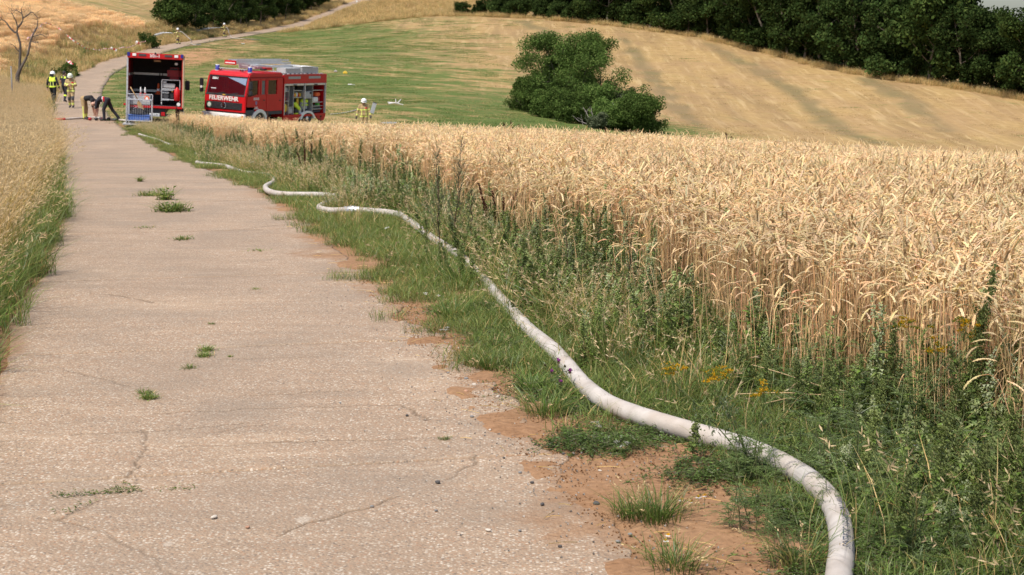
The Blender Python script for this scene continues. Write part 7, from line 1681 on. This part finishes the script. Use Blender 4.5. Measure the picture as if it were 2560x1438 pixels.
    # grass tussocks
    tus = [(1645, 1300, .17, 210, .1, 'dark green grass tussock on the red soil in front of the hose'), (1360, 1040, .19, 220, .2, 'large grass tussock with pale blades left of the hose curve'), (1225, 925, .13, 170, .25, 'low grass tussock at the soil edge of the path'), (1330, 975, .14, 150, .15, 'grass tussock just behind the large one by the hose'), (1690, 1425, .15, 190, .3, 'grass tussock with straw coloured runners at the lower soil edge'), (1240, 870, .12, 150, .1, 'bright grass tussock where the soil bank begins'), (1660, 930, .24, 160, .35, 'loose tuft of long grass between hose and wheat'), (1220, 650, .26, 200, .2, 'long leaning grass tuft where the hose vanishes'), (1130, 800, .2, 190, .2, 'arching grass tuft left of the hose before the soil'), (1580, 1290, .12, 140, .15, 'small tussock touching the dark green tussock'), (1118, 705, .30, 170, .25, 'long grass tuft hiding the hose near the tall mugwort'), (1158, 722, .28, 160, .3, 'second long grass tuft hiding the hose near the mugwort'), (1082, 672, .28, 150, .3, 'grass tuft at the far side of the hidden hose stretch'), (940, 560, .2, 160, .6, 'straw coloured tuft in front of the hose coupling'), (2000, 1420, .2, 150, .6, 'straw coloured tuft beside the printed hose end')]
    for u, v, h, n, dry, lab in tus:
        a = Acc(); P, d, c = blades(a, rng, n, .1, h * .55, h * 1.25, .0019, dry * .6, .75, (0, 0), .03 + h * .12); a.C[-1] = a.C[-1] * np.array([.78, .92, .8]); b = Acc(); seedheads(b, rng, P, .06, .05); q = gp(u, v)
        o = thing('grass_tussock', lab, 'grass', (float(q[0]), float(q[1]), float(T(q[0], q[1])) - .005)); tag(link('blades', a.mesh('blades', M_GREEN), o), kind='stuff')
        if b.n: tag(link('seed_heads', b.mesh('seed_heads', M_STRAW), o), kind='stuff')
    # weeds in the joints of the path
    tufts = [(432, 528, .16, 260, .20, 'largest weed tuft growing in the path joint'), (372, 490, .10, 120, .16, 'smaller weed tuft beside the largest one in the joint'), (415, 500, .22, 90, .10, 'upright leafy weed behind the largest path tuft'), (515, 878, .05, 130, .05, 'cluster of short grass in the middle of the path'), (512, 892, .045, 120, .05, 'short grass at the near end of the mid path cluster'), (474, 922, .04, 60, .05, 'thin grass left of the mid path cluster'), (372, 998, .05, 130, .05, 'slanting yellow green grass tuft in a path crack'), (360, 985, .04, 70, .04, 'thin end of the slanting grass tuft'), (455, 600, .06, 80, .10, 'tiny weed in the path past the mid cluster'), (530, 812, .025, 50, .03, 'tiny grass dot beyond the mid path cluster'), (640, 725, .03, 50, .05, 'faint grass dot right of the path middle'), (575, 893, .02, 40, .02, 'tiny green sprout right of the mid path cluster'), (350, 455, .12, 50, .05, 'small upright weed on the far path'), (360, 570, .03, 60, .14, 'thin yellowish grass along a far path crack'), (645, 628, .03, 40, .1, 'faint green sprout on the far right lane'), (1115, 1100, .025, 60, .03, 'small green sprout at the soil edge of the path')]
    for u, v, h, n, sp, lab in tufts:
        a = Acc(); blades(a, rng, n, sp, h * .4, h * 1.2, .0016 if v > 700 else .004, .12, .8, (0, 0), sp * .5); q = gp(u, v)
        m = n; pp = np.concatenate([rng.normal(0, sp * .5, (m, 2)), np.abs(rng.normal(0, h * .3, (m, 1)))], 1); leaves(a, rng, pp, rdir(rng, m, .5), h * .35, h * .10, pick(rng, GREENS, m), .3)
        o = thing('path_weed', lab, 'weed', (float(q[0]), float(q[1]), float(T(q[0], q[1])) - .0)); tag(link('blades', a.mesh('blades', M_GREEN), o), kind='stuff')
    # green line of creeping weed along the nearest joint
    a = Acc()
    for u, v, n in [(140 + 14 * k, 1243 - 1.0 * k, 14 + 8 * (k > 9)) for k in range(15)] + [(290, 1222, 20), (310, 1212, 16), (325, 1222, 16), (405, 1226, 10), (440, 1224, 16), (470, 1222, 10), (150, 1285, 8), (180, 1275, 10), (205, 1265, 12), (225, 1258, 10)]:
        q = gp(u, v); pp = q + np.concatenate([rng.normal(0, .02, (n, 1)), rng.normal(0, .014, (n, 1)), np.abs(rng.normal(.008, .006, (n, 1)))], 1); leaves(a, rng, pp, rdir(rng, n, .5), rng.uniform(.012, .024, n), rng.uniform(.002, .0045, n), pick(rng, GREENS * .9, n), .3)
    tag(link('joint_weed', a.mesh('joint_weed', M_GREEN)), 'creeping green weed filling the nearest path joint', 'weed', kind='stuff')
    # broken straw stalks lying on the weeds
    for k, (pts, lab) in enumerate((([(1880, 912, .25), (1960, 935, .22), (2080, 975, .18)], 'long broken straw stalk lying slantwise over the weeds'), ([(1850, 985, .12), (1960, 982, .16), (2090, 990, .14)], 'broken straw stalk lying level beside the slanting one'), ([(1905, 1010, .08), (2000, 990, .12), (2070, 985, .1)], 'short broken straw crossing the level stalk'))):
        P = spline([hit(u, v, h, 3, 30) for u, v, h in pts], .03); V, F = tubes(P[None], np.full((1, len(P)), .0026), 5); a = Acc(); a.add(V, F, (.66, .50, .29)); o = thing('straw_stalk', lab, 'straw', (0, 0, 0)); link('straw', a.mesh('straw', M_STRAW), o)
        b = Acc(); m = 8; pp = P[-1] + rng.normal(0, .01, (m, 3)); leaves(b, rng, pp, unit(np.array([[1., .2, .1]]) + rng.normal(0, .5, (m, 3))), .05, .004, np.full((m, 3), .5) * np.array([1.2, .9, .5]), .3); link('dry_leaf', b.mesh('dry_leaf', M_STRAW), o)
    # loose stones on the soil and concrete
    def stone(r, sd):
        rg = np.random.default_rng(sd); bm = bmesh.new(); bmesh.ops.create_icosphere(bm, subdivisions=2, radius=r); k = rg.normal(0, 1, 3)
        for v in bm.verts: v.co = Vector((v.co.x * (1.2 + .3 * math.sin(k[0])), v.co.y, v.co.z * .62)) * (1 + .16 * math.sin(v.co.x / r * 3 + k[1]) + .12 * math.sin(v.co.y / r * 4 + k[2]))
        return bm
    sm = [paint('grey_stone', (.22, .21, .20), .85, 0, .3, 60, bump=.4), paint('dark_stone', (.075, .068, .065), .85, 0, .3, 60, bump=.4), paint('pale_stone', (.55, .48, .40), .85, 0, .2, 60, bump=.4), paint('red_stone', (.40, .22, .14), .85, 0, .2, 40, bump=.4)]
    meshes = [bm_mesh('stone', stone(1.0, 40 + k), sm[k % 4], True) for k in range(8)]
    sg = ['grey pebble lying on the path edge', 'dark pebble lying on the path edge', 'pale pebble lying on the path edge', 'reddish pebble lying on the path edge']
    named = [(1095, 1210, .018, 1), (535, 1298, .017, 2), (1018, 1042, .014, 1), (1300, 1185, .012, 0), (1410, 1138, .013, 1), (1165, 950, .02, 0), (1185, 965, .016, 2), (1120, 935, .012, 0), (1490, 1265, .022, 1), (1575, 1340, .014, 0), (1545, 1358, .013, 0), (1180, 1045, .015, 0), (1225, 1078, .012, 2), (1260, 1148, .010, 1), (1330, 1210, .013, 1), (1355, 1265, .014, 1), (1245, 995, .016, 2), (1165, 982, .018, 3), (930, 1270, .012, 0), (620, 1322, .012, 3), (1220, 1330, .014, 2), (1400, 1370, .012, 1), (1670, 1432, .016, 1), (1090, 1280, .011, 0), (1300, 1330, .010, 0), (850, 1010, .010, 0), (1500, 1180, .010, 2)]
    for u, v, r, k in named:
        q = gp(u, v); o = link('pebble', meshes[k], None, (float(q[0]), float(q[1]), float(T(q[0], q[1])) + r * .35 + .004), (0, 0, rng.uniform(0, 6))); r *= .75; o.scale = (r, r, r); tag(o, sg[k], 'stone', 'pebbles scattered on the path edge')
    q = gp(1545, 1125); o = link('flat_stone', bm_mesh('flat_stone', stone(1, 5), sm[3], True), None, (float(q[0]), float(q[1]), float(T(q[0], q[1])) + .008), (0, 0, .3)); o.scale = (.055, .03, .02); tag(o, 'flat pale red stone lying on the soil below the hose', 'stone')
    n = 1500; yy = rng.uniform(5.5, 14, n); oo = HALF + rng.normal(.05, .35, n); xx, y2 = path_pt(yy, oo); acc = Acc(); gran(acc, rng, np.stack([xx, y2, T(xx, y2) + .006], -1), .0055, np.array([[.34, .30, .26]]) * (.5 + rng.random((n, 1))) * np.ones((1, 3)))
    n = 5200; yy = rng.uniform(5.3, 15, n); oo = HALF + np.abs(rng.normal(.1, .55, n)) - .15; xx, y2 = path_pt(yy, oo); a2 = Acc(); gran(a2, rng, np.stack([xx, y2, T(xx, y2) + .004 + .02 * (fbm(xx * 2.2, y2 * 2.2, 4) - .5)], -1), .006, np.array([[.30, .165, .085]]) * (.55 + .8 * rng.random((n, 1))) * np.ones((1, 3)))
    tag(link('soil_clods', a2.mesh('soil_clods', M_STEM)), 'crumbs of red soil beside the path', 'soil', kind='stuff')
    n = 420; yy = rng.uniform(5.5, 20, n); oo = HALF + rng.uniform(-.35, 2.0, n); xx, y2 = path_pt(yy, oo); a3 = Acc(); az = rng.uniform(0, 6.28, n); ln = rng.uniform(.03, .14, n); p0 = np.stack([xx, y2, T(xx, y2) + .014], -1); dd = np.stack([np.cos(az), np.sin(az), rng.normal(0, .05, n)], -1)
    V, F = tubes(np.stack([p0, p0 + dd * ln[:, None] * .5 + (0, 0, .004), p0 + dd * ln[:, None]], 1), np.full((n, 3), .0016), 3); a3.add(V, F, rep(pick(rng, DRY, n), 9)); tag(link('straw_litter', a3.mesh('straw_litter', M_STRAW)), 'bits of loose dry straw on the soil and grass', 'straw', kind='stuff')
    tag(link('gravel', acc.mesh('gravel', M_STEM)), 'fine loose gravel along the soil edge of the path', 'gravel', kind='stuff')
build_plants()
